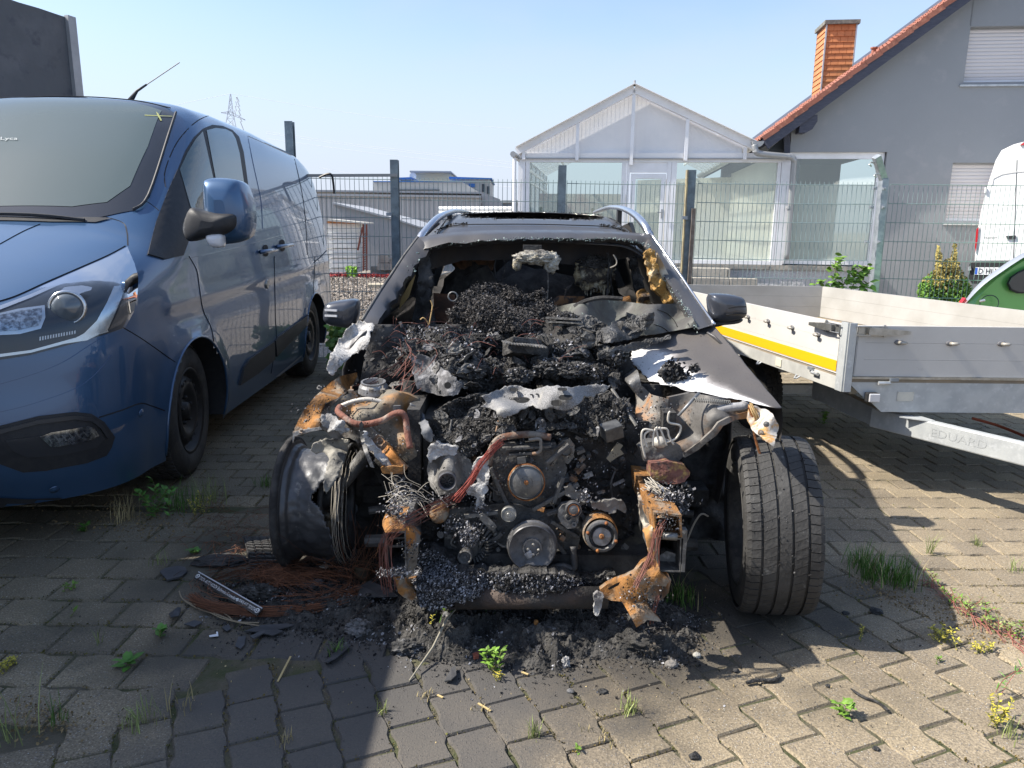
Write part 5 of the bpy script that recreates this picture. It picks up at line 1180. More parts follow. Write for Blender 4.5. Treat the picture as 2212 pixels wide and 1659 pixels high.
# door mirror
mc = lambda u, v, Y: at(u, v, Y)
mY = 4.12
def lump(name, outl, Y, depth, mt, par, rnd_=.72, yaw=0.0):
    A = [at(u, v, Y) for u, v in smooth2(outl, 4)]; c_ = sum(A, V3())/len(A); dv = V3((depth*sin(yaw), depth*cos(yaw), 0))
    rows = [[c_+(p-c_)*k+dv*t for p in A] for k, t in ((.25, -.30), (.55, -.27), (.80, -.19), (.93, -.09), (1.0, .06), (1.0, .45), (.96, .68))]
    m = MB(); m.grid(rows, closed=True); m.add(rows[0], [tuple(range(len(A)))]); m.add(rows[-1], [tuple(range(len(A)))[::-1]]); o = m.build(name, mt, None)
    angle_smooth(o.data, 45); o.parent = par; o.matrix_parent_inverse = parent_world(par).inverted(); return o
mir = lump('door_mirror', z1((1318, 1180), (1335, 1156), (1400, 1150), (1500, 1158), (1548, 1185), (1582, 1270), (1603, 1380), (1600, 1490), (1570, 1550), (1480, 1578), (1400, 1572), (1345, 1500), (1325, 1380), (1316, 1260)), 4.18, .24, BLUE, van)
lump('mirror_arm', z1((1225, 1350), (1310, 1362), (1400, 1380), (1505, 1388), (1522, 1425), (1508, 1480), (1440, 1520), (1380, 1530), (1290, 1545), (1215, 1560), (1180, 1480)), 4.10, .17, RUB, mir)
lump('indicator_lamp', z1((1335, 1525), (1425, 1515), (1440, 1560), (1432, 1600), (1385, 1602), (1350, 1580)), 4.08, .08, mat('lamp_lens', (.6, .6, .62), .15, coat=1), mir)
gapline([(415, 497), (420, 498)], .001)
# aerial, stickers, wiper, cab interior hints
ab = atx(283, 207, VP(-.12, 2.15, 0).x); ab = vtop(.0, 2.2, 0); 
A0 = min((vtop(.02*k, 2.35, 0) for k in range(30)), key=lambda p: abs(proj(p)[0]-281)); m = MB(); Ya = A0.y; m.tube([A0, at(296, 196, Ya), at(317, 182, Ya)], [.022, .010, .007], 8); ae = m.build('aerial', RUB, van, smooth=True)
m = MB(); m.tube([at(316, 183, Ya), at(388, 134.5, Ya)], .0035, 5); subp(m, 'aerial_rod', RUB, ae)
YST = mat('yellow_sticker', (.34, .36, .14), .6)
for q in ([(313, 250), (372, 252.5), (372, 253.5), (313, 251.5)], [(337, 243), (342, 247), (350, 262), (347, 263), (341, 253)]): patch('yellow_strip', q, YST, .0085, van, vb, 4)
p = vb(3, 307, .01); q = vb(26, 307, .01)
if p and q: text_obj('sticker_lettering', 'Lyca', p, (q-p), (vb(4, 297, .01)-p), .045, mat('sticker_grey', (.35, .38, .38), .5), van, .001, wfit=.10)
m = MB(); m.tube(smoothpath([vtop(.55, 1.06, .01), vtop(.3, 1.05, .02), vtop(-.1, 1.04, .02)], 4), .010, 5); m.build('wiper', RUB, van)
patch('cowl', [(.0, .99), (.4, 1.02), (.60, 1.06), (.66, 1.11), (.6, 1.10), (.4, 1.06), (0, 1.03), (-.5, 1.06), (-.5, 1.01)], RUB, .006, van, ft, .04)
for g_ in (z1((0, 1582), (150, 1500), (262, 1452)),): gapline(g_, .006)
# ------------------------------------------------------------ the burnt car
def ramp_mat(name, stops, rough=.85, ns=60, bump=.6):
    m = bpy.data.materials.new(name); m.use_nodes = True; N = m.node_tree.nodes; L = m.node_tree.links; b = N['Principled BSDF']; b.inputs['Roughness'].default_value = rough; b.inputs['Specular IOR Level'].default_value = .12
    g = N.new('ShaderNodeNewGeometry'); r = N.new('ShaderNodeValToRGB'); e = r.color_ramp.elements
    while len(e) < len(stops): e.new(.5)
    for q, (p, c) in zip(e, stops): q.position = p; q.color = tuple(c)+(1,)
    L.new(g.outputs['Random Per Island'], r.inputs[0]); n = N.new('ShaderNodeTexNoise'); n.inputs['Scale'].default_value = ns; L.new(g.outputs['Position'], n.inputs['Vector'])
    mr = N.new('ShaderNodeMapRange'); mr.inputs[3].default_value = .45; mr.inputs[4].default_value = 1.5; L.new(n.outputs[0], mr.inputs[0])
    h = N.new('ShaderNodeHueSaturation'); L.new(r.outputs[0], h.inputs['Color']); L.new(mr.outputs[0], h.inputs['Value']); L.new(h.outputs[0], b.inputs['Base Color'])
    if bump: u = N.new('ShaderNodeBump'); u.inputs['Strength'].default_value = bump; u.inputs['Distance'].default_value = .004; L.new(n.outputs[0], u.inputs['Height']); L.new(u.outputs[0], b.inputs['Normal'])
    return m
CHAR = mat('charred_crust', (.040, .039, .038), 1, col2=(.11, .108, .106), ns=17, lo=.42, hi=.66, bump=1, bs=110, bdist=.016, col3=(.24, .24, .25), ns3=42, lo3=.62, hi3=.74, spec=.15, det=9)
CHARD = mat('sooty_black', (.024, .023, .023), .9, col2=(.055, .053, .051), ns=12, bump=.6, bs=60)
FLK = ramp_mat('charred_flake', [(0, (.018, .018, .019)), (.5, (.042, .041, .041)), (.8, (.080, .078, .077)), (.94, (.11, .108, .108)), (1, (.18, .18, .182))], 1.0)
ASHF = ramp_mat('ash_flake', [(0, (.03, .03, .033)), (.4, (.12, .12, .13)), (.78, (.29, .29, .31)), (1, (.52, .52, .54))], 1.0)
FIB = ramp_mat('brittle_fibre_ash', [(0, (.03, .028, .027)), (.5, (.075, .07, .068)), (1, (.16, .15, .145))])
SOOTP = mat('scorched_grey_paint', (.055, .055, .06), .42, .15, col2=(.075, .07, .066), ns=3, lo=.35, hi=.65, coat=.25, bump=.05, bs=300)
FEND = mat('scorched_wing_paint', (.06, .057, .056), .6, .1, col2=(.10, .092, .085), ns=5, col3=(.16, .15, .14), ns3=90, lo3=.68, hi3=.72, bump=.1, bs=200)
ASHW = mat('white_burnt_alloy', (.42, .42, .42), .9, 0, col2=(.16, .155, .155), ns=13, lo=.45, hi=.65, bump=1, bs=70, bdist=.012, det=8, col3=(.03, .03, .03), ns3=75, lo3=.66, hi3=.70)
RMET = mat('rust_mottled_steel', (.20, .185, .165), .75, .25, col2=(.38, .165, .045), ns=5, lo=.50, hi=.62, bump=.3, bs=70, col3=(.055, .045, .04), ns3=11, lo3=.55, hi3=.66)
ORU = mat('fresh_orange_rust', (.33, .16, .055), .95, col2=(.13, .075, .04), ns=16, lo=.42, hi=.62, bump=.6, bs=140, col3=(.26, .235, .195), ns3=12, lo3=.50, hi3=.64, spec=.2, det=9)
GMET = mat('burnt_grey_steel', (.17, .17, .17), .6, .5, col2=(.08, .078, .075), ns=14, bump=.3, bs=90, col3=(.33, .32, .30), ns3=30)
DMET = mat('sooty_steel', (.075, .074, .075), .6, .3, col2=(.13, .127, .12), ns=18, bump=.4, bs=90, col3=(.15, .15, .15), ns3=50, lo3=.64, hi3=.72)
COPR = mat('bare_copper_wire', (.15, .06, .048), .75, .1, rnd=.4); PALEW = mat('ashen_wire', (.36, .33, .28), .8, rnd=.4)
SHIELD = mat('aluminium_heat_shield', (.30, .30, .305), .6, .3, col2=(.17, .17, .175), ns=260, lo=.45, hi=.55, bump=.8, bs=420, bdist=.004, col3=(.40, .385, .35), ns3=6, lo3=.52, hi3=.66)
car = thing('burnt_car', 'burnt out dark grey estate car with its bonnet, bumper and windscreen gone', 'car', (.12, 3.6, 0))
GLSH = mat('shattered_glass_edge', (.38, .46, .43), .25, col2=(.2, .26, .24), ns=60)
rc = random.Random(42)
def idw(ctrl, u, v):
    s = w_ = 0
    for a, b, y in ctrl:
        d = (a-u)**2+(b-v)**2+4; k = 1/(d*d); s += k*y; w_ += k
    return s/w_
def relief(name, poly, ctrl, mt, par=car, step=6, amp=.02, sc=14, ridge=False, skirt=.0, jag=0, fold=0, solid=0, sm=True, aut=0, seed=0):
    if isinstance(ctrl, (int, float)): ctrl = [(0, 0, ctrl)]
    q = []; n = len(poly); sd = V3((seed*3.7, seed*1.3, 0))
    for i in range(n):
        a, b = V3(poly[i][:2]), V3(poly[(i+1) % n][:2]); k = max(1, int((b-a).length/step))
        for j in range(k):
            p = a+(b-a)*j/k
            if jag: nn = V3((noise.noise(V3((p.x*.13, p.y*.13, seed))), noise.noise(V3((p.x*.13, p.y*.13, seed+9))))); p = p+nn*jag
            q.append((p.x, p.y))
    P = [V3(p) for p in q]; nb = len(P); x0, x1 = min(p.x for p in P), max(p.x for p in P); y0, y1 = min(p.y for p in P), max(p.y for p in P)
    y = y0+step/2; r_ = 0
    while y < y1:
        x = x0+step/2+(step/2 if r_ % 2 else 0)
        while x < x1:
            if inpoly(x, y, q) and min((V3((x, y))-p).length for p in P[:nb]) > step*.5: P.append(V3((x, y)))
            x += step
        y += step; r_ += 1
    r = delaunay_2d_cdt(P, [(i, (i+1) % nb) for i in range(nb)], [], 1, 1e-5)
    vs = []
    for p in r[0]:
        Y = idw(ctrl, p.x, p.y); w_ = at(p.x, p.y, Y)
        nv = fbm((w_+sd), 5, sc)+(.55*(.5-1.6*abs(noise.noise((w_+sd)*sc*3.3)))+.25*(.5-1.6*abs(noise.noise((w_+sd)*sc*8))) if aut == 30 else 0); nv = (1-2.2*abs(nv)) if ridge else nv
        vs.append(at(p.x, p.y, Y-amp*nv+(fold*sin(w_.x*70+3*fbm(w_, 2, 9)) if fold else 0)))
    m = MB(); m.add(vs, r[2])
    if skirt:
        bi = [min(range(len(vs)), key=lambda k_: (r[0][k_]-V3(c)).length) for c in q]
        m.add([vs[i] for i in bi]+[vs[i]+V3((0, skirt, -skirt*.15)) for i in bi], [(i, (i+1) % nb, nb+(i+1) % nb, nb+i) for i in range(nb)])
    o = m.build(name, mt, par, smooth=False)
    bm = bmesh.new(); bm.from_mesh(o.data); bmesh.ops.remove_doubles(bm, verts=bm.verts, dist=.0001); bmesh.ops.recalc_face_normals(bm, faces=bm.faces); bm.to_mesh(o.data); bm.free()
    if sm: angle_smooth(o.data, aut or 50)
    if solid: b = o.modifiers.new('t', 'SOLIDIFY'); b.thickness = solid; b.offset = 0
    o['tri_pts'] = 0; del o['tri_pts']
    REL[o.name] = (vs, r[2]); return o
REL = {}
def litter(mb, rel, n, r0, r1, rng=rc, off=.004, filt=None, rad=None):
    vs, fs = REL[rel.name]; fs = [f for f in fs if len(f) == 3]; ar = [((vs[f[1]]-vs[f[0]]).cross(vs[f[2]]-vs[f[0]])).length for f in fs]
    tot = sum(ar); pick = rng.choices(fs, ar, k=n)
    for f in pick:
        a, b = rng.random(), rng.random()
        if a+b > 1: a, b = 1-a, 1-b
        p = vs[f[0]]*(1-a-b)+vs[f[1]]*a+vs[f[2]]*b; nn = (vs[f[1]]-vs[f[0]]).cross(vs[f[2]]-vs[f[0]]).normalized()
        if nn.dot(CAM-p) < 0: nn = -nn
        if filt and not filt(p): continue
        chip(mb, p+nn*rng.uniform(0, off), rng.uniform(r0, r1)*(1 if rng.random() < .9 else 1.8), n=nn, rng=rng)
def wires(mb, pts, n, spread, r=.0016, seg=4, rng=rc, end=None):
    for i in range(n):
        o0 = V3((rng.gauss(0, spread), rng.gauss(0, spread), rng.gauss(0, spread))); q = []
        for k, p in enumerate(pts):
            e = 1 if end is None else (end if k in (0, len(pts)-1) else 1)
            q.append(V3(p)+o0*e+V3((rng.gauss(0, spread*.5), rng.gauss(0, spread*.4), rng.gauss(0, spread*.5)))*e)
        mb.tube(smoothpath(q, seg), r, 3)
# ---- roof
XC = .117
def roofz(x, y):
    zc = lerp([(4.15, 1.40), (4.3, 1.447), (4.5, 1.505), (4.8, 1.56), (5.2, 1.60), (5.8, 1.615), (6.6, 1.58), (7.2, 1.50)], y)
    t = abs(x-XC)/.64; return zc-.030*t**2-.085*max(0, t-.72)**2*10
hw = lambda y: lerp([(4.15, .66), (4.6, .665), (5.5, .66), (7.2, .60)], y)
m = MB(); NYR, NXR = 60, 40
ysr = [4.22+(7.2-4.22)*(i/NYR)**1.3 for i in range(NYR+1)]
def rp_(i, k): y = ysr[i]; x = XC+hw(y)*(k/NXR*2-1); return V3((x, y+(.05*(abs(k/NXR*2-1))**3 if i < 3 else 0)-.0, roofz(x, y)))
V_ = [rp_(i, k) for i in range(NYR+1) for k in range(NXR+1)]; Fs = []
holes = lambda x, y: hypot((x-XC-.02)/.45, (y-5.25)/.50)+.07*noise.noise(V3((x*9, y*9, 0)))
for i in range(NYR):
    for k in range(NXR):
        c = (V_[i*(NXR+1)+k]+V_[(i+1)*(NXR+1)+k+1])/2
        h = abs((c.x-XC-.01)/.47)**3+abs((c.y-5.18)/.42)**3+.25*noise.noise(V3((c.x*13, c.y*13, 0)))
        if h < 1: continue
        Fs.append((i*(NXR+1)+k, i*(NXR+1)+k+1, (i+1)*(NXR+1)+k+1, (i+1)*(NXR+1)+k))
m.add(V_, Fs); o = m.build('roof', SOOTP, car, smooth=True, solid=.006)
m = MB()
for a in range(0, 360, 3):
    a_ = radians(a); x = XC+.01+.47*abs(cos(a_))**.66*(1 if cos(a_) > 0 else -1); y = 5.18+.42*abs(sin(a_))**.66*(1 if sin(a_) > 0 else -1)
    for q in range(3): chip(m, V3((x+rc.gauss(0, .006), y+rc.gauss(0, .006), roofz(x, y)+rc.uniform(0, .009))), rc.uniform(.003, .008), rng=rc)
m.build('hole_glass_crumbs', FLK, car)['kind'] = 'stuff'
RG = mat('roof_gap', (.006, .006, .006), .8)
def roofline(pts, w, nm='roof_seam'):
    q = smoothpath([V3((x, y, roofz(x, y)+.0075)) for x, y in pts], 6); m = MB(); m.tube(q, w, 4); m.build(nm, RG, car)
roofline([(XC-.58, 4.62), (XC-.45, 4.56), (XC-.2, 4.535), (XC, 4.53), (XC+.2, 4.535), (XC+.45, 4.56), (XC+.58, 4.62)], .003)
for s in (-1, 1): roofline([(XC+s*.575, 4.27), (XC+s*.565, 4.7), (XC+s*.56, 5.6), (XC+s*.54, 7)], .004, 'roof_ditch')
roofline([(XC-.64, 4.30), (XC-.4, 4.28), (XC, 4.27), (XC+.4, 4.28), (XC+.64, 4.30)], .002, 'header_joint')
m = MB()
for i in range(130):
    s = rc.choice((-1, 1)); x = XC+s*rc.uniform(.40, .60); y = 4.60+rc.gauss(0, .012); chip(m, V3((x, y, roofz(x, y)+.008)), rc.uniform(.005, .012), n=(0, 0, 1), rng=rc)
m.build('peeled_paint', FLK, car)['kind'] = 'stuff'
# roof rails: bright arch over each edge
RAIL = mat('anodised_roof_rail', (.58, .60, .64), .25, .9)
for s, px_ in ((-1, [(902, 518), (922, 494), (945, 470), (966, 459), (988, 455), (1012, 459), (1030, 464)]), (1, [(1405, 506), (1389, 480), (1370, 461), (1345, 449), (1318, 447), (1300, 452), (1285, 458)])):
    Ys = [4.30, 4.40, 4.62, 4.95, 5.5, 6.3, 6.9]
    c = smoothpath([at(u, v, y) for (u, v), y in zip(px_, Ys)], 8)
    m = MB(); rows = []
    for i, p in enumerate(c):
        t = i/(len(c)-1); hh = (.017 if t > .08 else .006)*(1-.3*t); rows.append([p+V3((-.020, 0, -hh)), p+V3((-.018, 0, hh*.6)), p+V3((0, 0, hh)), p+V3((.018, 0, hh*.6)), p+V3((.020, 0, -hh))])
    m.grid(rows, closed=True); m.build('roof_rail', RAIL, car, smooth=True)
    fx, fy = (c[26].x, c[26].y); m = MB(); m.box((fx, fy, (c[26].z+roofz(fx, fy))/2-.01), (.028, .07, max(.03, c[26].z-roofz(fx, fy)))); m.build('rail_foot', RUB, car)
# ---- windscreen frame
def band(name, outer, inner, Yo, Yi, mt, th=.02, jag=0, n=6):
    k = len(outer); a = smoothpath([at(u, v, y) for (u, v), y in zip(outer, Yo)], n); b = smoothpath([at(u, v, y) for (u, v), y in zip(inner, Yi)], n)
    if jag: b = [p+V3((jag*noise.noise(p*40), 0, jag*noise.noise(p*37+V3((5, 5, 5))))) for p in b]
    m = MB(); mid = [(p+q)/2+V3((0, -.012, .004)) for p, q in zip(a, b)]
    bk = V3((0, .05, -.02)); m.grid([[p+bk for p in a], a, mid, b, [p+bk*1.2 for p in b]]); return m.build(name, mt, car, autos=60)
band('header_rail', [(905, 512), (960, 503), (1050, 497), (1150, 496), (1250, 497), (1350, 501), (1404, 505)], [(900, 548), (940, 530), (1040, 519), (1150, 515), (1250, 516), (1350, 517), (1398, 528)], [4.28]*7, [4.20, 4.18, 4.15, 4.14, 4.15, 4.18, 4.2], SOOTP, jag=.015)
band('a_pillar', [(905, 512), (878, 548), (850, 590), (820, 635), (785, 692)], [(930, 540), (900, 572), (872, 612), (843, 655), (812, 704)], [4.28, 4.15, 4.0, 3.8, 3.52], [4.2, 4.08, 3.93, 3.74, 3.48], SOOTP, jag=.02)
band('a_pillar', [(1404, 505), (1432, 545), (1465, 592), (1500, 645), (1541, 702)], [(1390, 528), (1412, 560), (1440, 604), (1472, 655), (1508, 712)], [4.28, 4.15, 4.0, 3.8, 3.52], [4.2, 4.08, 3.93, 3.74, 3.48], SOOTP, jag=.008)
for pts, nm in (([(903, 512), (876, 547), (848, 588), (818, 633), (783, 690)], 'pillar_trim'), ([(1407, 506), (1436, 546), (1469, 593), (1504, 645), (1543, 700)], 'pillar_trim')):
    m = MB(); m.tube(smoothpath([at(u, v, y+.01) for (u, v), y in zip(pts, (4.28, 4.15, 4.0, 3.8, 3.52))], 5), .008, 5); m.build(nm, RAIL if pts[0][0] > 1000 else DMET, car, smooth=True)
m = MB(); m2 = MB()
edge = smoothpath([at(u, v, y) for u, v, y in ((1398, 530, 4.17), (1425, 580, 4.02), (1452, 625, 3.88), (1480, 668, 3.68), (1506, 710, 3.48))], 14)
for p in edge:
    for q in range(5): chip(m, p+V3((rc.gauss(0, .008), -.012, rc.gauss(0, .008))), rc.uniform(.002, .006), rng=rc)
edge = smoothpath([at(u, v, 4.14) for u, v in ((925, 536), (1000, 524), (1080, 517), (1160, 514), (1250, 517), (1340, 516), (1395, 528))], 30)
for i, p in enumerate(edge):
    for q in range(3 if i > 60 else 1): chip(m, p+V3((rc.gauss(0, .01), -.012, rc.gauss(0, .005))), rc.uniform(.002, .006), rng=rc)
for i in range(30):
    p = at(*[(905, 556), (893, 575), (880, 595), (862, 625), (846, 655)][i % 5], 3.95); chip(m, p+V3((rc.gauss(0, .01), 0, rc.gauss(0, .02))), rc.uniform(.004, .011), rng=rc)
m.build('glass_crumbs', ramp_mat('glass_crumb', [(0, (.05, .06, .06)), (.5, (.25, .32, .30)), (1, (.55, .64, .6))], .2), car)['kind'] = 'stuff'
# ---- body sides, doors, rear: closes the cabin
for s in (-1, 1):
    m = MB(); xo = XC+s*.90; rows = []
    for y, zt, xt in ((3.35, 1.02, .90), (3.6, 1.02, .90), (4.3, 1.04, .90), (5.4, 1.05, .90), (6.6, 1.08, .88), (7.3, 1.08, .80)):
        rows.append([V3((XC+s*(xt-.03), y, .22)), V3((XC+s*(xt+.01), y, .5)), V3((XC+s*xt, y, .85)), V3((XC+s*(xt-.04), y, zt-.06)), V3((XC+s*(xt-.10), y, zt))])
    m.grid(rows); m.build('door_side', SOOTP, car, smooth=True, solid=.01)
    m = MB()
    for y in (5.05, 6.15): m.bar((XC+s*.80, y, 1.03), (XC+s*.64, y+.12, 1.52), .05, .10)
    m.bar((XC+s*.66, 4.3, roofz(XC+s*.64, 4.35)-.02), (XC+s*.62, 7.15, 1.44), .05, .05); m.build('window_pillars', SOOTP, car)
    m = MB(); m.add([V3((XC+s*.80, 3.75, 1.02)), V3((XC+s*.80, 7.1, 1.05)), V3((XC+s*.64, 7.0, 1.44)), V3((XC+s*.645, 4.4, 1.42))], [(0, 1, 2, 3)]); m.build('side_glazing', mat('sooted_glass', (.02, .02, .02), .3), car)
m = MB(); m.hexa([(XC-.8, 7.15, .25), (XC+.8, 7.15, .25), (XC+.8, 7.35, .3), (XC-.8, 7.35, .3)], [(XC-.6, 7.1, 1.5), (XC+.6, 7.1, 1.5), (XC+.6, 7.15, 1.5), (XC-.6, 7.15, 1.5)]); m.build('tailgate', SOOTP, car)
m = MB(); m.box((XC, 5.2, .28), (1.6, 3.9, .08)); m.box((XC, 3.62, .65), (1.35, .06, .55)); m.build('floor_pan', CHARD, car)
for x in (XC-.78, XC+.78):
    m = MB(); m.lathe((x, 5.75, .33), (1, 0, 0), [(-.11, 0), (-.11, .33), (.11, .33), (.11, .2), (.05, 0)], 24); m.build('rear_wheel', MC['tyre_rubber'], car)
# ---- interior wreckage
hl_ = [(905, 548, 4.4), (1000, 535, 4.5), (1150, 528, 4.5), (1300, 530, 4.5), (1395, 540, 4.4)]
relief('headlining', [(900, 545), (940, 530), (1040, 520), (1150, 517), (1280, 518), (1395, 530), (1398, 545), (1330, 562), (1240, 572), (1130, 560), (1000, 562), (905, 590)], hl_, mat('sooty_lining', (.045, .045, .052), .8, col2=(.07, .06, .055), ns=5, bump=.3, bs=20), amp=.04, sc=4, step=10)
for c, d, sd in (((XC-.38, 4.75, .88), (.25, .10, .38), 1), ((XC+.40, 4.75, .86), (.25, .10, .36), 2), ((XC, 5.7, .85), (.6, .12, .35), 3)):
    m = MB(); blob(m, c, d, 3, .25, 3, sd); m.build('seat_frame', CHARD, car)
m = MB(); blob(m, (XC-.38, 4.80, 1.26), (.13, .06, .10), 3, .35, 3, 4); m.build('headrest_remains', mat('scorched_brown', (.06, .045, .035), .9, col2=(.20, .10, .05), ns=12, bump=.6, bs=50), car)
HR = mat('melted_headrest', (.50, .42, .27), .8, col2=(.06, .052, .045), ns=8, lo=.42, hi=.52, bump=1, bs=60, bdist=.02, col3=(.6, .56, .44), ns3=14)
hc_ = at(1284, 592, 4.45)
m = MB(); blob(m, hc_, (.118, .06, .105), 4, .28, 4.5, 7, 5); hr = m.build('melted_headrest', HR, car, smooth=True)
m = MB(); blob(m, hc_+V3((0, -.02, .065)), (.10, .055, .04), 4, .35, 5, 8, 5); m.build('headrest_skin', CHAR, car)
m = MB()
for i in range(26): p = hc_+V3((rc.uniform(-.09, .09), -.05, -.08+rc.uniform(-.01, .03))); m.tube([p, p+V3((rc.gauss(0, .004), 0, -rc.uniform(.01, .05)))], [.004, .0015], 4)
m.build('melted_drips', HR, car)['kind'] = 'stuff'
MM = mat('melted_pale_plastic', (.40, .385, .34), .8, col2=(.10, .095, .09), ns=11, lo=.42, hi=.58, bump=1, bs=70, bdist=.02, col3=(.34, .28, .16), ns3=18)
mc_ = at(1158, 556, 4.02)
m = MB(); blob(m, mc_, (.115, .045, .035), 4, .45, 5, 11, 5); blob(m, mc_+V3((.085, 0, -.025)), (.04, .03, .06), 3, .4, 4, 12); blob(m, mc_+V3((-.10, 0, -.03)), (.025, .02, .04), 3, .4, 4, 13); m.build('melted_interior_mirror', MM, car, smooth=True)['kind'] = 'stuff'
m = MB(); p = mc_+V3((.065, 0, -.07)); m.tube([p, p+V3((.003, 0, -.09)), p+V3((0, 0, -.19))], [.004, .002, .001], 4); m.build('hanging_drip', MM, car)
m = MB(); m.box(mc_+V3((-.02, .04, .05)), (.10, .05, .03)); m.build('mirror_mount', CHARD, car)
PY = mat('charred_pillar_foam', (.42, .24, .07), .8, col2=(.05, .035, .025), ns=10, lo=.45, hi=.6, bump=1, bs=60, bdist=.015, col3=(.5, .42, .28), ns3=16)
relief('pillar_lining', [(1392, 545), (1402, 534), (1414, 540), (1420, 565), (1430, 600), (1455, 626), (1462, 640), (1452, 660), (1444, 690), (1440, 660), (1428, 640), (1410, 622), (1402, 590)], 3.95, PY, amp=.03, sc=18, step=5, jag=4, skirt=.05)
relief('pillar_panel', [(1420, 545), (1432, 568), (1446, 596), (1454, 618), (1440, 620), (1428, 600), (1420, 575)], 3.97, mat('pale_scorched_panel', (.50, .46, .38), .8, col2=(.3, .2, .1), ns=12), amp=.01, step=6, skirt=.03)
relief('belt_housing', [(1378, 628), (1392, 622), (1402, 632), (1406, 660), (1408, 690), (1388, 690), (1380, 665)], 4.05, PY, amp=.03, sc=18, step=5, jag=3, skirt=.06)
relief('b_pillar_cover', [(1360, 560), (1374, 552), (1388, 600), (1396, 640), (1400, 690), (1372, 690), (1378, 640), (1368, 600)], 4.35, CHAR, amp=.04, sc=12, step=7, jag=5, skirt=.06)
relief('side_cover', [(905, 560), (925, 552), (935, 600), (928, 640), (940, 705), (905, 705), (890, 690), (900, 640)], 4.1, CHARD, amp=.05, sc=12, step=7, jag=6, skirt=.08)
relief('yellow_pane', [(885, 610), (898, 592), (884, 640), (862, 668), (866, 645)], 4.05, mat('ochre_glass', (.25, .17, .06), .5), amp=.0, step=8)
relief('rusty_panel', [(936, 632), (982, 636), (985, 690), (972, 700), (938, 695)], 4.3, mat('brown_rust_panel', (.14, .065, .035), .9, col2=(.06, .035, .025), ns=10, bump=.4), amp=.01, step=8, skirt=.03)
relief('rusty_bar', [(1197, 645), (1206, 638), (1262, 640), (1268, 652), (1250, 664), (1212, 662), (1198, 658)], 4.2, mat('dark_rust', (.16, .08, .035), .9, col2=(.04, .03, .025), ns=20, lo=.45, hi=.55, bump=.6), amp=.015, step=5, skirt=.06)
relief('rusty_block', [(1341, 642), (1360, 638), (1364, 652), (1362, 664), (1340, 662)], 4.1, ORU, amp=.015, step=5, skirt=.05)
for u, v0, v1, Y in ((1313, 545, 640, 4.3), (1321, 560, 650, 4.35), (1072, 560, 640, 4.3), (1086, 560, 645, 4.3)):
    m = MB(); m.tube(smoothpath([at(u+rc.gauss(0, 3), v0+(v1-v0)*k/4, Y) for k in range(5)], 3), .006 if u > 1300 else .003, 4); m.build('hanging_strip', CHAR, car)
m = MB(); m.tube(smoothpath([at(u, v, 4.15) for u, v in ((1325, 550), (1332, 562), (1330, 572), (1318, 578))], 4), .004, 5); m.build('bent_rod', PALEW, car)
# ---- windscreen remains and scuttle
relief('sagging_windscreen', [(1175, 668), (1235, 655), (1300, 647), (1345, 650), (1400, 657), (1465, 655), (1483, 664), (1512, 712), (1500, 706), (1415, 722), (1330, 728), (1230, 710), (1170, 690)], [(1200, 670, 3.85), (1340, 650, 4.0), (1470, 660, 3.78), (1505, 708, 3.5), (1400, 722, 3.42), (1230, 708, 3.5)],
       mat('sooted_windscreen', (.075, .072, .068), .6, col2=(.12, .125, .11), ns=4, lo=.45, hi=.6, bump=.3, bs=30, col3=(.2, .24, .2), ns3=40, lo3=.64, hi3=.7), amp=.012, sc=7, step=8, skirt=.04)
m = MB()
for pts in ([(1265, 672), (1300, 662), (1330, 664), (1345, 650), (1280, 655)], [(1300, 648), (1345, 640), (1400, 652), (1330, 655)]): pass
m.tube(smoothpath([at(u, v, 3.72) for u, v in ((1240, 662), (1265, 650), (1300, 643), (1345, 645))], 5), .012, 6); m.build('steering_rim', CHARD, car)
for pts in ([(1420, 668), (1440, 676), (1455, 690), (1463, 705)], [(1490, 660), (1492, 680), (1486, 700)], [(1412, 700), (1430, 706), (1444, 716)]):
    m = MB(); m.tube(smoothpath([at(u, v, idw([(1200, 670, 3.85), (1340, 650, 4.0), (1470, 660, 3.78), (1505, 708, 3.5), (1400, 722, 3.42), (1230, 708, 3.5)], u, v)-.012) for u, v in pts], 4), .0022, 3); m.build('glass_crack', RG, car)
WRK = mat('wrinkled_burnt_skin', (.055, .055, .055), .5, .2, col2=(.13, .13, .13), ns=12, lo=.5, hi=.65, bump=1, bs=70, bdist=.02)
relief('wrinkled_bonnet_piece', [(1266, 724), (1310, 706), (1357, 676), (1385, 680), (1413, 671), (1414, 690), (1407, 704), (1373, 729), (1319, 742), (1280, 738)], [(1357, 676, 3.38), (1266, 724, 3.30), (1407, 700, 3.32), (1319, 740, 3.16)], WRK, step=4, amp=.012, sc=26, fold=.009, jag=5, skirt=.03)
relief('torn_bonnet_strip', [(1296, 760), (1350, 744), (1400, 734), (1447, 723), (1449, 731), (1400, 748), (1346, 764), (1290, 776)], [(1296, 765, 3.12), (1447, 727, 3.22)], WRK, step=4, amp=.01, sc=26, fold=.006, jag=5, skirt=.04)
m = MB()
for u, v, x1, y1 in ((1180, 686, 1262, 690), (1180, 694, 1270, 698), (1195, 702, 1300, 696)): m.bar(at(u, v, 3.5), at(x1, y1, 3.4), .015, .008)
m.build('scuttle_bars', GMET, car)['kind'] = 'stuff'
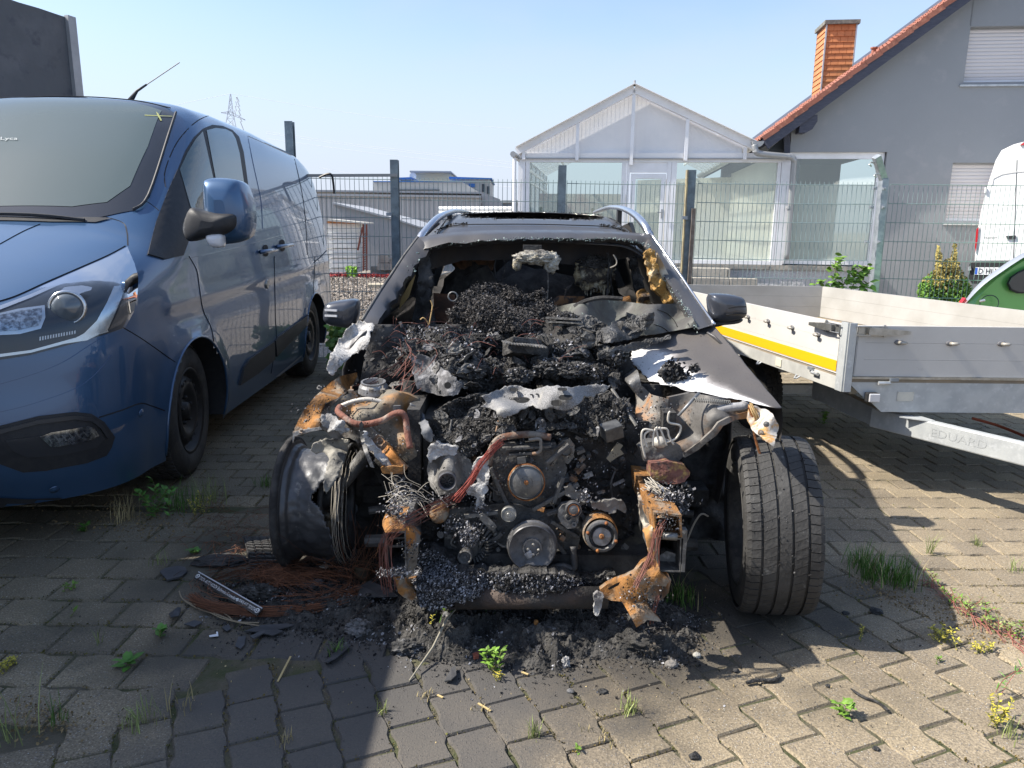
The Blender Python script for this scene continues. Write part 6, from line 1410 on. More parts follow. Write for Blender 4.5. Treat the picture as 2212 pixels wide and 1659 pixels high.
# ---- charred masses
flk = MB(); ash = MB(); fib = MB()
base = relief('engine_bay_backing', [(810, 700), (1000, 700), (1240, 700), (1350, 745), (1385, 830), (1400, 1010), (1410, 1250), (1290, 1290), (1000, 1300), (880, 1290), (850, 1100), (800, 1000), (770, 860), (790, 760)], [(1080, 705, 3.6), (1080, 830, 3.3), (1080, 960, 3.05), (1080, 1250, 2.95), (830, 900, 3.2), (1370, 900, 3.2)], CHARD, amp=.06, sc=6, step=14, skirt=.1)
litter(flk, base, 2500, .006, .014)
scut = relief('scuttle_debris', [(815, 712), (870, 708), (960, 706), (1060, 712), (1160, 722), (1232, 738), (1262, 735), (1300, 760), (1330, 790), (1345, 830), (1300, 845), (1220, 840), (1150, 838), (1060, 850), (990, 842), (930, 835), (900, 830), (860, 800), (830, 770)], [(820, 715, 3.45), (1100, 718, 3.48), (1300, 770, 3.25), (1320, 830, 3.1), (1000, 840, 3.05), (860, 790, 3.2), (1150, 780, 3.2)], CHAR, amp=.055, sc=9, step=5, jag=10, skirt=.12, aut=30)
litter(flk, scut, 8000, .0025, .007, off=.02); litter(ash, scut, 5500, .0025, .007, off=.02, filt=lambda p: noise.noise(p*7) > (-.02 if p.z < 1.0 or p.x > .3 else -.3) and p.z > .90)
mnd = relief('dashboard_heap', [(985, 652), (1000, 632), (1035, 618), (1075, 612), (1110, 620), (1130, 640), (1152, 634), (1172, 628), (1185, 650), (1205, 672), (1245, 690), (1262, 712), (1240, 740), (1180, 728), (1100, 716), (1010, 712), (975, 700), (970, 680)], [(1060, 620, 3.75), (1110, 640, 3.72), (1170, 640, 3.7), (1060, 680, 3.5), (1240, 700, 3.55), (1100, 715, 3.42), (975, 690, 3.62)], CHAR, amp=.06, sc=10, step=4, jag=8, skirt=.25, aut=30)
litter(flk, mnd, 2500, .003, .008, off=.02)
litter(fib, mnd, 8000, .002, .007, off=.03)
def spikes(rel, n, L, mb, up=.5):
    vs, fs = REL[rel.name]
    for i in range(n):
        f = rc.choice([f for f in (rc.choice(fs),)]); p = vs[f[0]]; d = V3((rc.gauss(0, .6), rc.gauss(-.4, .4), rc.uniform(-.2, 1)*up*2)).normalized(); l = rc.uniform(.3, 1)*L
        s = d.orthogonal().normalized()*l*.10; mb.add([p-s, p+s, p+d*l], [(0, 1, 2)])
spikes(mnd, 7000, .026, fib)
def cube_debris(u, v, Y, d, R, mt, nm='charred_box'):
    m = MB(); m.box(at(u, v, Y), d, R); o = m.build(nm, mt, car, bevel=.004); return o
rib = cube_debris(1135, 752, 3.18, (.17, .12, .07), rotm(x=-18, y=8, z=20), CHAR, 'ribbed_casing')
m = MB()
for i in range(14): a = at(1085+6.5*i, 736+.7*i, 3.14); m.bar(a, a+V3((.02, -.07, .0)), .006, .006)
m.build('casing_ribs', GMET, car)['kind'] = 'stuff'
# loose charred lumps over the engine bay
lm = []
for (u, v, Y, r, sx, sz, mt) in ((1010, 800, 3.05, .06, 1.2, .7, CHAR), (1060, 795, 3.1, .05, 1, .8, CHAR), (1190, 795, 3.1, .06, 1.3, .7, CHAR), (1245, 800, 3.05, .045, 1.6, .7, CHAR), (1290, 806, 3.05, .045, 1, .8, CHAR), (1120, 812, 3.05, .04, 1.4, .8, CHAR), (870, 740, 3.35, .05, 1.3, .7, CHAR), (940, 745, 3.3, .05, 1.6, .6, CHAR), (1330, 770, 3.15, .04, 1, 1, CHAR), (1225, 690, 3.5, .04, 1.3, .8, CHAR), (1040, 735, 3.35, .05, 2, .6, CHAR), (1000, 770, 3.15, .045, 1.4, .8, CHAR), (1340, 900, 2.9, .06, .8, 1.2, CHARD), (1365, 960, 2.9, .05, .8, 1.4, CHARD)):
    m = MB(); blob(m, at(u, v, Y), (r*sx, r, r*sz), 4, .5, 3.2, u*.1, 5); o = m.build('charred_lump', mt, car)
    for i in range(160):
        d = V3((rc.gauss(0, 1), rc.gauss(-.6, 1), rc.gauss(.5, 1))).normalized(); chip(flk if i % 4 else ash, at(u, v, Y)+V3((d.x*r*sx, d.y*r, d.z*r*sz))*1.05, rc.uniform(.004, .010), rng=rc)
# crumpled slabs of crust
SLB = [CHAR, CHAR, WRK, mat('ashen_plate', (.10, .10, .105), .9, col2=(.24, .24, .25), ns=22, lo=.48, hi=.6, bump=.7, bs=60), DMET]
def slab(p, r, mt, nm='crust_slab', par=car, up=.6):
    ax = V3((rc.gauss(0, .5), rc.gauss(-.5, .4), rc.gauss(up, .4))).normalized(); sx = ax.orthogonal().normalized(); sx = (Matrix.Rotation(rc.random()*6, 3, ax)@sx); sy = ax.cross(sx); el = rc.uniform(.35, .9); sd = V3((rc.random()*90, 0, 0)); K_ = 12; rows = []
    for j in range(5):
        q = j/4; rows.append([p+(sx*cos(a)+sy*sin(a)*el)*r*q*(1+.35*noise.noise(V3((cos(a)*2, sin(a)*2, 0))+sd))+ax*r*(.28*fbm(V3((cos(a)*q*2, sin(a)*q*2, 3))+sd, 3, 1)) for a in [2*pi*k/K_ for k in range(K_)]])
    m = MB(); m.grid(rows, closed=True); return m.build(nm, mt, par, solid=.003)
for i in range(70): u, v = rc.uniform(840, 1330), rc.uniform(725, 835); slab(at(u, v, idw([(820, 715, 3.40), (1100, 718, 3.42), (1300, 770, 3.2), (1320, 830, 3.02), (1000, 840, 2.98), (860, 790, 3.14), (1150, 780, 3.12)], u, v)), rc.uniform(.018, .055), rc.choice(SLB))
for i in range(34): u, v = rc.uniform(950, 1330), rc.uniform(885, 955); slab(at(u, v, idw([(940, 900, 2.82), (1330, 870, 2.86), (1140, 920, 2.73), (1000, 980, 2.68), (1320, 950, 2.76)], u, v)), rc.uniform(.014, .040), rc.choice(SLB[:4]))
for i in range(26): u, v = rc.uniform(1240, 1400), rc.uniform(690, 770); slab(at(u, v, 3.36-(v-690)*.0026), rc.uniform(.02, .05), rc.choice(SLB[:3]), up=1.2)
# slanting burnt plate left of centre
relief('slanting_plate', [(888, 772), (905, 764), (925, 770), (955, 795), (985, 815), (998, 832), (990, 852), (960, 856), (925, 848), (900, 840), (890, 800)], [(900, 775, 3.12), (990, 840, 2.93), (900, 840, 3.02)], SLB[3], amp=.012, sc=12, step=5, jag=5, skirt=.03)
m = MB(); m.disc(at(967, 832, 2.90), (0, -1, .3), .014, 12); m.build('plate_hole', RG, car)
# ---- engine: charred front mass
eng = relief('engine_crust', [(938, 905), (960, 880), (1000, 862), (1060, 855), (1150, 862), (1250, 850), (1315, 845), (1345, 870), (1360, 940), (1350, 1010), (1365, 1100), (1370, 1180), (1330, 1230), (1250, 1262), (1150, 1262), (1040, 1275), (960, 1262), (905, 1235), (900, 1170), (915, 1100), (925, 1020), (930, 960)], [(1000, 870, 2.95), (1300, 860, 2.98), (1140, 900, 2.88), (940, 960, 2.86), (1140, 1000, 2.80), (1340, 1000, 2.86), (1140, 1200, 2.76), (930, 1200, 2.76), (1340, 1200, 2.80)], CHARD, amp=.045, sc=9, step=6, jag=8, skirt=.15, aut=30)
litter(flk, eng, 3000, .003, .007, off=.012)
topm = relief('engine_top_crust', [(932, 912), (945, 885), (985, 860), (1030, 850), (1100, 860), (1200, 862), (1290, 852), (1325, 850), (1340, 880), (1350, 930), (1310, 960), (1250, 935), (1200, 925), (1130, 925), (1080, 930), (1050, 960), (1020, 985), (980, 985), (945, 975), (932, 945)], [(940, 900, 2.86), (1030, 855, 2.93), (1330, 870, 2.92), (1140, 920, 2.78), (1000, 980, 2.72), (1320, 950, 2.8)], CHAR, amp=.040, sc=10, step=5, jag=6, skirt=.10, aut=30)
litter(flk, topm, 4500, .002, .006, off=.015)
def cylp(name, u, v, Y, r, prof, mt, ax=(0, -1, .12), n=36, par=car, dx=0):
    c = at(u, v, Y); m = MB(); m.lathe(c, ax, [(h, r*q) for h, q in prof], n); return m.build(name, mt, par, autos=35)
def holes_(o, u, v, Y, r, n, rr, mt, ax=(0, -1, .12), a0=0):
    c = at(u, v, Y); a_ = V3(ax).normalized(); sx = a_.orthogonal().normalized(); sy = a_.cross(sx)
    for k in range(n):
        t = a0+2*pi*k/n; m = MB(); m.lathe(c+(sx*cos(t)+sy*sin(t))*r, ax, [(0, rr), (.010, rr*.9), (.012, 0)], 8); subp(m, 'bolt', mt, o, smooth=True)
# block face plates and ribs
for q, nm in (([(1060, 960), (1200, 955), (1225, 1010), (1210, 1090), (1120, 1105), (1065, 1080)], 'timing_cover'), ([(960, 1100), (1100, 1085), (1160, 1100), (1230, 1100), (1260, 1130), (1240, 1220), (1060, 1230), (960, 1190)], 'front_cover')):
    relief(nm, q, 2.72 if nm == 'timing_cover' else 2.70, DMET, amp=.006, sc=20, step=7, skirt=.10)
for a, b in (((1180, 1110), (1270, 1080)), ((1190, 1125), (1250, 1160)), ((1185, 1150), (1235, 1215)), ((1085, 1150), (1010, 1215)), ((1070, 1120), (1030, 1190)), ((1150, 1100), (1250, 1045)), ((1100, 1095), (1060, 1010)), ((1180, 1000), (1230, 960)), ((1195, 1085), (1215, 1030)), ((1010, 1225), (1080, 1210)), ((1240, 1090), (1270, 1130))):
    m = MB(); m.bar(at(*a, 2.66), at(*b, 2.67), .022, .016); m.build('cast_rib', DMET, car, bevel=.003)
PULL = mat('scorched_pulley', (.22, .22, .215), .5, .6, col2=(.12, .12, .12), ns=9, col3=(.35, .33, .28), ns3=26, lo3=.6, hi3=.7, bump=.2, bs=60)
PUL2 = mat('dark_pulley', (.09, .09, .095), .5, .5, col2=(.16, .16, .165), ns=12, col3=(.04, .04, .04), ns3=20, bump=.2, bs=60)
wp = cylp('water_pump_pulley', 1137, 1042, 2.62, .065, [(-.05, .9), (-.012, 1.0), (-.004, 1.0), (0, .96), (-.006, .92), (-.004, .86), (.004, .6), (.006, .36), (.010, .34), (.012, 0)], PULL)
cylp('pulley_rim', 1137, 1042, 2.63, .0705, [(-.045, .95), (-.015, .97), (-.010, 1.0), (0, 1.0), (.002, .93)], RUST, par=car)
m = MB(); m.lathe(at(1137, 1042, 2.603), (0, -1, .12), [(0, .009), (.006, .008), (.008, 0)], 10); subp(m, 'hub_bolt', RUST, wp, smooth=True)
ck = cylp('crankshaft_pulley', 1150, 1185, 2.56, .089, [(-.09, .95), (-.055, 1.08), (-.045, 1.08), (-.038, .98), (-.030, 1.04), (-.02, 1.04), (-.014, 1.0), (-.004, 1.0), (0, .96), (-.004, .90), (-.014, .62), (-.016, .42), (-.004, .40), (-.004, .34), (-.012, .32), (-.012, 0)], PUL2)
holes_(ck, 1152, 1186, 2.568, .019, 4, .0065, mat('bolt_grey', (.38, .36, .32), .5, .6), a0=.78)
m = MB(); blob(m, at(1143, 1198, 2.545), (.012, .006, .016), 2, .5, 4, 3); subp(m, 'ash_lump', ASHW, ck)
ac = cylp('compressor_clutch', 1298, 1155, 2.56, .064, [(-.13, .9), (-.10, 1.0), (-.078, 1.0), (-.074, .93), (-.066, .93), (-.062, 1.02), (-.05, 1.02), (-.046, .94), (-.036, .94), (-.03, 1.02), (-.018, 1.02), (-.012, .95)], ORU)
cylp('clutch_ring', 1300, 1159, 2.555, .059, [(-.02, 1.0), (0, 1.0), (.002, .94), (.002, .82), (-.004, .78), (-.03, .76), (-.032, 0)], GMET)
cd_ = cylp('clutch_disc', 1300, 1159, 2.562, .036, [(-.02, 1), (0, .98), (.002, .94), (.003, .3), (.007, .24), (.009, 0)], mat('grey_disc', (.30, .31, .33), .5, .6, col2=(.18, .17, .16), ns=40), par=car)
m = MB(); m.lathe(at(1300, 1159, 2.548), (0, -1, .12), [(-.006, .010), (.003, .009), (.005, 0)], 10); subp(m, 'hub_bolt', RUST, cd_)
holes_(ac, 1300, 1159, 2.556, .054, 4, .007, RUST, a0=.5)
idl = cylp('idler_pulley', 1099, 1111, 2.60, .029, [(-.03, 1), (0, 1), (.002, .92), (-.001, .86), (0, .5), (.004, .48), (.004, .28), (.007, .2), (.007, 0)], mat('pale_pulley', (.28, .28, .27), .5, .5, col2=(.18, .18, .17), ns=30))
relief('tensioner_body', [(1207, 1100), (1215, 1090), (1240, 1085), (1254, 1095), (1250, 1125), (1244, 1140), (1225, 1142), (1212, 1130), (1205, 1115)], 2.61, GMET, amp=.004, step=5, skirt=.05)
cylp('tensioner_pulley', 1239, 1101, 2.59, .030, [(-.03, 1), (0, 1), (.002, .9), (-.006, .8), (-.006, .62), (.002, .58), (.003, .3), (.008, .28), (.008, 0)], PUL2)
cylp('bearing_ring', 1239, 1101, 2.588, .0215, [(-.006, 1), (.001, .98), (0, .8), (-.008, .78)], RUST)
cylp('tensioner_bush', 1228, 1118, 2.60, .014, [(-.01, 1), (.006, 1), (.006, .6), (-.01, .55), (-.01, 0)], DMET)
cylp('tensioner_bush', 1240, 1132, 2.60, .010, [(-.01, 1), (.004, 1), (.004, .5), (-.006, .45), (-.006, 0)], GMET)
can = cylp('rusty_canister', 946, 1113, 2.62, .036, [(-.09, .8), (-.08, 1.0), (-.045, 1.0), (-.042, 1.06), (-.034, 1.06), (-.03, 1.0), (-.012, .96), (-.002, .8), (.004, .5), (.004, .16), (.010, .14), (.010, 0)], ORU)
# turbo inlet, casings, exhaust ends
TUR = mat('cast_grey_housing', (.24, .235, .225), .7, .3, col2=(.12, .115, .11), ns=7, bump=.5, bs=60, col3=(.40, .39, .37), ns3=14, lo3=.6, hi3=.68)
relief('turbo_housing', [(922, 1012), (926, 992), (945, 978), (985, 975), (1015, 990), (1025, 1015), (1022, 1040), (1008, 1060), (980, 1070), (945, 1068), (928, 1048)], [(925, 1010, 2.72), (1020, 1010, 2.72), (968, 1030, 2.64)], TUR, amp=.008, sc=12, step=5, jag=4, skirt=.10)
cylp('turbo_inlet', 966, 1040, 2.60, .036, [(-.05, 1.0), (0, 1.0), (.002, .9), (-.002, .74), (-.05, .66), (-.052, 0)], PUL2, ax=(.1, -1, .1))
ti = MB()
for k in range(8):
    a = 2*pi*k/8; c = at(966, 1040, 2.635); ti.bar(c+V3((.004*cos(a), 0, .004*sin(a))), c+V3((.022*cos(a), .0, .022*sin(a))), .003, .012, (0, 1, 0))
ti.build('turbo_vanes', GMET, car)['kind'] = 'stuff'
relief('hose_stub', [(928, 1000), (922, 985), (926, 968), (940, 955), (955, 960), (990, 968), (985, 980), (950, 985)], 2.68, ASHW, amp=.012, sc=12, step=5, jag=5, skirt=.05)
relief('melted_white_duct', [(1018, 1010), (1030, 990), (1046, 985), (1056, 1000), (1058, 1030), (1052, 1058), (1045, 1085), (1036, 1100), (1028, 1094), (1030, 1075), (1012, 1066), (1008, 1055), (1022, 1050), (1032, 1040), (1026, 1025)], 2.62, ASHW, amp=.015, sc=16, step=4, jag=6, skirt=.03)
relief('alternator', [(968, 1150), (985, 1132), (1010, 1124), (1040, 1132), (1058, 1155), (1060, 1190), (1045, 1215), (1015, 1225), (985, 1218), (968, 1190)], [(1010, 1170, 2.62), (968, 1170, 2.70), (1060, 1170, 2.70), (1010, 1125, 2.7)], DMET, amp=.008, sc=18, step=6, jag=3, skirt=.1)
m = MB()
for k in range(16): a = -1.3+2.9*k/15; c = at(1015, 1178, 2.63); m.bar(c+V3((.062*cos(a), 0, .062*sin(a))), c+V3((.085*cos(a), .03, .085*sin(a))), .006, .02, (0, 1, 0))
m.build('alternator_fins', DMET, car)['kind'] = 'stuff'
cylp('alternator_pulley', 1004, 1204, 2.57, .028, [(-.05, .9), (0, 1), (.002, .85), (-.012, .6), (-.012, .25), (-.004, .2), (-.004, 0)], DMET, ax=(-.1, -1, .1))
relief('link_plate', [(1035, 1112), (1043, 1108), (1068, 1130), (1073, 1138), (1065, 1146), (1057, 1142), (1037, 1122)], 2.58, GMET, amp=.001, step=5, skirt=.01)
for u, v in ((1041, 1115), (1065, 1138)): m = MB(); m.lathe(at(u, v, 2.575), (0, -1, .1), [(0, .006), (.006, .005), (.007, 0)], 8); m.build('link_bolt', GMET, car)
relief('bracket_bar', [(1002, 1112), (1075, 1105), (1076, 1110), (1040, 1116), (1004, 1120)], 2.63, TUR, amp=.004, step=5, skirt=.03)
m = MB(); m.tube(smoothpath([at(u, v, 2.62) for u, v in ((1155, 1240), (1185, 1228), (1215, 1222), (1238, 1228), (1240, 1210), (1238, 1180))], 5), .013, 8); m.build('coolant_pipe', DMET, car, smooth=True)
cylp('rubber_pipe_end', 1206, 1240, 2.68, .035, [(-.06, 1), (0, 1), (0, .84), (-.06, .8), (-.06, 0)], DMET, ax=(.1, -1, .05)) if False else cylp('rubber_pipe_end', 1278, 1240, 2.72, .036, [(-.06, 1), (0, 1), (0, .84), (-.06, .8), (-.06, 0)], DMET, ax=(.1, -1, .05))
m = MB(); m.tube(smoothpath([at(u, v, y) for u, v, y in ((1385, 1145, 2.85), (1375, 1175, 2.8), (1345, 1200, 2.75), (1335, 1235, 2.72))], 5), [.045]*16, 12); m.build('intercooler_hose', mat('sooty_beige_hose', (.10, .085, .06), .85, col2=(.03, .028, .025), ns=9), car, smooth=True)
relief('oil_sleeve', [(1206, 962), (1215, 950), (1232, 948), (1242, 962), (1240, 985), (1228, 1002), (1212, 1000), (1203, 985)], 2.74, RMET, amp=.008, step=4, skirt=.06, jag=2)
m = MB(); c = at(1223, 974, 2.725); m.lathe(c, (0, -1, .2), [(0, .020), (-.03, .018), (-.03, 0)], 16); m.build('sleeve_bore', mat('brown_bore', (.12, .055, .025), .9), car)
cb = cube_debris(1321, 930, 2.68, (.072, .06, .055), rotm(x=10, y=-14, z=15), mat('dull_box_metal', (.13, .13, .125), .5, .5, col2=(.06, .06, .06), ns=20), 'control_box')
relief('angle_bracket', [(1310, 990), (1330, 962), (1334, 955), (1346, 962), (1340, 970), (1348, 980), (1335, 986), (1318, 998)], 2.70, mat('brownish_metal', (.24, .22, .17), .7, .3), amp=.003, step=4, skirt=.01)
relief('torn_alloy_web', [(1220, 1055), (1232, 1047), (1248, 1062), (1262, 1058), (1272, 1072), (1262, 1086), (1240, 1078), (1222, 1070)], 2.64, TUR, amp=.012, sc=20, step=4, jag=4, skirt=.03)
relief('torn_alloy_web', [(1276, 1082), (1300, 1084), (1320, 1078), (1345, 1082), (1356, 1098), (1352, 1108), (1335, 1100), (1322, 1110), (1305, 1105), (1290, 1100), (1278, 1096)], 2.64, TUR, amp=.012, sc=20, step=4, jag=6, skirt=.03)
for a, b in (((1085, 968), (1190, 962)), ((1100, 980), (1160, 976))):
    m = MB(); m.bar(at(*a, 2.68), at(*b, 2.68), .03, .008); m.build('rail_strip', GMET, car)
relief('small_tab', [(1117, 988), (1135, 986), (1136, 1000), (1118, 1002)], 2.64, PULL, amp=0, step=6, skirt=.01)
m = MB(); m.tube(smoothpath([at(u, v, 2.66) for u, v in ((1142, 950), (1165, 948), (1168, 958), (1166, 975), (1150, 980))], 4), .007, 6); m.build('bent_pipe', RMET, car, smooth=True)
m = MB(); m.tube(smoothpath([at(u, v, 2.70) for u, v in ((1055, 1005), (1062, 970), (1078, 948), (1110, 940), (1150, 938), (1190, 945))], 5), .014, 8); m.build('wrapped_loom', mat('ashen_loom', (.22, .19, .16), .85, col2=(.12, .06, .04), ns=16, bump=.6, bs=80), car, smooth=True)
# gap filler lumps and small fittings over the engine face
for i in range(48):
    u = rc.uniform(930, 1350); v = rc.uniform(935, 1230)
    if hypot(u-1137, v-1042) > 50 and hypot(u-1150, v-1185) > 64 and hypot(u-1298, v-1155) > 52 and hypot(u-966, v-1040) > 45: slab(at(u, v, 2.71), rc.uniform(.010, .026), rc.choice(SLB+[GMET, TUR]))
for i in range(125):
    u = rc.uniform(930, 1350); v = rc.uniform(930, 1250)
    if hypot(u-1137, v-1042) < 45 or hypot(u-1150, v-1185) < 60 or hypot(u-1298, v-1155) < 45 or hypot(u-966, v-1040) < 40 or hypot(u-1099, v-1111) < 24 or hypot(u-1232, v-1112) < 34 or hypot(u-946, v-1113) < 26: continue
    t_ = rc.random(); Yq = idw([(1000, 870, 2.95), (1300, 860, 2.98), (1140, 1000, 2.74), (940, 960, 2.8), (1340, 1000, 2.8), (1140, 1200, 2.68), (930, 1200, 2.7), (1340, 1200, 2.74)], u, v)-.02
    m = MB(); p = at(u, v, Yq)
    if t_ < .35: m.lathe(p, (rc.gauss(0, .2), -1, rc.gauss(.1, .2)), [(-.02, .010), (0, .010), (.002, .008), (.003, .004), (.009, .004), (.009, 0)], 8); nm, mm_ = 'bolt_head', rc.choice((DMET, GMET, PULL, RMET))
    elif t_ < .7: m.box(p, (rc.uniform(.015, .05), .03, rc.uniform(.008, .025)), rotm(rc.uniform(-20, 20), rc.uniform(-60, 60), rc.uniform(-20, 20))); nm, mm_ = 'metal_bracket', rc.choice((DMET, GMET, RMET, TUR))
    else:
        q = V3((rc.gauss(0, .03), 0, rc.gauss(0, .03))); m.tube(smoothpath([p-q, p+V3((rc.gauss(0, .01), -.02, rc.gauss(0, .01))), p+q], 4), .004, 5); nm, mm_ = 'bent_tube', rc.choice((DMET, GMET, RMET))
    m.build(nm, mm_, car)
# heat shield plate with holes
SP = [(1040, 855), (1062, 848), (1085, 838), (1100, 832), (1130, 836), (1150, 842), (1175, 835), (1200, 832), (1235, 836), (1260, 832), (1290, 830), (1318, 832), (1305, 846), (1290, 850), (1282, 858), (1260, 856), (1255, 868), (1240, 880), (1220, 888), (1190, 880), (1170, 886), (1150, 876), (1130, 882), (1110, 896), (1092, 902), (1078, 898), (1068, 886), (1052, 880), (1037, 878), (1050, 872)]
SPc = [(1100, 835, 2.86), (1300, 832, 2.86), (1090, 900, 2.63), (1220, 886, 2.65), (1040, 870, 2.75)]
o = relief('heat_shield', SP, SPc, SHIELD, amp=.010, sc=9, step=3, jag=4, solid=.002)
for u, v, a, b in ((1110, 841, 8, 3.5), (1128, 863, 14, 5), (1215, 840, 9, 3.2), (1222, 858, 13, 5), (1202, 870, 10, 6), (1148, 852, 3, 1.5), (1160, 851, 3, 1.5)):
    Y = idw(SPc, u, v)-.030; m = MB(); a, b = a*1.15, b*1.4; m.add([at(u+a*cos(t), v+b*sin(t)*(1+.2*cos(t*2)), Y+(.03 if sin(t) < 0 else -.012)*abs(sin(t))) for t in [2*pi*k/18 for k in range(18)]], [tuple(range(18))]); subp(m, 'shield_hole', RG, o)
# ash spilling left of the crank pulley
sp = relief('ash_slope', [(900, 1190), (930, 1185), (960, 1200), (990, 1235), (1040, 1240), (1080, 1255), (1085, 1275), (1040, 1290), (990, 1300), (940, 1320), (905, 1310), (890, 1250)], [(900, 1190, 2.62), (1080, 1260, 2.56), (920, 1310, 2.42), (1000, 1290, 2.45)], CHAR, amp=.03, sc=12, step=5, jag=6, skirt=.1, aut=30)
litter(ash, sp, 4200, .002, .006, off=.015); litter(flk, sp, 1500, .004, .009)
mid = relief('lower_crust', [(985, 1240), (1040, 1232), (1085, 1240), (1130, 1238), (1200, 1240), (1280, 1250), (1330, 1240), (1335, 1262), (1280, 1275), (1180, 1278), (1090, 1285), (1000, 1290)], [(985, 1260, 2.56), (1330, 1250, 2.58), (1150, 1275, 2.46)], CHAR, amp=.03, sc=14, step=5, jag=6, skirt=.1, aut=30)
litter(ash, mid, 1700, .002, .006, off=.02, filt=lambda p: noise.noise(p*9) > -.05); litter(flk, mid, 1800, .004, .009, off=.015)
for u, v, Y, n in ((1015, 1155, 2.60, 320), (1050, 1260, 2.5, 160), (975, 1135, 2.64, 90), (1035, 1095, 2.62, 90), (955, 1075, 2.64, 60), (1262, 1070, 2.62, 60)):
    for i in range(n): chip(ash, at(u+rc.gauss(0, 13), v+rc.gauss(0, 13), Y+rc.gauss(0, .012)), rc.uniform(.003, .008), rng=rc)
# cross tube under the radiator, lower arms
m = MB(); m.tube([at(985, 1292, 2.50), at(1150, 1291, 2.48), at(1310, 1290, 2.50)], .040, 20); m.build('front_cross_tube', mat('sooty_tube', (.035, .033, .032), .75, col2=(.07, .05, .04), ns=8, bump=.4, bs=120), car, smooth=True)
m = MB(); m.box((XC-.02, 3.0, .22), (.95, .7, .10)); m.box((XC-.02, 3.1, .5), (.9, .5, .5)); m.build('engine_block', CHARD, car)
for s, x in ((-1, -.62), (1, .80)):
    m = MB(); m.tube([(XC+s*.38, 2.95, .20), (x, 2.98, .17)], .028, 8); m.tube([(XC+s*.38, 3.15, .30), (x, 3.05, .28)], .018, 8); m.build('suspension_arm', DMET, car)
    m = MB(); m.tube([(x-s*.14, 3.02, .25), (x-s*.2, 3.1, .85)], .045, 10); m.build('strut', CHARD, car)
    m = MB(); m.box((XC+s*.50, 3.25, .55), (.05, .9, .5)); m.build('inner_wall', CHARD, car)
for q_, Y_ in (([(770, 950), (840, 985), (862, 1010), (862, 1240), (800, 1262), (768, 1230)], 3.30), ([(1395, 960), (1470, 990), (1560, 930), (1600, 960), (1590, 1240), (1480, 1262), (1400, 1240)], 3.42)): relief('sooty_bay_lining', q_, Y_, CHARD, amp=.07, sc=6, step=10, jag=5)
# ---- left rail end (photo left): rusty box with two rungs
def framebox(name, quad, Y, depth, wall, mt, rungs=(), rm=None):
    A = [at(u, v, Y) for u, v in quad]; c_ = sum(A, V3())/4; B = [c_+(p-c_)*(1-wall/((p-c_).length)) for p in A]; dv = V3((0, depth, 0)); m = MB()
    m.grid([[A[0], A[1], A[2], A[3]], [B[0], B[1], B[2], B[3]], [q+dv for q in B]], closed=True); m.grid([[q+dv for q in A], A], closed=True); o = m.build(name, mt, car, autos=40)
    m = MB(); m.add([q+dv*.95 for q in B], [(0, 1, 2, 3)]); m.build('box_inside', CHARD, car)
    for t in rungs:
        m = MB(); a = B[0]+(B[3]-B[0])*t; b = B[1]+(B[2]-B[1])*t; m.bar(a+dv*.1, b+dv*.1, .012, .008); m.build('rung', rm or GMET, car)
    return o
framebox('crash_rail', [(832, 1146), (876, 1146), (878, 1234), (834, 1238)], 2.36, .5, .009, GMET, (.28, .5))
relief('rail_cap', [(826, 1125), (838, 1098), (882, 1098), (874, 1125), (876, 1146), (832, 1150), (826, 1135)], [(850, 1100, 2.52), (850, 1125, 2.38), (850, 1146, 2.345)], ORU, amp=.002, step=6, skirt=.03)
relief('rail_side', [(876, 1125), (884, 1098), (900, 1080), (910, 1100), (908, 1150), (902, 1200), (892, 1240), (878, 1250)], [(878, 1150, 2.37), (908, 1120, 2.75)], RMET, amp=.006, step=6, skirt=.02, jag=3)
relief('rail_lower_bracket', [(842, 1236), (850, 1246), (880, 1250), (900, 1246), (894, 1268), (900, 1286), (890, 1298), (872, 1290), (860, 1280), (855, 1258)], [(842, 1236, 2.36), (900, 1246, 2.5), (880, 1290, 2.42)], ORU, amp=.008, sc=12, step=5, skirt=.02)
for i in range(420): chip(ash, at(rc.gauss(855, 14), rc.gauss(1236, 5), 2.35+rc.gauss(0, .012)), rc.uniform(.003, .008), rng=rc)
for i in range(160): chip(ash, at(rc.gauss(858, 10), rc.gauss(1105, 7), 2.43+rc.gauss(0, .02)), rc.uniform(.003, .009), rng=rc)
# ---- right rail end
relief('crash_rail_side', [(1378, 1000), (1390, 985), (1404, 1040), (1416, 1095), (1420, 1150), (1424, 1210), (1416, 1240), (1404, 1200), (1392, 1150), (1382, 1110)], [(1380, 1000, 2.9), (1418, 1150, 2.38), (1415, 1235, 2.38), (1386, 1110, 2.6)], mat('pale_scorched_steel', (.38, .35, .30), .75, .2, col2=(.42, .22, .08), ns=9, lo=.5, hi=.6, bump=.3, bs=60, col3=(.12, .10, .09), ns3=14), amp=.006, step=5, skirt=.02, jag=3)
framebox('crash_rail', [(1412, 1106), (1472, 1112), (1474, 1160), (1416, 1160)], 2.34, .5, .010, ORU)
framebox('crash_rail', [(1418, 1162), (1472, 1162), (1470, 1236), (1420, 1234)], 2.35, .4, .006, GMET, (.02,))
relief('rail_cap', [(1408, 1106), (1416, 1094), (1460, 1098), (1474, 1112), (1470, 1120), (1420, 1118)], [(1430, 1095, 2.48), (1430, 1118, 2.33)], ORU, amp=.002, step=5, skirt=.02)
m = MB(); m.tube([at(1432, 1157, 2.335), at(1462, 1159, 2.335)], .013, 10); m.build('tow_socket', PULL, car, smooth=True)
m = MB(); m.box(at(1476, 1190, 2.36), (.012, .03, .14)); m.box(at(1476, 1150, 2.36), (.02, .03, .03)); m.build('rail_flange', GMET, car)
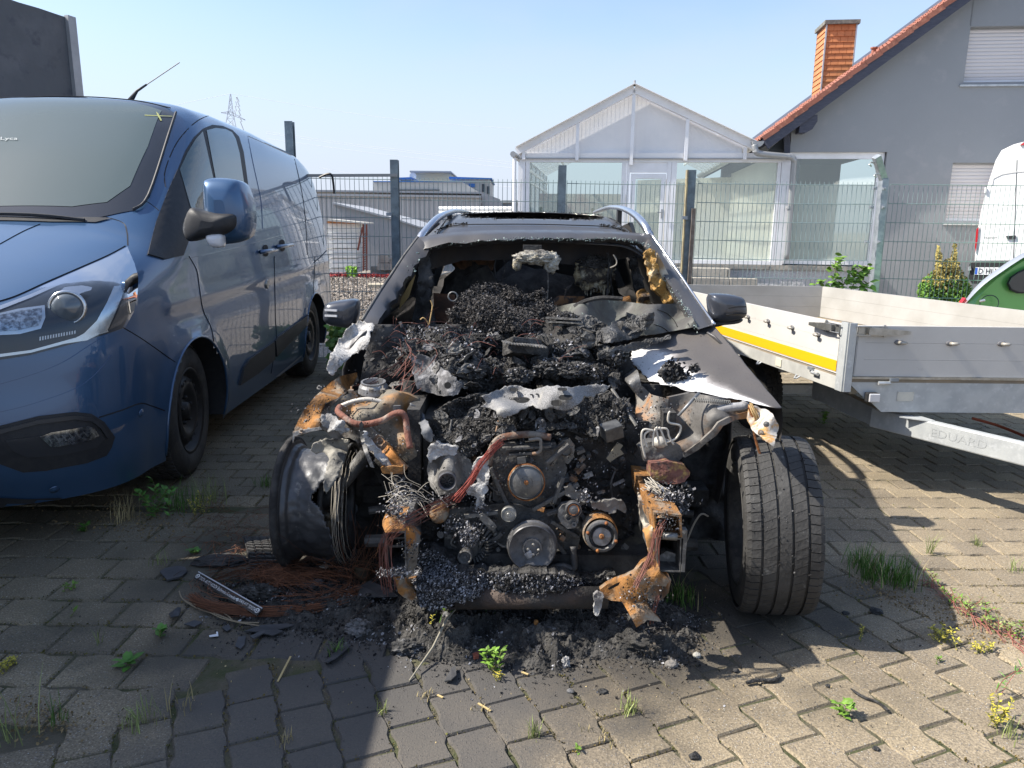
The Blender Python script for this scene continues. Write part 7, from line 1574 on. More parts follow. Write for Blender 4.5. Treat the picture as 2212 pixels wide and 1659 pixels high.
relief('rail_filling', [(1424, 1200), (1440, 1190), (1462, 1196), (1466, 1228), (1424, 1228)], 2.42, TUR, amp=.012, step=5, skirt=.05)
FT = [(1297, 1273), (1312, 1262), (1330, 1253), (1352, 1246), (1372, 1236), (1387, 1216), (1405, 1204), (1420, 1212), (1426, 1236), (1446, 1252), (1438, 1266), (1412, 1262), (1400, 1275), (1396, 1300), (1410, 1322), (1428, 1342), (1398, 1338), (1375, 1354), (1358, 1322), (1344, 1298), (1320, 1296), (1301, 1288)]
relief('bumper_bracket', FT, [(1300, 1280, 2.42), (1400, 1210, 2.36), (1380, 1350, 2.26), (1430, 1250, 2.32), (1370, 1270, 2.28)], ORU, amp=.012, sc=9, step=5, skirt=.03, solid=.003)
m = MB(); m.add([at(u, v, 2.285) for u, v in ((1313, 1270), (1330, 1260), (1340, 1256), (1336, 1264), (1316, 1274))], [(0, 1, 2, 3, 4)]); m.build('bracket_slot', RG, car)
relief('bracket_cup', [(1392, 1262), (1405, 1240), (1440, 1234), (1450, 1252), (1444, 1280), (1430, 1296), (1402, 1298)], [(1420, 1265, 2.40), (1392, 1262, 2.34), (1450, 1260, 2.34)], RMET, amp=.006, step=5, skirt=.03)
relief('ashen_bolt', [(1282, 1285), (1292, 1278), (1304, 1284), (1300, 1310), (1290, 1332), (1282, 1325), (1284, 1300)], 2.36, ASHW, amp=.01, step=4, skirt=.02, jag=3)
# ---- hydraulic unit with pipes on the right
ab_ = relief('brake_pump_unit', [(1385, 968), (1400, 955), (1440, 950), (1470, 962), (1478, 985), (1460, 1000), (1420, 1002), (1392, 995)], 2.62, DMET, amp=.012, sc=20, step=5, skirt=.1, jag=3)
relief('rusty_control_block', [(1406, 1000), (1445, 996), (1478, 1004), (1492, 1020), (1480, 1040), (1450, 1046), (1420, 1040), (1405, 1030)], 2.56, mat('burnt_maroon', (.16, .07, .055), .85, col2=(.30, .20, .07), ns=22, lo=.5, hi=.6, bump=.8, bs=70, col3=(.05, .04, .04), ns3=40), amp=.01, sc=18, step=5, skirt=.08, jag=3)
for pts in (((1398, 968), (1392, 940), (1406, 928)), ((1410, 965), (1412, 935), (1420, 922)), ((1425, 962), (1418, 930), (1415, 924)), ((1440, 962), (1432, 940), (1424, 922)), ((1455, 960), (1445, 942), (1440, 926), (1418, 926)), ((1394, 990), (1386, 950), (1390, 928), (1412, 930)), ((1440, 955), (1462, 945), (1470, 920), (1445, 912), (1444, 895), (1448, 888))):
    m = MB(); m.tube(smoothpath([at(u, v, 2.58) for u, v in pts], 5), .0042, 6); m.build('brake_pipe', mat('pale_pipe', (.48, .45, .40), .6, .2), car, smooth=True)
m = MB(); blob(m, at(1425, 955, 2.62), (.028, .03, .022), 2, 0); m.build('pump_motor', mat('pale_motor', (.42, .40, .36), .6, .3), car, smooth=True)
for i in range(520): u = rc.gauss(1440, 22); v = rc.gauss(1078, 16); chip(ash if i % 3 else flk, at(u, v, 2.50+rc.gauss(0, .03)), rc.uniform(.003, .010), rng=rc)
wl = MB(); wires(wl, [at(1400, 1045, 2.56), at(1425, 1062, 2.52), at(1450, 1075, 2.5)], 26, .012, .0018); wl.build('bare_wires', PALEW, car)['kind'] = 'stuff'
crust = relief('rail_side_crust', [(1395, 1040), (1480, 1040), (1496, 1060), (1486, 1100), (1470, 1115), (1412, 1100), (1400, 1080)], [(1400, 1040, 2.6), (1490, 1060, 2.6), (1440, 1110, 2.45)], CHAR, amp=.03, sc=16, step=5, jag=6, skirt=.1, aut=30); litter(flk, crust, 700, .004, .009)
# ---- right wing
wing = [[(1535, 695, 3.60), (1553, 715, 3.48), (1580, 748, 3.30), (1612, 788, 3.12), (1650, 834, 2.93), (1689, 881, 2.76)],
        [(1500, 703, 3.60), (1520, 724, 3.48), (1545, 756, 3.30), (1575, 794, 3.11), (1618, 838, 2.92), (1674, 880, 2.745)],
        [(1455, 712, 3.62), (1470, 732, 3.50), (1492, 762, 3.30), (1520, 798, 3.10), (1570, 838, 2.92), (1655, 876, 2.76)],
        [(1405, 722, 3.62), (1418, 742, 3.50), (1438, 770, 3.30), (1462, 803, 3.12), (1520, 838, 2.95), (1620, 868, 2.79)],
        [(1352, 745, 3.55), (1358, 760, 3.45), (1372, 785, 3.28), (1395, 815, 3.14), (1460, 838, 3.0), (1580, 858, 2.83)]]
W_ = [[at(*p) for p in r] for r in wing]
def bez(rows, nu, nv):
    a = [smoothpath(r, nu) for r in rows]; cols = []
    for k in range(len(a[0])): cols.append(smoothpath([r[k] for r in a], nv))
    return cols     # [k along][across]
G = bez(W_, 8, 8)
m = MB(); m2 = MB(); nA = len(G[0])
for k in range(len(G)):
    for j in range(nA):
        p = G[k][j]; t = j/(nA-1); G[k][j] = p+V3((0, -.002, .004))*noise.noise(p*12)+(V3((0, 0, .006))*fbm(p, 3, 30) if t > .7 else V3())
G0 = G
def wmat():
    m = bpy.data.materials.new('scorched_wing'); m.use_nodes = True; N = m.node_tree.nodes; L = m.node_tree.links; b = N['Principled BSDF']
    at_ = N.new('ShaderNodeAttribute'); at_.attribute_name = 'burn'; g = N.new('ShaderNodeNewGeometry'); n = N.new('ShaderNodeTexNoise'); n.inputs['Scale'].default_value = 9; n.inputs['Detail'].default_value = 8; L.new(g.outputs['Position'], n.inputs['Vector'])
    a = N.new('ShaderNodeMath'); a.operation = 'MULTIPLY_ADD'; a.inputs[1].default_value = .55; L.new(n.outputs[0], a.inputs[0]); L.new(at_.outputs['Fac'], a.inputs[2])
    r = N.new('ShaderNodeValToRGB'); e = r.color_ramp.elements; st = [(0, (.075, .068, .066)), (.62, (.085, .078, .074)), (.78, (.13, .12, .115)), (.90, (.30, .285, .28)), (.98, (.60, .60, .61))]
    while len(e) < len(st): e.new(.5)
    for q, (p, c) in zip(e, st): q.position = p; q.color = c+(1,)
    L.new(a.outputs[0], r.inputs[0]); n2 = N.new('ShaderNodeTexNoise'); n2.inputs['Scale'].default_value = 120; L.new(g.outputs['Position'], n2.inputs['Vector']); cr_ = N.new('ShaderNodeMapRange'); cr_.inputs[1].default_value = .66; cr_.inputs[2].default_value = .72; L.new(n2.outputs[0], cr_.inputs[0])
    x = N.new('ShaderNodeMixRGB'); x.inputs[2].default_value = (.05, .045, .04, 1); L.new(cr_.outputs[0], x.inputs[0]); L.new(r.outputs[0], x.inputs[1]); L.new(x.outputs[0], b.inputs['Base Color']); b.inputs['Roughness'].default_value = .62
    u = N.new('ShaderNodeBump'); u.inputs['Strength'].default_value = .25; u.inputs['Distance'].default_value = .004; L.new(n2.outputs[0], u.inputs['Height']); L.new(u.outputs[0], b.inputs['Normal']); return m
WM = wmat(); vs = []; bn = []
K, J = len(G), nA
for k in range(K):
    for j in range(J):
        p = G[k][j]; t = j/(J-1); s = k/(K-1)
        if j == J-1 or j == J-2: p = p+V3((noise.noise(p*26)*.030, noise.noise(p*23+V3((4, 0, 0)))*.03, 0))
        vs.append(p); bn.append(max(0, min(1, (t-.16-.25*(1-s))*1.6*(.75+.45*s)+max(0, s-.80)*2.0*t)))
m.add(vs, [(k*J+j, k*J+j+1, (k+1)*J+j+1, (k+1)*J+j) for k in range(K-1) for j in range(J-1)])
wg = m.build('front_wing', WM, car, smooth=True, solid=.002)
at_ = wg.data.attributes.new('burn', 'FLOAT', 'POINT'); at_.data.foreach_set('value', bn)
m = MB(); edge = [G[k][0] for k in range(K)]; m.grid([edge, [p+V3((.012, .01, -.05)) for p in edge], [p+V3((.018, .03, -.16)) for p in edge]]); m.build('wing_side', SOOTP, car, smooth=True)
for (u, v, n, sx, sy) in ((1452, 803, 330, 12, 9), (1497, 797, 130, 5, 4), (1470, 818, 130, 11, 5)):
    for i in range(n): p = at(u+rc.gauss(0, sx), v+rc.gauss(0, sy), 3.06+rc.gauss(0, .01)+(800-v)*.0); chip(flk, p+V3((0, -.01, .006)), rc.uniform(.006, .014), rng=rc)
relief('burnt_tuft', [(1425, 800), (1440, 788), (1460, 786), (1475, 796), (1480, 815), (1462, 828), (1435, 822)], 3.05, CHAR, amp=.03, sc=20, step=4, jag=5, skirt=.04)
# ---- right inner wheel housing
relief('inner_wing_panel', [(1374, 822), (1385, 830), (1407, 852), (1444, 862), (1444, 900), (1450, 935), (1425, 950), (1400, 965), (1388, 975), (1378, 930)], [(1375, 830, 3.05), (1444, 862, 2.88), (1440, 930, 2.85), (1385, 960, 2.85)], RMET, amp=.010, sc=8, step=6, skirt=.04)
relief('wheel_arch_panel', [(1444, 858), (1490, 848), (1540, 856), (1600, 866), (1620, 874), (1622, 902), (1590, 906), (1560, 914), (1545, 925), (1520, 950), (1500, 968), (1470, 985), (1448, 970), (1446, 920)], [(1450, 870, 2.90), (1600, 870, 2.86), (1560, 915, 2.72), (1470, 980, 2.74), (1450, 930, 2.86)], mat('heat_stained_steel', (.12, .115, .11), .65, .3, col2=(.26, .16, .09), ns=5, lo=.48, hi=.62, bump=.3, bs=50, col3=(.055, .05, .048), ns3=10, lo3=.55, hi3=.66), amp=.014, sc=7, step=6, skirt=.04)
relief('arch_lip', [(1622, 888), (1600, 894), (1575, 900), (1552, 912), (1540, 928), (1516, 950), (1492, 968), (1470, 985), (1480, 988), (1508, 972), (1530, 953), (1548, 940), (1562, 920), (1590, 906), (1620, 903)], [(1620, 895, 2.76), (1540, 930, 2.66), (1475, 985, 2.68)], RMET, amp=.006, sc=10, step=5, skirt=.02)
relief('wing_bracket', [(1620, 874), (1640, 880), (1661, 886), (1674, 902), (1683, 921), (1676, 945), (1671, 966), (1650, 948), (1628, 930), (1618, 910)], [(1620, 880, 2.68), (1683, 921, 2.56), (1671, 966, 2.46)], mat('rust_flecked_white', (.42, .40, .37), .75, .1, col2=(.45, .25, .08), ns=12, lo=.52, hi=.6, bump=.5, bs=60, col3=(.1, .09, .08), ns3=18), amp=.008, sc=10, step=5, skirt=.02, jag=3)
for u, v in ((1643, 934), (1659, 950), (1655, 916)): m = MB(); m.lathe(at(u, v, 2.52), (0, -1, .3), [(0, .011), (.006, .010), (.008, .005), (.014, .004), (.014, 0)], 8); m.build('bolt_head', ORU if v > 925 else GMET, car)
m = MB(); m.tube(smoothpath([at(u, v, 2.68) for u, v in ((1618, 878), (1626, 905), (1630, 940), (1640, 975), (1646, 990))], 4), .005, 6); m.build('rusty_rod', RUST, car)
wl = MB(); wires(wl, [at(1621, 872, 2.68), at(1628, 890, 2.66), at(1634, 905, 2.66), at(1624, 916, 2.68)], 9, .004, .002); wl.build('wire_loop', mat('straw_wire', (.40, .27, .12), .8), car)['kind'] = 'stuff'
m = MB(); m.tube([at(1510, 848, 2.78), at(1465, 898, 2.74)], .006, 8); m.build('gas_strut', mat('strut_grey', (.20, .21, .22), .45, .5), car, smooth=True)
m = MB(); m.tube(smoothpath([at(u, v, 2.76) for u, v in ((1548, 887), (1575, 880), (1605, 876), (1612, 868))], 4), [.016]*8+[.017]*5, 10); m.build('ashen_hose', mat('ash_grey_hose', (.34, .34, .35), .8, col2=(.1, .1, .1), ns=9, bump=.4), car, smooth=True)
cs = []; a0, a1 = at(1500, 863, 2.76), at(1578, 869, 2.76)
for i in range(160): t = i/159; an = i*2*pi/8; cs.append(a0+(a1-a0)*t+V3((0, cos(an)*.008, sin(an)*.008)))
m = MB(); m.tube(cs, .0018, 4); m.build('coil_spring', mat('spring_steel', (.20, .20, .19), .5, .5), car)
for u, v in ((1554, 894), (1455, 934), (1385, 846)): m = MB(); m.disc(at(u, v, 2.70 if u < 1500 and u > 1400 else 2.80 if u > 1500 else 2.96), (0, -1, .1), .006, 10); m.build('panel_hole', RG, car)
for a, b in (((1440, 1000), (1420, 1100)),): pass
relief('rail_beam_top', [(1322, 770), (1345, 775), (1378, 800), (1385, 830), (1375, 850), (1352, 820), (1330, 795)], [(1330, 780, 3.3), (1380, 840, 3.0)], GMET, amp=.01, step=6, skirt=.06)
m = MB(); m.tube([at(1322, 840, 2.98), at(1375, 920, 2.80)], .007, 6); m.build('support_rod', DMET, car)
# ---- left wing stub, rail and strut tower
relief('wing_remnant', [(777, 692), (800, 697), (817, 705), (812, 712), (801, 718), (798, 748), (780, 758), (761, 766), (739, 788), (718, 812), (709, 806), (706, 793), (715, 766), (730, 738), (747, 713), (762, 698)], [(777, 692, 3.52), (815, 708, 3.45), (800, 748, 3.25), (710, 800, 3.05), (745, 715, 3.42)], ASHW, amp=.016, sc=8, step=4, jag=5, solid=.003)
relief('upper_rail', [(713, 826), (735, 812), (770, 804), (772, 812), (758, 835), (728, 860), (700, 872), (692, 892), (690, 926), (660, 936), (632, 943), (636, 925), (654, 889), (680, 856)], [(770, 805, 3.3), (713, 826, 3.15), (655, 890, 2.85), (634, 940, 2.72), (690, 920, 2.74), (700, 872, 2.85)], ORU, amp=.003, sc=8, step=5, skirt=.02)
relief('rail_inner_face', [(772, 806), (775, 822), (745, 850), (712, 878), (705, 930), (692, 926), (694, 892), (702, 873), (730, 860), (758, 836)], [(772, 812, 3.3), (710, 878, 2.88), (698, 925, 2.76)], RMET, amp=.004, step=5, skirt=.02)
relief('rail_front_flange', [(632, 932), (690, 922), (694, 928), (660, 934), (636, 942), (632, 956)], 2.70, mat('rust_flecked_white', (.42, .40, .37)), amp=.002, step=4, skirt=.01)
for u, v in ((662, 912), (652, 932), (668, 930), (693, 862), (690, 838)): m = MB(); m.lathe(at(u, v, idw([(655, 890, 2.85), (634, 940, 2.70), (700, 850, 3.0)], u, v)-.01), (0, -.6, 1), [(0, .012), (.004, .011), (.004, .006), (.014, .005), (.014, 0)], 8); m.build('bolt_head', RMET if v > 925 else GMET, car)
tower = relief('strut_tower', [(726, 880), (736, 858), (760, 846), (790, 840), (835, 842), (880, 850), (905, 862), (912, 885), (905, 930), (900, 985), (880, 1000), (862, 985), (840, 960), (815, 940), (790, 915), (760, 905), (735, 900)], [(800, 842, 3.12), (740, 880, 2.90), (830, 880, 2.84), (905, 870, 2.95), (895, 985, 2.80), (790, 910, 2.80)], mat('tower_rust_grey', (.17, .15, .12), .75, .2, col2=(.40, .20, .07), ns=5, lo=.5, hi=.64, bump=.4, bs=50, col3=(.06, .06, .055), ns3=8, lo3=.55, hi3=.68), amp=.014, sc=6, step=6, skirt=.06)
relief('tower_skirt', [(700, 930), (735, 900), (790, 915), (830, 950), (862, 990), (880, 1010), (870, 1024), (830, 1020), (822, 1000), (790, 965), (755, 945), (720, 948)], [(710, 935, 2.78), (790, 940, 2.76), (865, 1010, 2.68)], RMET, amp=.012, sc=8, step=5, skirt=.03, jag=2)
relief('tower_shelf', [(822, 1010), (845, 1006), (868, 1008), (868, 1018), (850, 1024), (826, 1022)], 2.64, ORU, amp=.002, step=5, skirt=.05)
tr_ = at(807, 836, 3.06); m = MB(); m.lathe(tr_, (0, -.12, 1), [(-.02, .066), (.006, .060), (.018, .052), (.026, .052), (.026, .044), (.0, .040), (-.02, .04)], 28); m.build('strut_mount_ring', mat('cast_alloy_ring', (.30, .31, .33), .5, .6, col2=(.2, .2, .2), ns=20), car, smooth=False)
for du in (-48, -5, 42, 20): m = MB(); m.tube([at(807+du, 846+abs(du)*.05, 3.0), at(807+du, 832+abs(du)*.05, 3.02)], .004, 6); m.lathe(at(807+du, 845+abs(du)*.05, 2.99), (0, -.1, 1), [(0, .012), (.012, .011), (.012, 0)], 6); m.build('mount_stud', RMET, car)
m = MB(); m.tube(smoothpath([at(u, v, y) for u, v, y in ((735, 878, 2.84), (730, 888, 2.80), (745, 902, 2.76), (765, 914, 2.74), (790, 916, 2.74), (825, 908, 2.74), (850, 894, 2.74), (868, 892, 2.74), (876, 905, 2.74), (880, 935, 2.72), (886, 968, 2.70))], 5), .0125, 8); m.build('scorched_hose', mat('red_brown_hose', (.20, .085, .06), .85, col2=(.30, .24, .20), ns=9, lo=.5, hi=.62, bump=.7, bs=60), car, smooth=True)
m = MB(); m.tube(smoothpath([at(u, v, 2.86) for u, v in ((738, 876), (765, 866), (795, 862), (825, 868), (835, 876))], 5), .009, 8); m.build('pale_pipe', mat('pale_pipe', (.48, .45, .40), .6, .2), car, smooth=True)
relief('hose_clip', [(849, 876), (864, 876), (864, 892), (849, 892)], 2.78, GMET, amp=0, step=6, skirt=.03)
relief('hanging_skin', [(885, 870), (905, 880), (918, 900), (938, 940), (930, 955), (915, 945), (908, 918), (898, 895), (884, 888)], [(890, 875, 2.86), (930, 950, 2.70)], mat('blue_grey_skin', (.10, .11, .125), .7, .2, col2=(.18, .18, .19), ns=10, bump=.4), amp=.015, sc=10, step=5, jag=5, solid=.002)
relief('torn_white_scrap', [(692, 900), (708, 890), (725, 900), (742, 912), (752, 930), (735, 940), (728, 928), (712, 935), (700, 925)], [(700, 900, 2.74), (745, 930, 2.68)], ASHW, amp=.02, sc=20, step=4, jag=7, solid=.003)
relief('stay_bracket', [(776, 915), (780, 910), (784, 916), (784, 935), (790, 955), (798, 985), (808, 1010), (800, 1008), (786, 975), (778, 945)], [(780, 915, 2.70), (804, 1008, 2.62)], GMET, amp=.003, step=4, skirt=.01)
relief('alloy_splash', [(784, 930), (795, 940), (810, 965), (832, 985), (845, 1005), (835, 1010), (815, 990), (798, 970), (786, 950)], 2.66, ASHW, amp=.02, sc=22, step=4, jag=6, skirt=.02)
m = MB(); wires(m, [at(865, 780, 3.12), at(840, 800, 3.1), at(800, 822, 3.08), at(770, 830, 3.1)], 3, .01); wires(m, [at(880, 760, 3.2), at(900, 790, 3.1), at(860, 830, 3.0)], 16, .03, .0010); m.build('burnt_harness', COPR, car)['kind'] = 'stuff'
m = MB()
for i in range(60):
    u, v, Y = rc.uniform(830, 1230), rc.uniform(700, 850), rc.uniform(2.98, 3.2); p = at(u, v, Y); d = V3((rc.gauss(0, .07), rc.gauss(-.02, .02), rc.gauss(.01, .04)))
    m.tube(smoothpath([p, p+d*.4+V3((0, 0, .02)), p+d], 4), .0009, 3)
m.build('stray_wires', COPR, car)['kind'] = 'stuff'
m = MB(); m.tube(smoothpath([at(u, v, 3.3) for u, v in ((930, 648), (934, 660), (930, 685), (926, 705))], 5), .003, 5); m.tube(smoothpath([at(u, v, 3.3) for u, v in ((908, 690), (915, 686), (925, 698), (932, 720), (945, 745))], 5), .003, 5); m.build('curled_wire', mat('straw_wire', (.40, .27, .12)), car)['kind'] = 'stuff'
m = MB(); c = at(978, 640, 3.62); m.tube([c+V3((cos(a)*.022, 0, sin(a)*.022)) for a in [2*pi*k/16 for k in range(16)]], .004, 6, closed=True); m.build('bright_ring', PULL, car)
# red wire bundle across the engine, left harness
REDW = mat('reddish_bare_wire', (.26, .06, .048), .7, rnd=.35)
m = MB(); wires(m, [at(1082, 955, 2.66), at(1066, 970, 2.60), at(1040, 1000, 2.55), at(1015, 1040, 2.54), at(985, 1075, 2.54)], 26, .007, .0012); m.build('red_wire_bundle', REDW, car)['kind'] = 'stuff'
m = MB(); wires(m, [at(985, 1075, 2.56), at(940, 1095, 2.48), at(895, 1118, 2.42), at(850, 1145, 2.34), at(828, 1180, 2.33), at(832, 1240, 2.33), at(838, 1275, 2.34)], 16, .011, .0011); m.build('harness', COPR, car)['kind'] = 'stuff'
m = MB(); wires(m, [at(850, 1075, 2.52), at(880, 1062, 2.5), at(910, 1085, 2.5), at(930, 1100, 2.5)], 12, .028, .0009); wires(m, [at(840, 1030, 2.6), at(855, 1060, 2.56), at(870, 1090, 2.52)], 8, .025, .0009); m.build('pale_harness', PALEW, car)['kind'] = 'stuff'
m = MB(); wires(m, [at(1412, 1150, 2.3), at(1405, 1190, 2.3), at(1385, 1235, 2.28), at(1368, 1265, 2.26)], 8, .006, .0013); wires(m, [at(1425, 1290, 2.28), at(1415, 1320, 2.27), at(1410, 1350, 2.26)], 6, .006, .0012); wires(m, [at(1440, 1110, 2.36), at(1425, 1140, 2.32), at(1415, 1180, 2.31), at(1416, 1225, 2.31)], 10, .006, .0012); m.build('dark_harness', COPR, car)['kind'] = 'stuff'
for i in range(180): chip(ash, at(rc.gauss(865, 15), rc.gauss(1075, 15), 2.52+rc.gauss(0, .02)), rc.uniform(.003, .008), rng=rc)
side_l = relief('left_bay_crust', [(800, 940), (900, 985), (925, 1000), (925, 1090), (900, 1085), (885, 1095), (850, 1090), (860, 1040), (840, 1015)], [(820, 950, 3.0), (920, 1000, 2.9), (870, 1080, 2.7)], CHARD, amp=.03, sc=12, step=6, jag=5, skirt=.15); litter(flk, side_l, 500, .004, .009)
# ---- mirrors
MIRP = mat('grey_mirror_shell', (.05, .056, .072), .3, .3, coat=.6, col2=(.06, .064, .075), ns=9)
mR = lump('wing_mirror', [(1534, 652), (1536, 642), (1543, 635), (1575, 636), (1600, 641), (1610, 648), (1614, 662), (1614, 680), (1602, 689), (1572, 695), (1548, 693), (1538, 682)], 3.62, .13, MIRP, car)
lump('mirror_base', [(1530, 705), (1540, 690), (1590, 688), (1606, 690), (1595, 698), (1560, 702), (1545, 706)], 3.66, .10, RUB, mR)
for v0 in (665, 680):
    m = MB(); m.tube(smoothpath([at(u, v, 3.58) for u, v in ((1574+(v0-665)*-.4, v0), (1590, v0-3), (1612, v0-3))], 4), .003, 4); subp(m, 'indicator_slot', GAP, mR)
mL = lump('wing_mirror', [(697, 680), (699, 666), (704, 657), (718, 652), (745, 648), (762, 647), (772, 654), (772, 680), (767, 698), (755, 708), (735, 707), (712, 702), (699, 694)], 3.60, .13, MIRP, car)
for v0 in (669, 681): m = MB(); m.bar(at(702, v0, 3.565), at(728, v0+1, 3.548), .008, .010); subp(m, 'indicator_lamp', mat('lamp_lens', (.6, .6, .62)), mL)
m = MB(); m.bar(at(755, 705, 3.62), at(790, 712, 3.64), .04, .04); subp(m, 'mirror_arm', RUB, mL)
for u, v, Y, n, sg in ((1385, 1290, 2.27, 260, 22), (1440, 1125, 2.33, 160, 16), (848, 1110, 2.40, 200, 16), (886, 1180, 2.36, 160, 14), (760, 890, 2.80, 260, 34), (830, 960, 2.72, 200, 26), (1420, 900, 2.84, 240, 26), (680, 890, 2.82, 120, 22), (1080, 990, 2.66, 300, 60), (1240, 1010, 2.68, 300, 50), (1000, 1100, 2.64, 260, 50)):
    for i in range(n): chip((flk, ash, flk)[i % 3], at(rc.gauss(u, sg), rc.gauss(v, sg), Y+rc.gauss(0, .01)), rc.uniform(.002, .006), rng=rc)
flk.build('charred_flakes', FLK, car)['kind'] = 'stuff'; ash.build('ash_flakes', ASHF, car)['kind'] = 'stuff'; fib.build('fibre_ash', FIB, car)['kind'] = 'stuff'
# ------------------------------------------------------------ wheels of the wreck
TYB = mat('scorched_tyre_rubber', (.032, .031, .030), .72, col2=(.055, .054, .052), ns=7, bump=.5, bs=90, bdist=.006, col3=(.12, .12, .115), ns3=30, lo3=.64, hi3=.74)
tc_ = V3((1.035, 2.79, .352)); TR, TWD = .352, .272
tax = (rotm(z=-9)@(rotm(y=-2.5)@V3((1, 0, 0)))).normalized(); tfw = tax.cross(ZU).normalized(); tup = tfw.cross(tax).normalized(); tup = tup if tup.z > 0 else -tup
def tp(w_, a, r): return tc_+tax*w_+(tfw*cos(a)+tup*sin(a))*r
def crown(w_): t = abs(w_)/(TWD/2); return TR*(1-.012*t**2-.05*max(0, t-.78)**2*12)
m = MB(); prof = [(-.118, .235), (-.135, .262), (-.138, .295), (-.130, .318), (-.118, .329)]+[(w_, crown(w_)-.009) for w_ in [-.11+.011*k for k in range(21)]]+[(.118, .329), (.130, .318), (.138, .295), (.135, .262), (.118, .235)]
m.lathe(tc_, tax, prof, 72); tyre = m.build('front_tyre', TYB, car, smooth=True)
m = MB()
def blk(w0, w1, a0, a1, skew, h0=-.010, h1=0):
    P = []
    for rr in (h0, h1): P.append([tp(w_, a+s_, crown(w_)+rr) for w_, a, s_ in ((w0, a0, 0), (w1, a0, skew), (w1, a1, skew), (w0, a1, 0))])
    m.hexa(P[0], P[1])
N = 66
for k in range(N):
    a = 2*pi*k/N; g_ = .0085
    for (w0, w1) in ((-.133, -.118), (-.118, -.085), (.085, .118), (.118, .133)): blk(w0, w1, a+g_, a+2*pi/N-g_*.2, .012 if w0 < 0 else -.012)
    for (w0, w1, sk) in ((-.075, -.030, .055), (.030, .075, .055)): blk(w0, (w0+w1)/2, a+g_*.6, a+2*pi/N, sk/2); blk((w0+w1)/2, w1, a+g_*.6+sk/2, a+2*pi/N+sk/2, sk/2)
    blk(-.020, .0, a, a+2*pi/N, 0); blk(.0, .020, a, a+2*pi/N, 0)
subp(m, 'tread_blocks', TYB, tyre)['kind'] = 'stuff'
m = MB()
for i in range(380):
    w_ = rc.choice((-.080, -.025, .025, .0, .08, rc.uniform(-.12, .12))); a = rc.uniform(-.2, 3.3); chip(m, tp(w_+rc.gauss(0, .004), -a if tfw.y > 0 else a, crown(w_)+.0), rc.uniform(.002, .006), rng=rc)
m.build('tyre_ash', FLK, car)['kind'] = 'stuff'
m = MB(); m.lathe(tc_, tax, [(-.128, .245), (-.134, .238), (-.125, .228), (-.10, .215), (-.05, .205), (.04, .20), (.06, .05), (.06, 0)], 40); m.build('front_rim', DMET, car, smooth=True)
m = MB(); m.lathe(tc_-tax*.03, tax, [(-.03, 0), (-.03, .15), (-.01, .15), (-.01, .07), (.05, .06)], 28); m.build('brake_disc', DMET, car, smooth=True)
m = MB(); m.tube(smoothpath([at(u, v, 2.95) for u, v in ((1476, 1185), (1485, 1165), (1500, 1130), (1515, 1110), (1530, 1115))], 4), .004, 5); m.build('brake_hose', PALEW, car)
# bare melted rim on the other side
wc = V3((-.84, 3.10, .300)); WR = .262
BARE = mat('burnt_bare_rim', (.055, .057, .062), .45, .5, col2=(.12, .12, .125), ns=4, lo=.42, hi=.65, bump=.2, bs=40, col3=(.25, .24, .22), ns3=11, lo3=.62, hi3=.72)
m = MB(); prof = [(-.125, .268), (-.120, .275), (-.108, .272), (-.104, .256), (-.085, .250), (-.075, .236), (-.045, .232), (-.02, .236), (.02, .242), (.06, .246), (.092, .250), (.10, .258), (.112, .262), (.118, .262)]
prof = [(a_[0]+(b_[0]-a_[0])*k/4, a_[1]+(b_[1]-a_[1])*k/4) for a_, b_ in zip(prof, prof[1:]) for k in range(4)]+[prof[-1]]
n = 200; vs = []; fs = []
for i, (h, r) in enumerate(prof):
    for k in range(n): a = 2*pi*k/n; jit = .006*fbm(V3((h*9, cos(a)*2, sin(a)*2)), 3, 2); vs.append(wc+V3((h, cos(a)*(r+jit), sin(a)*(r+jit))))
for i in range(len(prof)-1):
    for k in range(n):
        a = 2*pi*(k+.5)/n; h = prof[i][0]; f_ = -cos(a)      # front facing side
        tear = .03+.05*noise.noise(V3((a*2.3, 1, 0)))+.012*noise.noise(V3((a*14, 1, 0)))-(.09*max(0, 1-abs(a-pi*.86)/.5))
        if h > tear+.07 and f_ > .15 and sin(a) < .75: continue
        fs.append((i*n+k, i*n+(k+1) % n, (i+1)*n+(k+1) % n, (i+1)*n+k))
m.add(vs, fs); m.build('melted_rim', BARE, car, smooth=True, solid=.006)
m = MB(); m.lathe(wc, (1, 0, 0), [(-.13, .262), (-.14, .280), (-.125, .292), (-.11, .285), (-.108, .272)], 60); m.build('tyre_bead_remnant', CHARD, car, smooth=True)
m = MB(); m.lathe(wc, (1, 0, 0), [(-.11, 0), (-.11, .10), (-.10, .16), (-.105, .25)], 40); m.build('rim_face', CHARD, car, smooth=True)
m = MB()
for i in range(10):
    r = .255+rc.gauss(0, .012); x = wc.x+.13+rc.gauss(0, .022); m.tube([V3((x+rc.gauss(0, .002), wc.y-cos(a)*r, wc.z+sin(a)*r)) for a in [-1.5+2.9*k/20 for k in range(21)]], .0011, 3)
m.build('bead_wires', PALEW, car)['kind'] = 'stuff'
m = MB(); m.lathe(wc, (1, 0, 0), [(.13, .262), (.142, .262), (.142, .250), (.13, .250)], 50, a0=-1.0, a1=2.3); m.build('inner_lip', DMET, car, smooth=True)
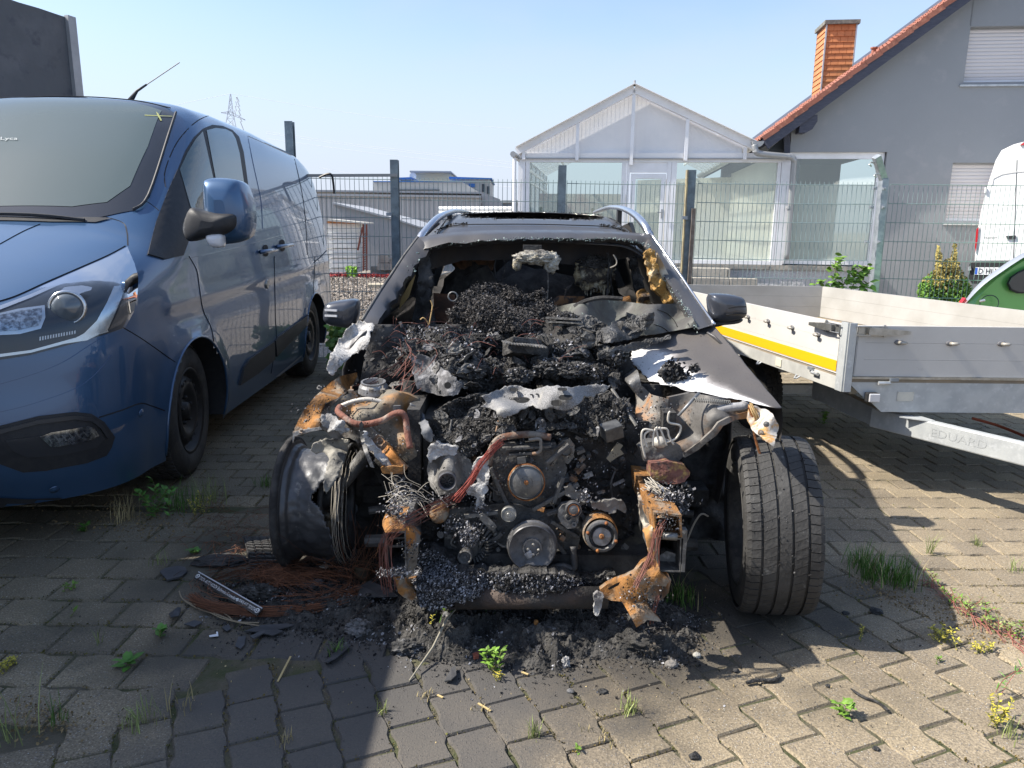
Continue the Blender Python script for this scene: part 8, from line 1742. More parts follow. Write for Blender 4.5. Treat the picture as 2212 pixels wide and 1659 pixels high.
relief('ashen_rim_patch', [(676, 958), (700, 948), (735, 946), (757, 950), (752, 962), (748, 985), (738, 1010), (728, 1032), (716, 1052), (704, 1066), (698, 1050), (702, 1020), (712, 990), (700, 975), (682, 980), (670, 972)], [(680, 960, 2.90), (755, 955, 2.92), (705, 1060, 2.82), (735, 1000, 2.86)], mat('chalky_rim_alloy', (.33, .315, .28), .8, .1, col2=(.12, .12, .12), ns=9, lo=.48, hi=.62, bump=.6, bs=50, col3=(.04, .04, .04), ns3=22, lo3=.62, hi3=.7), amp=.018, sc=9, step=4, jag=4, solid=.003)
m = MB(); m.tube([at(706, 1155, 2.98), at(709, 1120, 2.96)], [.030, .028], 12); m.tube([at(709, 1118, 2.95), at(710, 1108, 2.95)], [.018, .016], 8); m.build('ball_joint', mat('beige_joint', (.16, .14, .10), .7, .2, col2=(.08, .07, .055), ns=18), car, smooth=True)
m = MB(); m.tube([at(700, 1090, 3.0), at(760, 1020, 2.98), at(790, 980, 3.02)], .030, 10); m.build('knuckle_arm', DMET, car, smooth=True)
m = MB(); m.lathe(wc+V3((.02, 0, 0)), (1, 0, 0), [(0, 0), (0, .15), (.02, .15), (.02, .07), (.08, .06), (.08, 0)], 28); m.build('brake_disc', DMET, car, smooth=True)
# ------------------------------------------------------------ debris lying on the paving
PILE = [(470, 1270), (560, 1240), (700, 1225), (860, 1240), (1000, 1290), (1200, 1300), (1400, 1300), (1520, 1330), (1515, 1400), (1470, 1445), (1390, 1440), (1300, 1425), (1220, 1462), (1120, 1450), (1000, 1440), (900, 1425), (840, 1400), (740, 1395), (640, 1370), (560, 1375), (480, 1330)]
PG = [gr(*p) for p in PILE]; PGp = [(p.x, p.y) for p in PG]
def edge_d(x, y):
    d = 9
    for i in range(len(PGp)):
        a = V3((*PGp[i], 0)); b = V3((*PGp[(i+1) % len(PGp)], 0)); p = V3((x, y, 0)); t = max(0, min(1, (p-a).dot(b-a)/(b-a).length_squared)); d = min(d, (p-a-(b-a)*t).length)
    return d if inpoly(x, y, PGp) else -d
x0, x1 = min(p[0] for p in PGp)-.05, max(p[0] for p in PGp)+.05; y0, y1 = min(p[1] for p in PGp)-.05, max(p[1] for p in PGp)+.05
st_ = .009; nx, ny = int((x1-x0)/st_), int((y1-y0)/st_); H_ = {}
m = MB(); vs = []
for j in range(ny+1):
    for i in range(nx+1):
        x, y = x0+i*st_, y0+j*st_; d = edge_d(x, y); p = V3((x, y, 0)); k = max(0, min(1, (d+.02)/.16)); k = k*k*(3-2*k)
        h = -.012+k*(.030+.050*max(-.3, 1-2.4*abs(fbm(p, 4, 6)))+.030*fbm(p, 4, 25))*(.55 if x < -.35 else 1)*(1.0 if y < 2.75 else .6)
        vs.append(V3((x, y, h))); H_[i, j] = h
m.add(vs, [(j*(nx+1)+i, j*(nx+1)+i+1, (j+1)*(nx+1)+i+1, (j+1)*(nx+1)+i) for j in range(ny) for i in range(nx) if max(vs[j*(nx+1)+i].z, vs[(j+1)*(nx+1)+i+1].z) > -.008])
CGR = mat('char_rubble', (.030, .029, .028), .9, col2=(.075, .072, .068), ns=14, lo=.42, hi=.6, bump=1, bs=110, bdist=.012, col3=(.17, .165, .16), ns3=50, lo3=.62, hi3=.72)
tag(m.build('char_heap', CGR, smooth=False), 'heap of charred rubble and ash spread on the paving below the burnt car', 'rubble', kind='stuff')
def hz_(x, y):
    i, j = int((x-x0)/st_), int((y-y0)/st_); return max(0, H_.get((i, j), 0))
for i in range(60):
    x, y = rc.uniform(x0, x1), rc.uniform(y0, y1)
    if edge_d(x, y) > .03: o = slab(V3((x, y, hz_(x, y)+.012)), rc.uniform(.012, .034), rc.choice(SLB), 'crust_slab', None, 1.4); o['kind'] = 'stuff'; o['label'] = 'broken slab of charred crust in the rubble heap'; o['category'] = 'rubble'
g1 = MB(); g2 = MB(); g3 = MB()
for i in range(16000):
    x = rc.uniform(x0-.15, x1+.1); y = rc.uniform(y0-.12, y1); d = edge_d(x, y)
    if d < 0 and rc.random() > math.exp(d/.045): continue
    z = hz_(x, y)+.002; r = rc.uniform(.003, .009)*(1.7 if rc.random() < .07 else 1)*(1 if d > 0 else .7)
    if noise.noise(V3((x*7, y*7, 2))) > .12 and rc.random() < .6: chip(g2, V3((x, y, z+.003)), r*.9, rng=rc)
    else: chip(g1, V3((x, y, z+.002)), r, rng=rc)
for i in range(5200):      # fibrous ash mat on the right half of the heap
    c = rc.choice(((.32, 2.62, .12), (.45, 2.55, .10), (.15, 2.62, .10), (.55, 2.66, .08))); x = rc.gauss(c[0], c[2]); y = rc.gauss(c[1], c[2]*.5)
    if edge_d(x, y) < .01: continue
    p = V3((x, y, hz_(x, y))); d = V3((rc.gauss(0, .8), rc.gauss(-.2, .6), rc.uniform(.2, 1))).normalized()*rc.uniform(.010, .034); s = d.orthogonal().normalized()*.0016; g3.add([p-s, p+s, p+d], [(0, 1, 2)])
tag(g1.build('charred_crumbs', FLK), 'small black charred crumbs scattered round and on the rubble heap', 'crumbs', kind='stuff')
tag(g2.build('ash_crumbs', ASHF), 'pale grey ash crumbs lying on the rubble heap', 'ash', kind='stuff')
tag(g3.build('fibrous_ash', FIB), 'tufts of brittle burnt fibre standing up from the right part of the rubble heap', 'burnt fibre', kind='stuff')
m = MB(); m2 = MB()
for i in range(900):      # loose specks further out
    a = rc.uniform(0, 6.28); q = abs(rc.gauss(0, 1)); x, y = .1+cos(a)*(.9+.55*q), 2.6+sin(a)*(.35+.28*q)
    if y < 1.9 or y > 3.2: continue
    chip(m if rc.random() < .75 else m2, V3((x, y, .002)), rc.uniform(.0015, .005)*(2 if rc.random() < .06 else 1), rng=rc)
tag(m.build('soot_specks', FLK), 'loose black specks blown over the paving in front of the rubble', 'specks', kind='stuff'); tag(m2.build('straw_specks', mat('straw_speck', (.42, .33, .18), .8, rnd=.4)), 'tiny straw coloured scraps blown over the paving', 'specks', kind='stuff')
def gt_(name, label, cat, mt, build, group=None, **k):
    m = MB(); build(m); return tag(m.build(name, mt, **k), label, cat, group)
def lumpg(u, v, d, seed, amp=.35, sc=3, lift=.5, lvl=4, mt=CHAR, R=None): 
    p = gr(u, v); p.z = hz_(p.x, p.y)+d[2]*lift; return lambda m: blob(m, p, d, lvl, amp, sc, seed, 5, R)
gt_('charred_lump', 'long furry charred lump lying at the right front of the rubble heap', 'charred lump', CGR, lumpg(1365, 1400, (.085, .045, .035), 3, .4, 3, R=rotm(z=-25)))
gt_('charred_lump', 'pale brown edged charred curl at the right end of the heap', 'charred lump', mat('brownish_char', (.10, .085, .07), .9, col2=(.3, .26, .2), ns=14, lo=.52, hi=.62, bump=1, bs=80), lumpg(1405, 1408, (.035, .04, .03), 5, .5, 3.5))
gt_('stone', 'rounded grey stone at the far right tip of the rubble', 'stone', mat('grey_stone', (.17, .16, .15), .9, bump=.5), lumpg(1450, 1438, (.023, .018, .014), 6, .2, 2))
gt_('stone', 'tiny whitish stone right of the rounded grey stone', 'stone', mat('whitish_stone', (.35, .34, .31), .9, bump=.5), lumpg(1505, 1418, (.014, .012, .011), 8, .2, 2))
gt_('charred_lump', 'round hairy black lump in the middle of the rubble heap', 'charred lump', CGR, lumpg(1200, 1385, (.06, .05, .035), 9, .5, 3))
gt_('charred_lump', 'ash coated lump at the left end of the rubble heap', 'charred lump', mat('ashy_lump', (.16, .16, .165), .9, col2=(.04, .04, .04), ns=14, lo=.48, hi=.58, bump=1, bs=70), lumpg(775, 1370, (.045, .035, .025), 10, .6, 3))
gt_('charred_lump', 'grey knobbly lump in front of the left rail end', 'charred lump', MC['ashy_lump'], lumpg(875, 1405, (.05, .035, .025), 12, .6, 3))
gt_('charred_lump', 'pale ash lump at the front centre edge of the heap', 'charred lump', ASHW, lumpg(1222, 1438, (.013, .013, .022), 13, .6, 3))
gt_('charred_lump', 'curved charred bar with a small rusty bolt in the heap centre', 'charred bar', MC['ashy_lump'], lambda m: m.tube(smoothpath([gr(u, v)+V3((0, 0, .06)) for u, v in ((1135, 1398), (1155, 1385), (1175, 1390), (1202, 1392))], 4), .012, 7))
gt_('rusty_bolt', 'small rusty bolt sitting on the charred bar in the heap', 'bolt', ORU, lambda m: m.lathe(gr(1157, 1386)+V3((0, 0, .075)), (0, -.3, 1), [(0, 0), (0, .009), (.012, .008), (.014, 0)], 8))
def loopf(m):
    c = gr(992, 1362)+V3((0, 0, .05))
    for k in range(7): m.tube([c+V3((cos(a)*(.052+.003*rc.gauss(0, 1)), sin(a)*.040+rc.gauss(0, .002), .028*sin(a)+rc.gauss(0, .002))) for a in [2*pi*j/20 for j in range(20)]], .0026, 4, closed=True)
gt_('burnt_wire_loop', 'round loop of burnt cable in the left centre of the heap', 'cable loop', mat('sooty_cable', (.07, .055, .05), .85, rnd=.5), loopf)
gt_('stick', 'thin pale stick leaning across the front left of the heap', 'stick', mat('grey_stick', (.26, .24, .19), .8), lambda m: m.tube([gr(884, 1474)+V3((0, 0, .006)), gr(935, 1420)+V3((0, 0, .04)), gr(965, 1385)+V3((0, 0, .09)), gr(1000, 1350)+V3((0, 0, .10))], [.003, .0045, .0045, .002], 6))
def shard(name, label, pts, mt, h=.004, z=.006, tilt=0, cat='shard'): gt_(name, label, cat, mt, lambda m: m.prism([gr(u, v)+V3((0, 0, z+tilt*i)) for i, (u, v) in enumerate(pts)], (0, 0, h)))
DPL = mat('dark_plastic_shard', (.045, .047, .052), .55, col2=(.07, .07, .075), ns=20)
shard('plastic_shard', 'grey pointed shard at the front edge of the heap left of the green weed', [(960, 1476), (975, 1450), (984, 1446), (986, 1468), (975, 1480)], DPL, tilt=.003)
shard('plastic_shard', 'dark triangular shard in the front centre of the heap', [(1155, 1412), (1169, 1412), (1160, 1436)], DPL, z=.03, tilt=.004)
shard('plastic_shard', 'flat dark oval plate on the paving left of the wire nest', [(345, 1240), (358, 1232), (385, 1228), (400, 1230), (405, 1240), (392, 1250), (362, 1258)], DPL, h=.008)
shard('plastic_shard', 'small dark shard in front of the printed strip left end', [(365, 1330), (383, 1318), (392, 1320), (388, 1340), (370, 1345)], DPL, tilt=.004)
shard('plastic_shard', 'broken dark plate with notches below the printed strip', [(527, 1368), (560, 1356), (620, 1352), (636, 1356), (600, 1366), (612, 1370), (590, 1380), (570, 1376), (548, 1388), (540, 1384), (560, 1374)], DPL, tilt=.001)
shard('plastic_shard', 'square dark chip left of the notched plate', [(480, 1360), (494, 1352), (500, 1362), (490, 1368)], DPL)
shard('plastic_shard', 'dark slab in front of the notched plate', [(508, 1400), (515, 1380), (532, 1378), (528, 1398), (520, 1406)], DPL)
shard('plastic_shard', 'flat dark chip at far left of the shard group', [(398, 1352), (420, 1344), (438, 1348), (420, 1358)], DPL)
shard('plastic_shard', 'long dark slat sticking out of the heap at its left front', [(700, 1435), (735, 1405), (752, 1398), (758, 1404), (728, 1432), (708, 1444)], DPL, tilt=.003)
shard('plastic_shard', 'curved black plate leaning beside the rusty left bracket', [(772, 1300), (780, 1278), (800, 1270), (840, 1290), (860, 1308), (830, 1312)], DPL, z=.02, tilt=.005)
shard('white_scrap', 'tiny white angled scrap on the paving below the printed strip', [(452, 1376), (468, 1373), (467, 1368), (471, 1368), (472, 1377), (453, 1379)], WHITE, h=.002)
shard('paper_scrap', 'beige folded scrap beside the rusty wire nest', [(690, 1238), (704, 1234), (714, 1242), (706, 1250), (692, 1250)], mat('beige_scrap', (.35, .32, .26), .8), z=.03, tilt=.006)
BLK_ = mat('black_char_stick', (.012, .012, .013), .7, col2=(.05, .05, .05), ns=40, bump=1, bs=120)
gt_('charred_stick', 'gnarled black charred stick on the sunny paving right of the heap', 'charred stick', BLK_, lambda m: m.tube([p+V3((0, 0, .010+.003*noise.noise(p*90))) for p in smoothpath([gr(u, v) for u, v in ((1612, 1480), (1628, 1476), (1650, 1474), (1668, 1474), (1680, 1470), (1684, 1462))], 5)], [.006+.003*abs(noise.noise(V3((i*.9, 0, 0)))) for i in range(26)], 7))
gt_('rubber_strip', 'long thin black rubber strip bent along a paving joint', 'rubber strip', BLK_, lambda m: m.tube([p+V3((0, 0, .006)) for p in smoothpath([gr(u, v) for u, v in ((1838, 1491), (1850, 1500), (1870, 1511), (1895, 1520), (1918, 1538))], 5)], [.003]*3+[.0045]*15+[.006, .005, .003], 6))
for i, (u, v, r, lab) in enumerate(((1827, 1326, .012, 'small black lump right of the big tyre foot'), (1893, 1323, .020, 'larger black lump in the tyre shade beside the grass'), (1589, 1450, .010, 'black crumb on the sunny paving near the charred stick'), (1500, 1636, .013, 'black pebble at the bottom right centre'), (1892, 1618, .009, 'round dark pebble at the lower right'), (1302, 1496, .013, 'black twisted bit standing on the paving in front'), (1232, 1494, .010, 'grey crumpled bit on the paving before the heap'), (1788, 1482, .007, 'thin black sliver left of the rubber strip'))):
    gt_('charred_bit', lab, 'charred bit', BLK_ if i != 6 else MC['ashy_lump'], lumpg(u, v, (r*1.3, r, r*.7), 20+i, .4, 3, lvl=2), 'charred bits lying singly on the paving')
shard('red_chip', 'small brick red chip at the front of the rubble heap', [(1020, 1422), (1026, 1416), (1036, 1418), (1034, 1428), (1024, 1430)], mat('brick_red', (.22, .07, .045), .8), h=.012, cat='chip', z=.01)
def wood(u0, v0, u1, v1, lab): gt_('wood_splinter', lab, 'splinter', mat('straw_wood', (.48, .37, .18), .8), lambda m: m.bar(gr(u0, v0)+V3((0, 0, .004)), gr(u1, v1)+V3((0, 0, .008)), .006, .003), 'straw coloured splinters on the paving')
wood(1033, 1521, 1060, 1540, 'straw coloured splinter in front of the heap centre'); wood(1127, 1453, 1141, 1461, 'short straw splinter at the edge of the heap'); wood(945, 1503, 957, 1511, 'short splinter left in front of the heap'); wood(600, 1474, 628, 1422, 'long grey straw at the left of the sooty paving')
# rusty ring, tyre tread remains, wire nest, printed strip
def ringf(m): c = gr(784, 1250); m.lathe(c+V3((0, 0, .0)), (0, 0, 1), [(0, .036), (.055, .038), (.058, .042), (.070, .042), (.070, .037), (.02, .034), (.015, 0)], 28)
gt_('burnt_cup', 'small scorched metal cup standing between rim and rail end', 'cup', mat('scorched_brass', (.10, .075, .045), .7, .4, col2=(.05, .04, .03), ns=12), ringf, autos=40)
def treadf(m):
    for j in range(5):
        for i in range(13):
            a = gr(528+17*j+i*1.6, 1168+i*5.6); b = gr(542+17*j+i*1.6, 1168+i*5.6+(1 if j else 2)); z = .025+.02*sin(i*.35); w_ = (b-a); t_ = V3((0, -.0105, 0)); 
            m.hexa([a+V3((0, 0, z-.01)), b+V3((0, 0, z-.01)), b+t_+V3((0, 0, z-.01)), a+t_+V3((0, 0, z-.01))][::-1], [a+V3((0, 0, z)), b+V3((0, 0, z)), b+t_+V3((0, 0, z)), a+t_+V3((0, 0, z))][::-1])
t = tag(MB().build('tyre_remnant', TYB), 'charred strip of tyre tread lying under the bare melted rim', 'tyre tread'); 
m = MB(); treadf(m); subp(m, 'tread_blocks', TYB, t)['kind'] = 'stuff'
m = MB(); rows = [[gr(524+i*1.4+k*9, 1165+i*5.8)+V3((0, 0, .016+.02*sin(i*.35))) for k in range(11)] for i in range(14)]; m.grid(rows); subp(m, 'carcass', CHARD, t, smooth=True)
RW_ = mat('rusty_steel_cord', (.13, .052, .025), .85, rnd=.6)
m = MB(); c0 = gr(590, 1292)
def arcw(cx, cy, rx_, ry_, a0, a1, z, r=.0010, j=.008):
    q = []
    k = 7; ox, oy, oz = rc.gauss(0, j), rc.gauss(0, j), abs(rc.gauss(0, j))
    for i in range(k): a = a0+(a1-a0)*i/(k-1); q.append(V3((cx+ox+cos(a)*rx_+rc.gauss(0, .003), cy+oy+sin(a)*ry_+rc.gauss(0, .003), z+oz+rc.gauss(0, .002))))
    m.tube(q, r, 3)
for i in range(170): arcw(c0.x, c0.y+.02, .33+rc.gauss(0, .012), .16+rc.gauss(0, .01), 3.6+rc.gauss(0, .2), 6.1+rc.gauss(0, .2), .012, j=.008)
for i in range(100): a = rc.uniform(0, 6.28); arcw(c0.x+.02, c0.y+.06, .30+rc.gauss(0, .03), .15+rc.gauss(0, .03), a, a+rc.uniform(.6, 1.6), .02, j=.015)
for i in range(260):
    a = gr(rc.gauss(585, 30), rc.gauss(1268, 12)); d = V3((rc.gauss(.10, .10), rc.gauss(.0, .05), 0)); p = V3((a.x, a.y, .03+abs(rc.gauss(0, .02)))); m.tube(smoothpath([p, p+d*.5+V3((0, 0, .025)), p+d+V3((0, 0, rc.uniform(-.02, .02)))], 3), .0009, 3)
for i in range(240):
    a = gr(rc.gauss(500, 40), rc.gauss(1165, 45)); d = V3((rc.gauss(0, .06), rc.gauss(0, .06), 0)); p = V3((a.x, a.y, abs(rc.gauss(0, .02)))); m.tube([p, p+d*.5+V3((0, 0, .015)), p+d], .0009, 3)
for i in range(90):
    a = V3((rc.gauss(-.62, .08), rc.gauss(2.95, .08), .02)); d = V3((rc.gauss(0, .12), rc.gauss(0, .05), rc.uniform(.0, .30))); m.tube(smoothpath([a, a+d*.5+V3((rc.gauss(0, .03), 0, .02)), a+d], 3), .0009, 3)
tag(m.build('wire_nest', RW_), 'tangled nest of rusty tyre cord wires left of the rubble heap', 'wire nest', kind='stuff')
gt_('charred_rubber', 'black charred rubber slab behind the wire nest', 'charred rubber', CHARD, lumpg(480, 1215, (.12, .06, .02), 31, .3, 3))
gt_('spiked_rubber', 'burnt rubber piece full of pale wire ends inside the nest', 'charred rubber', CHAR, lumpg(560, 1305, (.07, .035, .03), 32, .5, 4))
m = MB()
for i in range(140): p = gr(560+rc.gauss(0, 14), 1303+rc.gauss(0, 7)); p.z = .045; chip(m, p, .0035, rng=rc)
tag(m.build('wire_ends', PALEW), 'pale wire ends dotting the burnt rubber piece in the nest', 'wire ends', kind='stuff')
gt_('ashen_chunk', 'white grey ash chunk lying at the right of the wire nest', 'ash chunk', MC['ashy_lump'], lumpg(675, 1268, (.045, .016, .016), 33, .5, 3, R=rotm(z=25)))
for pts, lab in ((((388, 1283), (395, 1300), (420, 1312), (460, 1318), (490, 1335), (502, 1346)), 'upper pale root lying over the left of the wire nest'), (((400, 1305), (430, 1322), (455, 1330), (480, 1342), (520, 1352), (560, 1358)), 'lower pale root lying below the printed strip'), (((462, 1330), (485, 1340), (515, 1350), (560, 1352)), 'short pale root beside the printed strip end')):
    gt_('pale_root', lab, 'root', mat('pale_root', (.26, .21, .14), .85), lambda m: m.tube([p+V3((0, 0, .014)) for p in smoothpath([gr(u, v) for u, v in pts], 4)], .0026, 5), 'pale roots by the wire nest')
A_ = gr(419, 1263); B_ = gr(556, 1345); A2 = gr(425, 1260); 
sp_ = thing('printed_strip', 'black plate frame strip with white dealer lettering lying beside the wire nest', 'plate strip', tuple(A_))
ux = (B_-A_).normalized(); uy = V3((-ux.y, ux.x, 0)); L_ = (B_-A_).length; zt2 = V3((0, 0, .045)); fn_ = (uy*.8+ZU*.6).normalized()
m = MB(); o_ = A_+V3((0, 0, .03)); q = [o_, o_+ux*L_, o_+ux*L_+fn_*.034, o_+fn_*.034]; nn_ = ux.cross(fn_); m.prism(q, nn_*-.004); m.build('strip', mat('glossy_black_strip', (.015, .015, .017), .35), sp_)
m = MB(); m.prism([o_+fn_*.030+nn_*.001, o_+ux*L_+fn_*.030+nn_*.001, o_+ux*L_+fn_*.034+nn_*.001, o_+fn_*.034+nn_*.001], nn_*.003); m.build('strip_edge', mat('silver_edge', (.45, .47, .5), .4), sp_)
WPR = mat('white_print', (.75, .75, .75), .5)
tx = [('TOYOTA', .07, .155, 0), ('AUTO-KOCH', .165, .36, .35), ('Eschweiler/Kinzweiler', .375, .66, 0), ('(02403)-4177', .70, .83, 0), ('TOYOTA', .845, .94, 0)]
for s, a, b, sh_ in tx: text_obj('lettering', s, o_+ux*L_*a+fn_*.008, ux, fn_, .014, WPR, sp_, .0025, wfit=L_*(b-a), shear=sh_)
for t0 in (.035, .968):
    m = MB(); c = o_+ux*L_*t0+fn_*.016+nn_*.0025
    for rx_, ry_ in ((.012, .009), (.005, .009), (.009, .004)):
        m.tube([c+ux*cos(a)*rx_+fn_*(sin(a)*ry_+(.003 if ry_ == .004 else 0)) for a in [2*pi*k/16 for k in range(16)]], .0009, 4, closed=True)
    m.build('oval_emblem', WPR, sp_)['kind'] = 'stuff'
m = MB(); m.box(o_+ux*L_*.682+fn_*.014+nn_*.003, (.010, .006, .010)); m.build('phone_symbol', WPR, sp_)
# ------------------------------------------------------------ weeds and grass
GR1 = mat('green_grass_blade', (.075, .16, .025), .7, rnd=.45); GR2 = mat('pale_grass_blade', (.22, .26, .09), .75, rnd=.4); GRD = mat('dry_grass_blade', (.34, .28, .14), .8, rnd=.4); RST = mat('reddish_stem', (.26, .10, .08), .8, rnd=.3); YLW = mat('yellow_weed_leaf', (.42, .36, .05), .8, rnd=.4); PLN = mat('plantain_leaf', (.08, .20, .03), .6, rnd=.25)
def blade(mb, p, d, L, w_, rng, bend=.5):
    s = V3((d.y, -d.x, 0)); s = (s if s.length > .01 else V3((1, 0, 0))).normalized()*w_/2; q = V3(p); v = V3((d.x*.35, d.y*.35, 1)).normalized(); pts = []
    for k in range(4): pts.append(q.copy()); q = q+v*L/3; v = (v+V3((d.x, d.y, -.35))*bend*.5).normalized()
    mb.add([pts[0]-s, pts[0]+s, pts[1]-s, pts[1]+s, pts[2]-s*.7, pts[2]+s*.7, pts[3]], [(0, 1, 3, 2), (2, 3, 5, 4), (4, 5, 6)])
rg = random.Random(77)
def tuft(u, v, n, L, label, mt=GR1, spread=.02, w_=.004, cat='grass tuft', extra=None, group='grass tufts in the paving'):
    c = gr(u, v); t = thing('grass_tuft', label, cat, tuple(c), group); m = MB()
    for i in range(n): a = rg.uniform(0, 6.28); blade(m, c+V3((rg.gauss(0, spread), rg.gauss(0, spread), 0)), V3((cos(a), sin(a), 0))*rg.uniform(.2, 1), L*rg.uniform(.45, 1.1), w_*rg.uniform(.6, 1.2), rg, rg.uniform(.2, 1.1))
    m.build('blades', mt, t)
    if extra:
        m = MB()
        for i in range(extra): a = rg.uniform(0, 6.28); blade(m, c+V3((rg.gauss(0, spread), rg.gauss(0, spread), 0)), V3((cos(a), sin(a), 0)), L*rg.uniform(.6, 1.4), w_*.6, rg, .6)
        m.build('dry_blades', GRD, t)
for a in ((1885, 1250, 130, .17, 'thick green grass clump right of the big tyre', GR1, .045), (1945, 1262, 110, .15, 'second green grass clump further right of the tyre', GR1, .04), (1855, 1225, 50, .12, 'small green grass clump closest to the big tyre', GR1, .03), (1468, 1300, 80, .12, 'grass clump growing in the shade under the wreck right rail', GR1, .04)): tuft(*a, extra=14)
for a in ((1155, 1592, 34, .075, 'thin pale grass tuft front centre below the straw splinter', GR2, .010), (1358, 1540, 40, .07, 'thin pale grass tuft right of the front centre', GR2, .012), (1268, 1572+8, 12, .025, 'tiny dry tuft between the two pale front tufts', GRD, .008), (924, 1504, 22, .03, 'dry brown tuft in front of the heap left side', GRD, .014), (827, 1538, 20, .05, 'dim tuft at the edge of the shade in front', GR2, .01), (1034, 1535, 16, .025, 'tiny tuft beside the straw splinter', GRD, .012), (1305, 1595, 12, .022, 'very small dry tuft at the bottom centre right', GRD, .008), (1318, 1614, 10, .02, 'smallest dry tuft at the bottom right of centre', GRD, .008),
          (2110, 1178, 26, .07, 'star shaped grass tuft on the sunny paving at the right', GR2, .012), (2195, 1235, 22, .09, 'grass tuft at the far right edge', GR2, .02), (2010, 1195, 20, .12, 'tall pale weed grass behind the creeping weed', GR2, .01), (1060, 1345, 26, .10, 'grass standing behind the heap before the cross tube', GR1, .02), (938, 1352, 14, .06, 'few green blades at the left of the heap', GR1, .02), (726, 1412, 26, .07, 'grass tuft beside the long dark slat', GR1, .015), (580, 1048, 80, .08, 'grass tuft in the shade between the van and the bare rim', GR1, .04),
          (395, 1098, 90, .17, 'grass clump at the foot of the van front tyre', GR1, .05), (452, 1085, 80, .18, 'taller thin grass right of the van front tyre foot', GR2, .05), (265, 1125, 44, .18, 'sparse dry stalks left of the van tyre', GRD, .04), (345, 1217, 22, .08, 'grass blades beside the dark oval plate', GR2, .02), (215, 1390, 10, .10, 'two long blades on the left paving', GR2, .008), (25, 1600, 14, .22, 'long pale blades at the bottom left corner', GR2, .02), (130, 1560, 18, .12, 'leafy grass at the lower left joint', GR1, .02), (300, 1560, 60, .08, 'low tuft on the dusty patch at the lower left', GR2, .03), (385, 1540, 16, .09, 'dry grass sprawl next to the sooty shade', GRD, .03), (615, 1602, 18, .05, 'thin dry tuft on the sooty paving in front', GRD, .012), (1765, 1080, 16, .03, 'tiny weed on the paving behind the big tyre', GR1, .02), (2180, 1590, 20, .08, 'grass blades at the bottom right corner', GR2, .015)): tuft(*a, w_=.003)
def weed(u, v, h, n, L, label, mt=LIME, stems=3, sp=.02, lean=.2, W=.5, stm=STM, cat='weed'):
    c = gr(u, v); t = thing('weed', label, cat, tuple(c), 'leafy weeds in the paving'); ms_ = MB(); ml = MB()
    for s in range(stems):
        a = rg.uniform(0, 6.28); b = c+V3((rg.gauss(0, sp*.4), rg.gauss(0, sp*.4), 0)); e = b+V3((cos(a)*lean*h, sin(a)*lean*h, h*rg.uniform(.6, 1))); pts = smoothpath([b, (b+e)/2+V3((rg.gauss(0, .006), rg.gauss(0, .006), .01)), e], 6); ms_.tube(pts, .0014, 4)
        for k in range(n): p = pts[min(len(pts)-1, int(len(pts)*(.15+.85*k/n)))]; a2 = rg.uniform(0, 6.28); leaf(ml, p, (cos(a2), sin(a2), rg.uniform(.1, .9)), (0, 0, 1), L*rg.uniform(.6, 1.2), L*W)
    ms_.build('stems', stm, t); ml.build('foliage', mt, t)
weed(1071, 1448, .10, 9, .032, 'bright green upright weed growing at the front of the rubble heap', stems=4); weed(1073, 1465, .03, 5, .012, 'small yellowish weed under the bright green one', YLW, 6, .03)
weed(1825, 1545, .045, 8, .035, 'bright lime seedling on the sunny paving at lower right', stems=3); weed(1252, 1620, .02, 5, .015, 'tiny lime seedling at the bottom centre', stems=2); weed(1779, 915, .10, 8, .05, 'green weed growing in the shade under the trailer', stems=4)
weed(935, 1375, .10, 10, .012, 'thin yellow green weed at the left of the heap', YLW, 2, .01, .1); weed(967, 1350, .09, 8, .022, 'light green stalk weed behind the cable loop', LIME, 2); weed(1222, 1330, .06, 7, .015, 'small weed behind the heap near the bumper bracket', LIME, 2)
weed(330, 1110, .18, 12, .045, 'leafy weed in front of the van tyre', PLN, 7, .08, .4); weed(435, 1110, .12, 14, .014, 'yellow flowering weed at the right of the van tyre', YLW, 7, .06, .3); weed(345, 1375, .035, 4, .050, 'plantain with two broad leaves on the left paving', PLN, 2, .01, .1, .55); weed(275, 1440, .02, 5, .050, 'low plantain rosette on the left front paving', PLN, 2, .02, .3, .6); weed(416, 1197, .02, 4, .045, 'broad leaf weed beside the tyre tread remnant', PLN, 2, .02, .2, .6); weed(183, 1148, .04, 4, .04, 'small broad leaved weed in the van shade', PLN, 3, .02)
weed(155, 1275, .03, 6, .020, 'small bright seedling on the left paving', LIME, 4, .02); weed(155, 1328, .03, 4, .025, 'single leaf seedling left of the plantain', LIME, 1); weed(15, 1440, .03, 12, .012, 'yellow moss like weed at the left edge', YLW, 14, .05, .5)
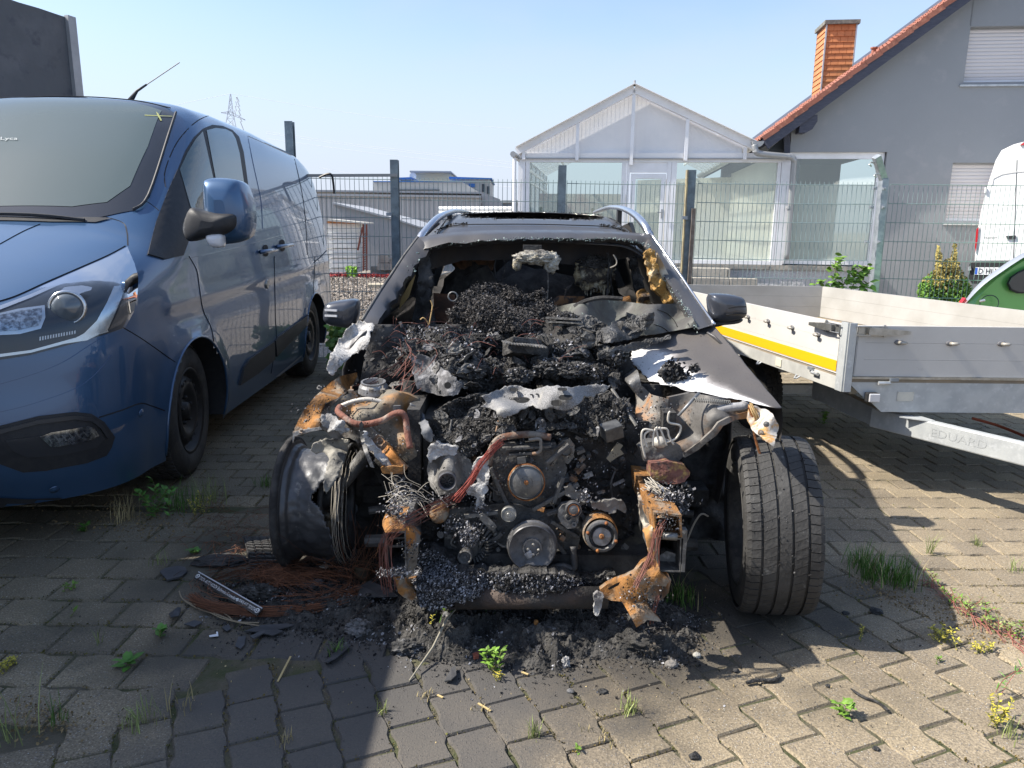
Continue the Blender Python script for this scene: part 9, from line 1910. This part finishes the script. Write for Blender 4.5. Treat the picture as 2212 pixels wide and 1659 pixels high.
weed(2040, 1385, .05, 10, .014, 'yellow and orange weed on the sunny right paving', YLW, 16, .06, 1.0); weed(2120, 1405, .03, 10, .012, 'creeping yellow weed right of the orange one', YLW, 10, .06, 1.4); weed(1862, 1385, .06, 10, .012, 'small yellow spike weed at the shadow tip', YLW, 2, .01, .1); weed(2158, 1500, .12, 8, .030, 'narrow leaved sprig at the right edge', PLN, 2, .02, .4, .18, RST); weed(2155, 1565, .08, 10, .018, 'yellow green clump below the narrow leaved sprig', YLW, 8, .04, .5); weed(2025, 1430, .02, 4, .02, 'small round leaved seedling on the right', LIME, 2)
for i, (u, v) in enumerate(((2000, 1268), (2050, 1305), (2085, 1322), (2125, 1345), (2170, 1365), (2205, 1385))): weed(u, v, .07, 9, .022, ['first green shoot of the creeping weed line at the right', 'second shoot of the creeping weed line', 'third shoot of the creeping weed line', 'fourth shoot of the creeping weed line', 'fifth shoot of the creeping weed line', 'last shoot of the creeping weed line at the frame edge'][i], LIME if i % 2 else GR2, 5, .05, .7, .35, RST)
m = MB()
for i in range(60):
    t0 = rg.random(); u = 1985+220*t0; v = 1255+140*t0; a = gr(u, v+rg.gauss(0, 6)); b = gr(u+rg.uniform(10, 50), v+rg.uniform(5, 35)); m.tube([a+V3((0, 0, .004)), (a+b)/2+V3((rg.gauss(0, .01), rg.gauss(0, .01), .012)), b+V3((0, 0, .003))], .0013, 3)
tag(m.build('creeping_stems', RST), 'reddish creeping stems lying along the joint at the right', 'stems', kind='stuff')
m = MB()
for i in range(900): t0 = rg.random(); a = gr(1840+380*t0+rg.gauss(0, 30), 1255+130*t0+rg.gauss(0, 14)); chip(m, a+V3((0, 0, .004)), rg.uniform(.002, .007), rng=rg)
for i in range(900): a = gr(rg.gauss(300, 90), rg.gauss(1120, 22)); chip(m, a+V3((0, 0, .004)), rg.uniform(.002, .008), rng=rg)
for i in range(400): a = gr(rg.gauss(90, 60), rg.gauss(1555, 25)); chip(m, a+V3((0, 0, .004)), rg.uniform(.002, .007), rng=rg)
tag(m.build('plant_litter', mat('plant_litter', (.22, .16, .08), .9, rnd=.5)), 'dry plant litter gathered round the weeds on the paving', 'plant litter', kind='stuff')
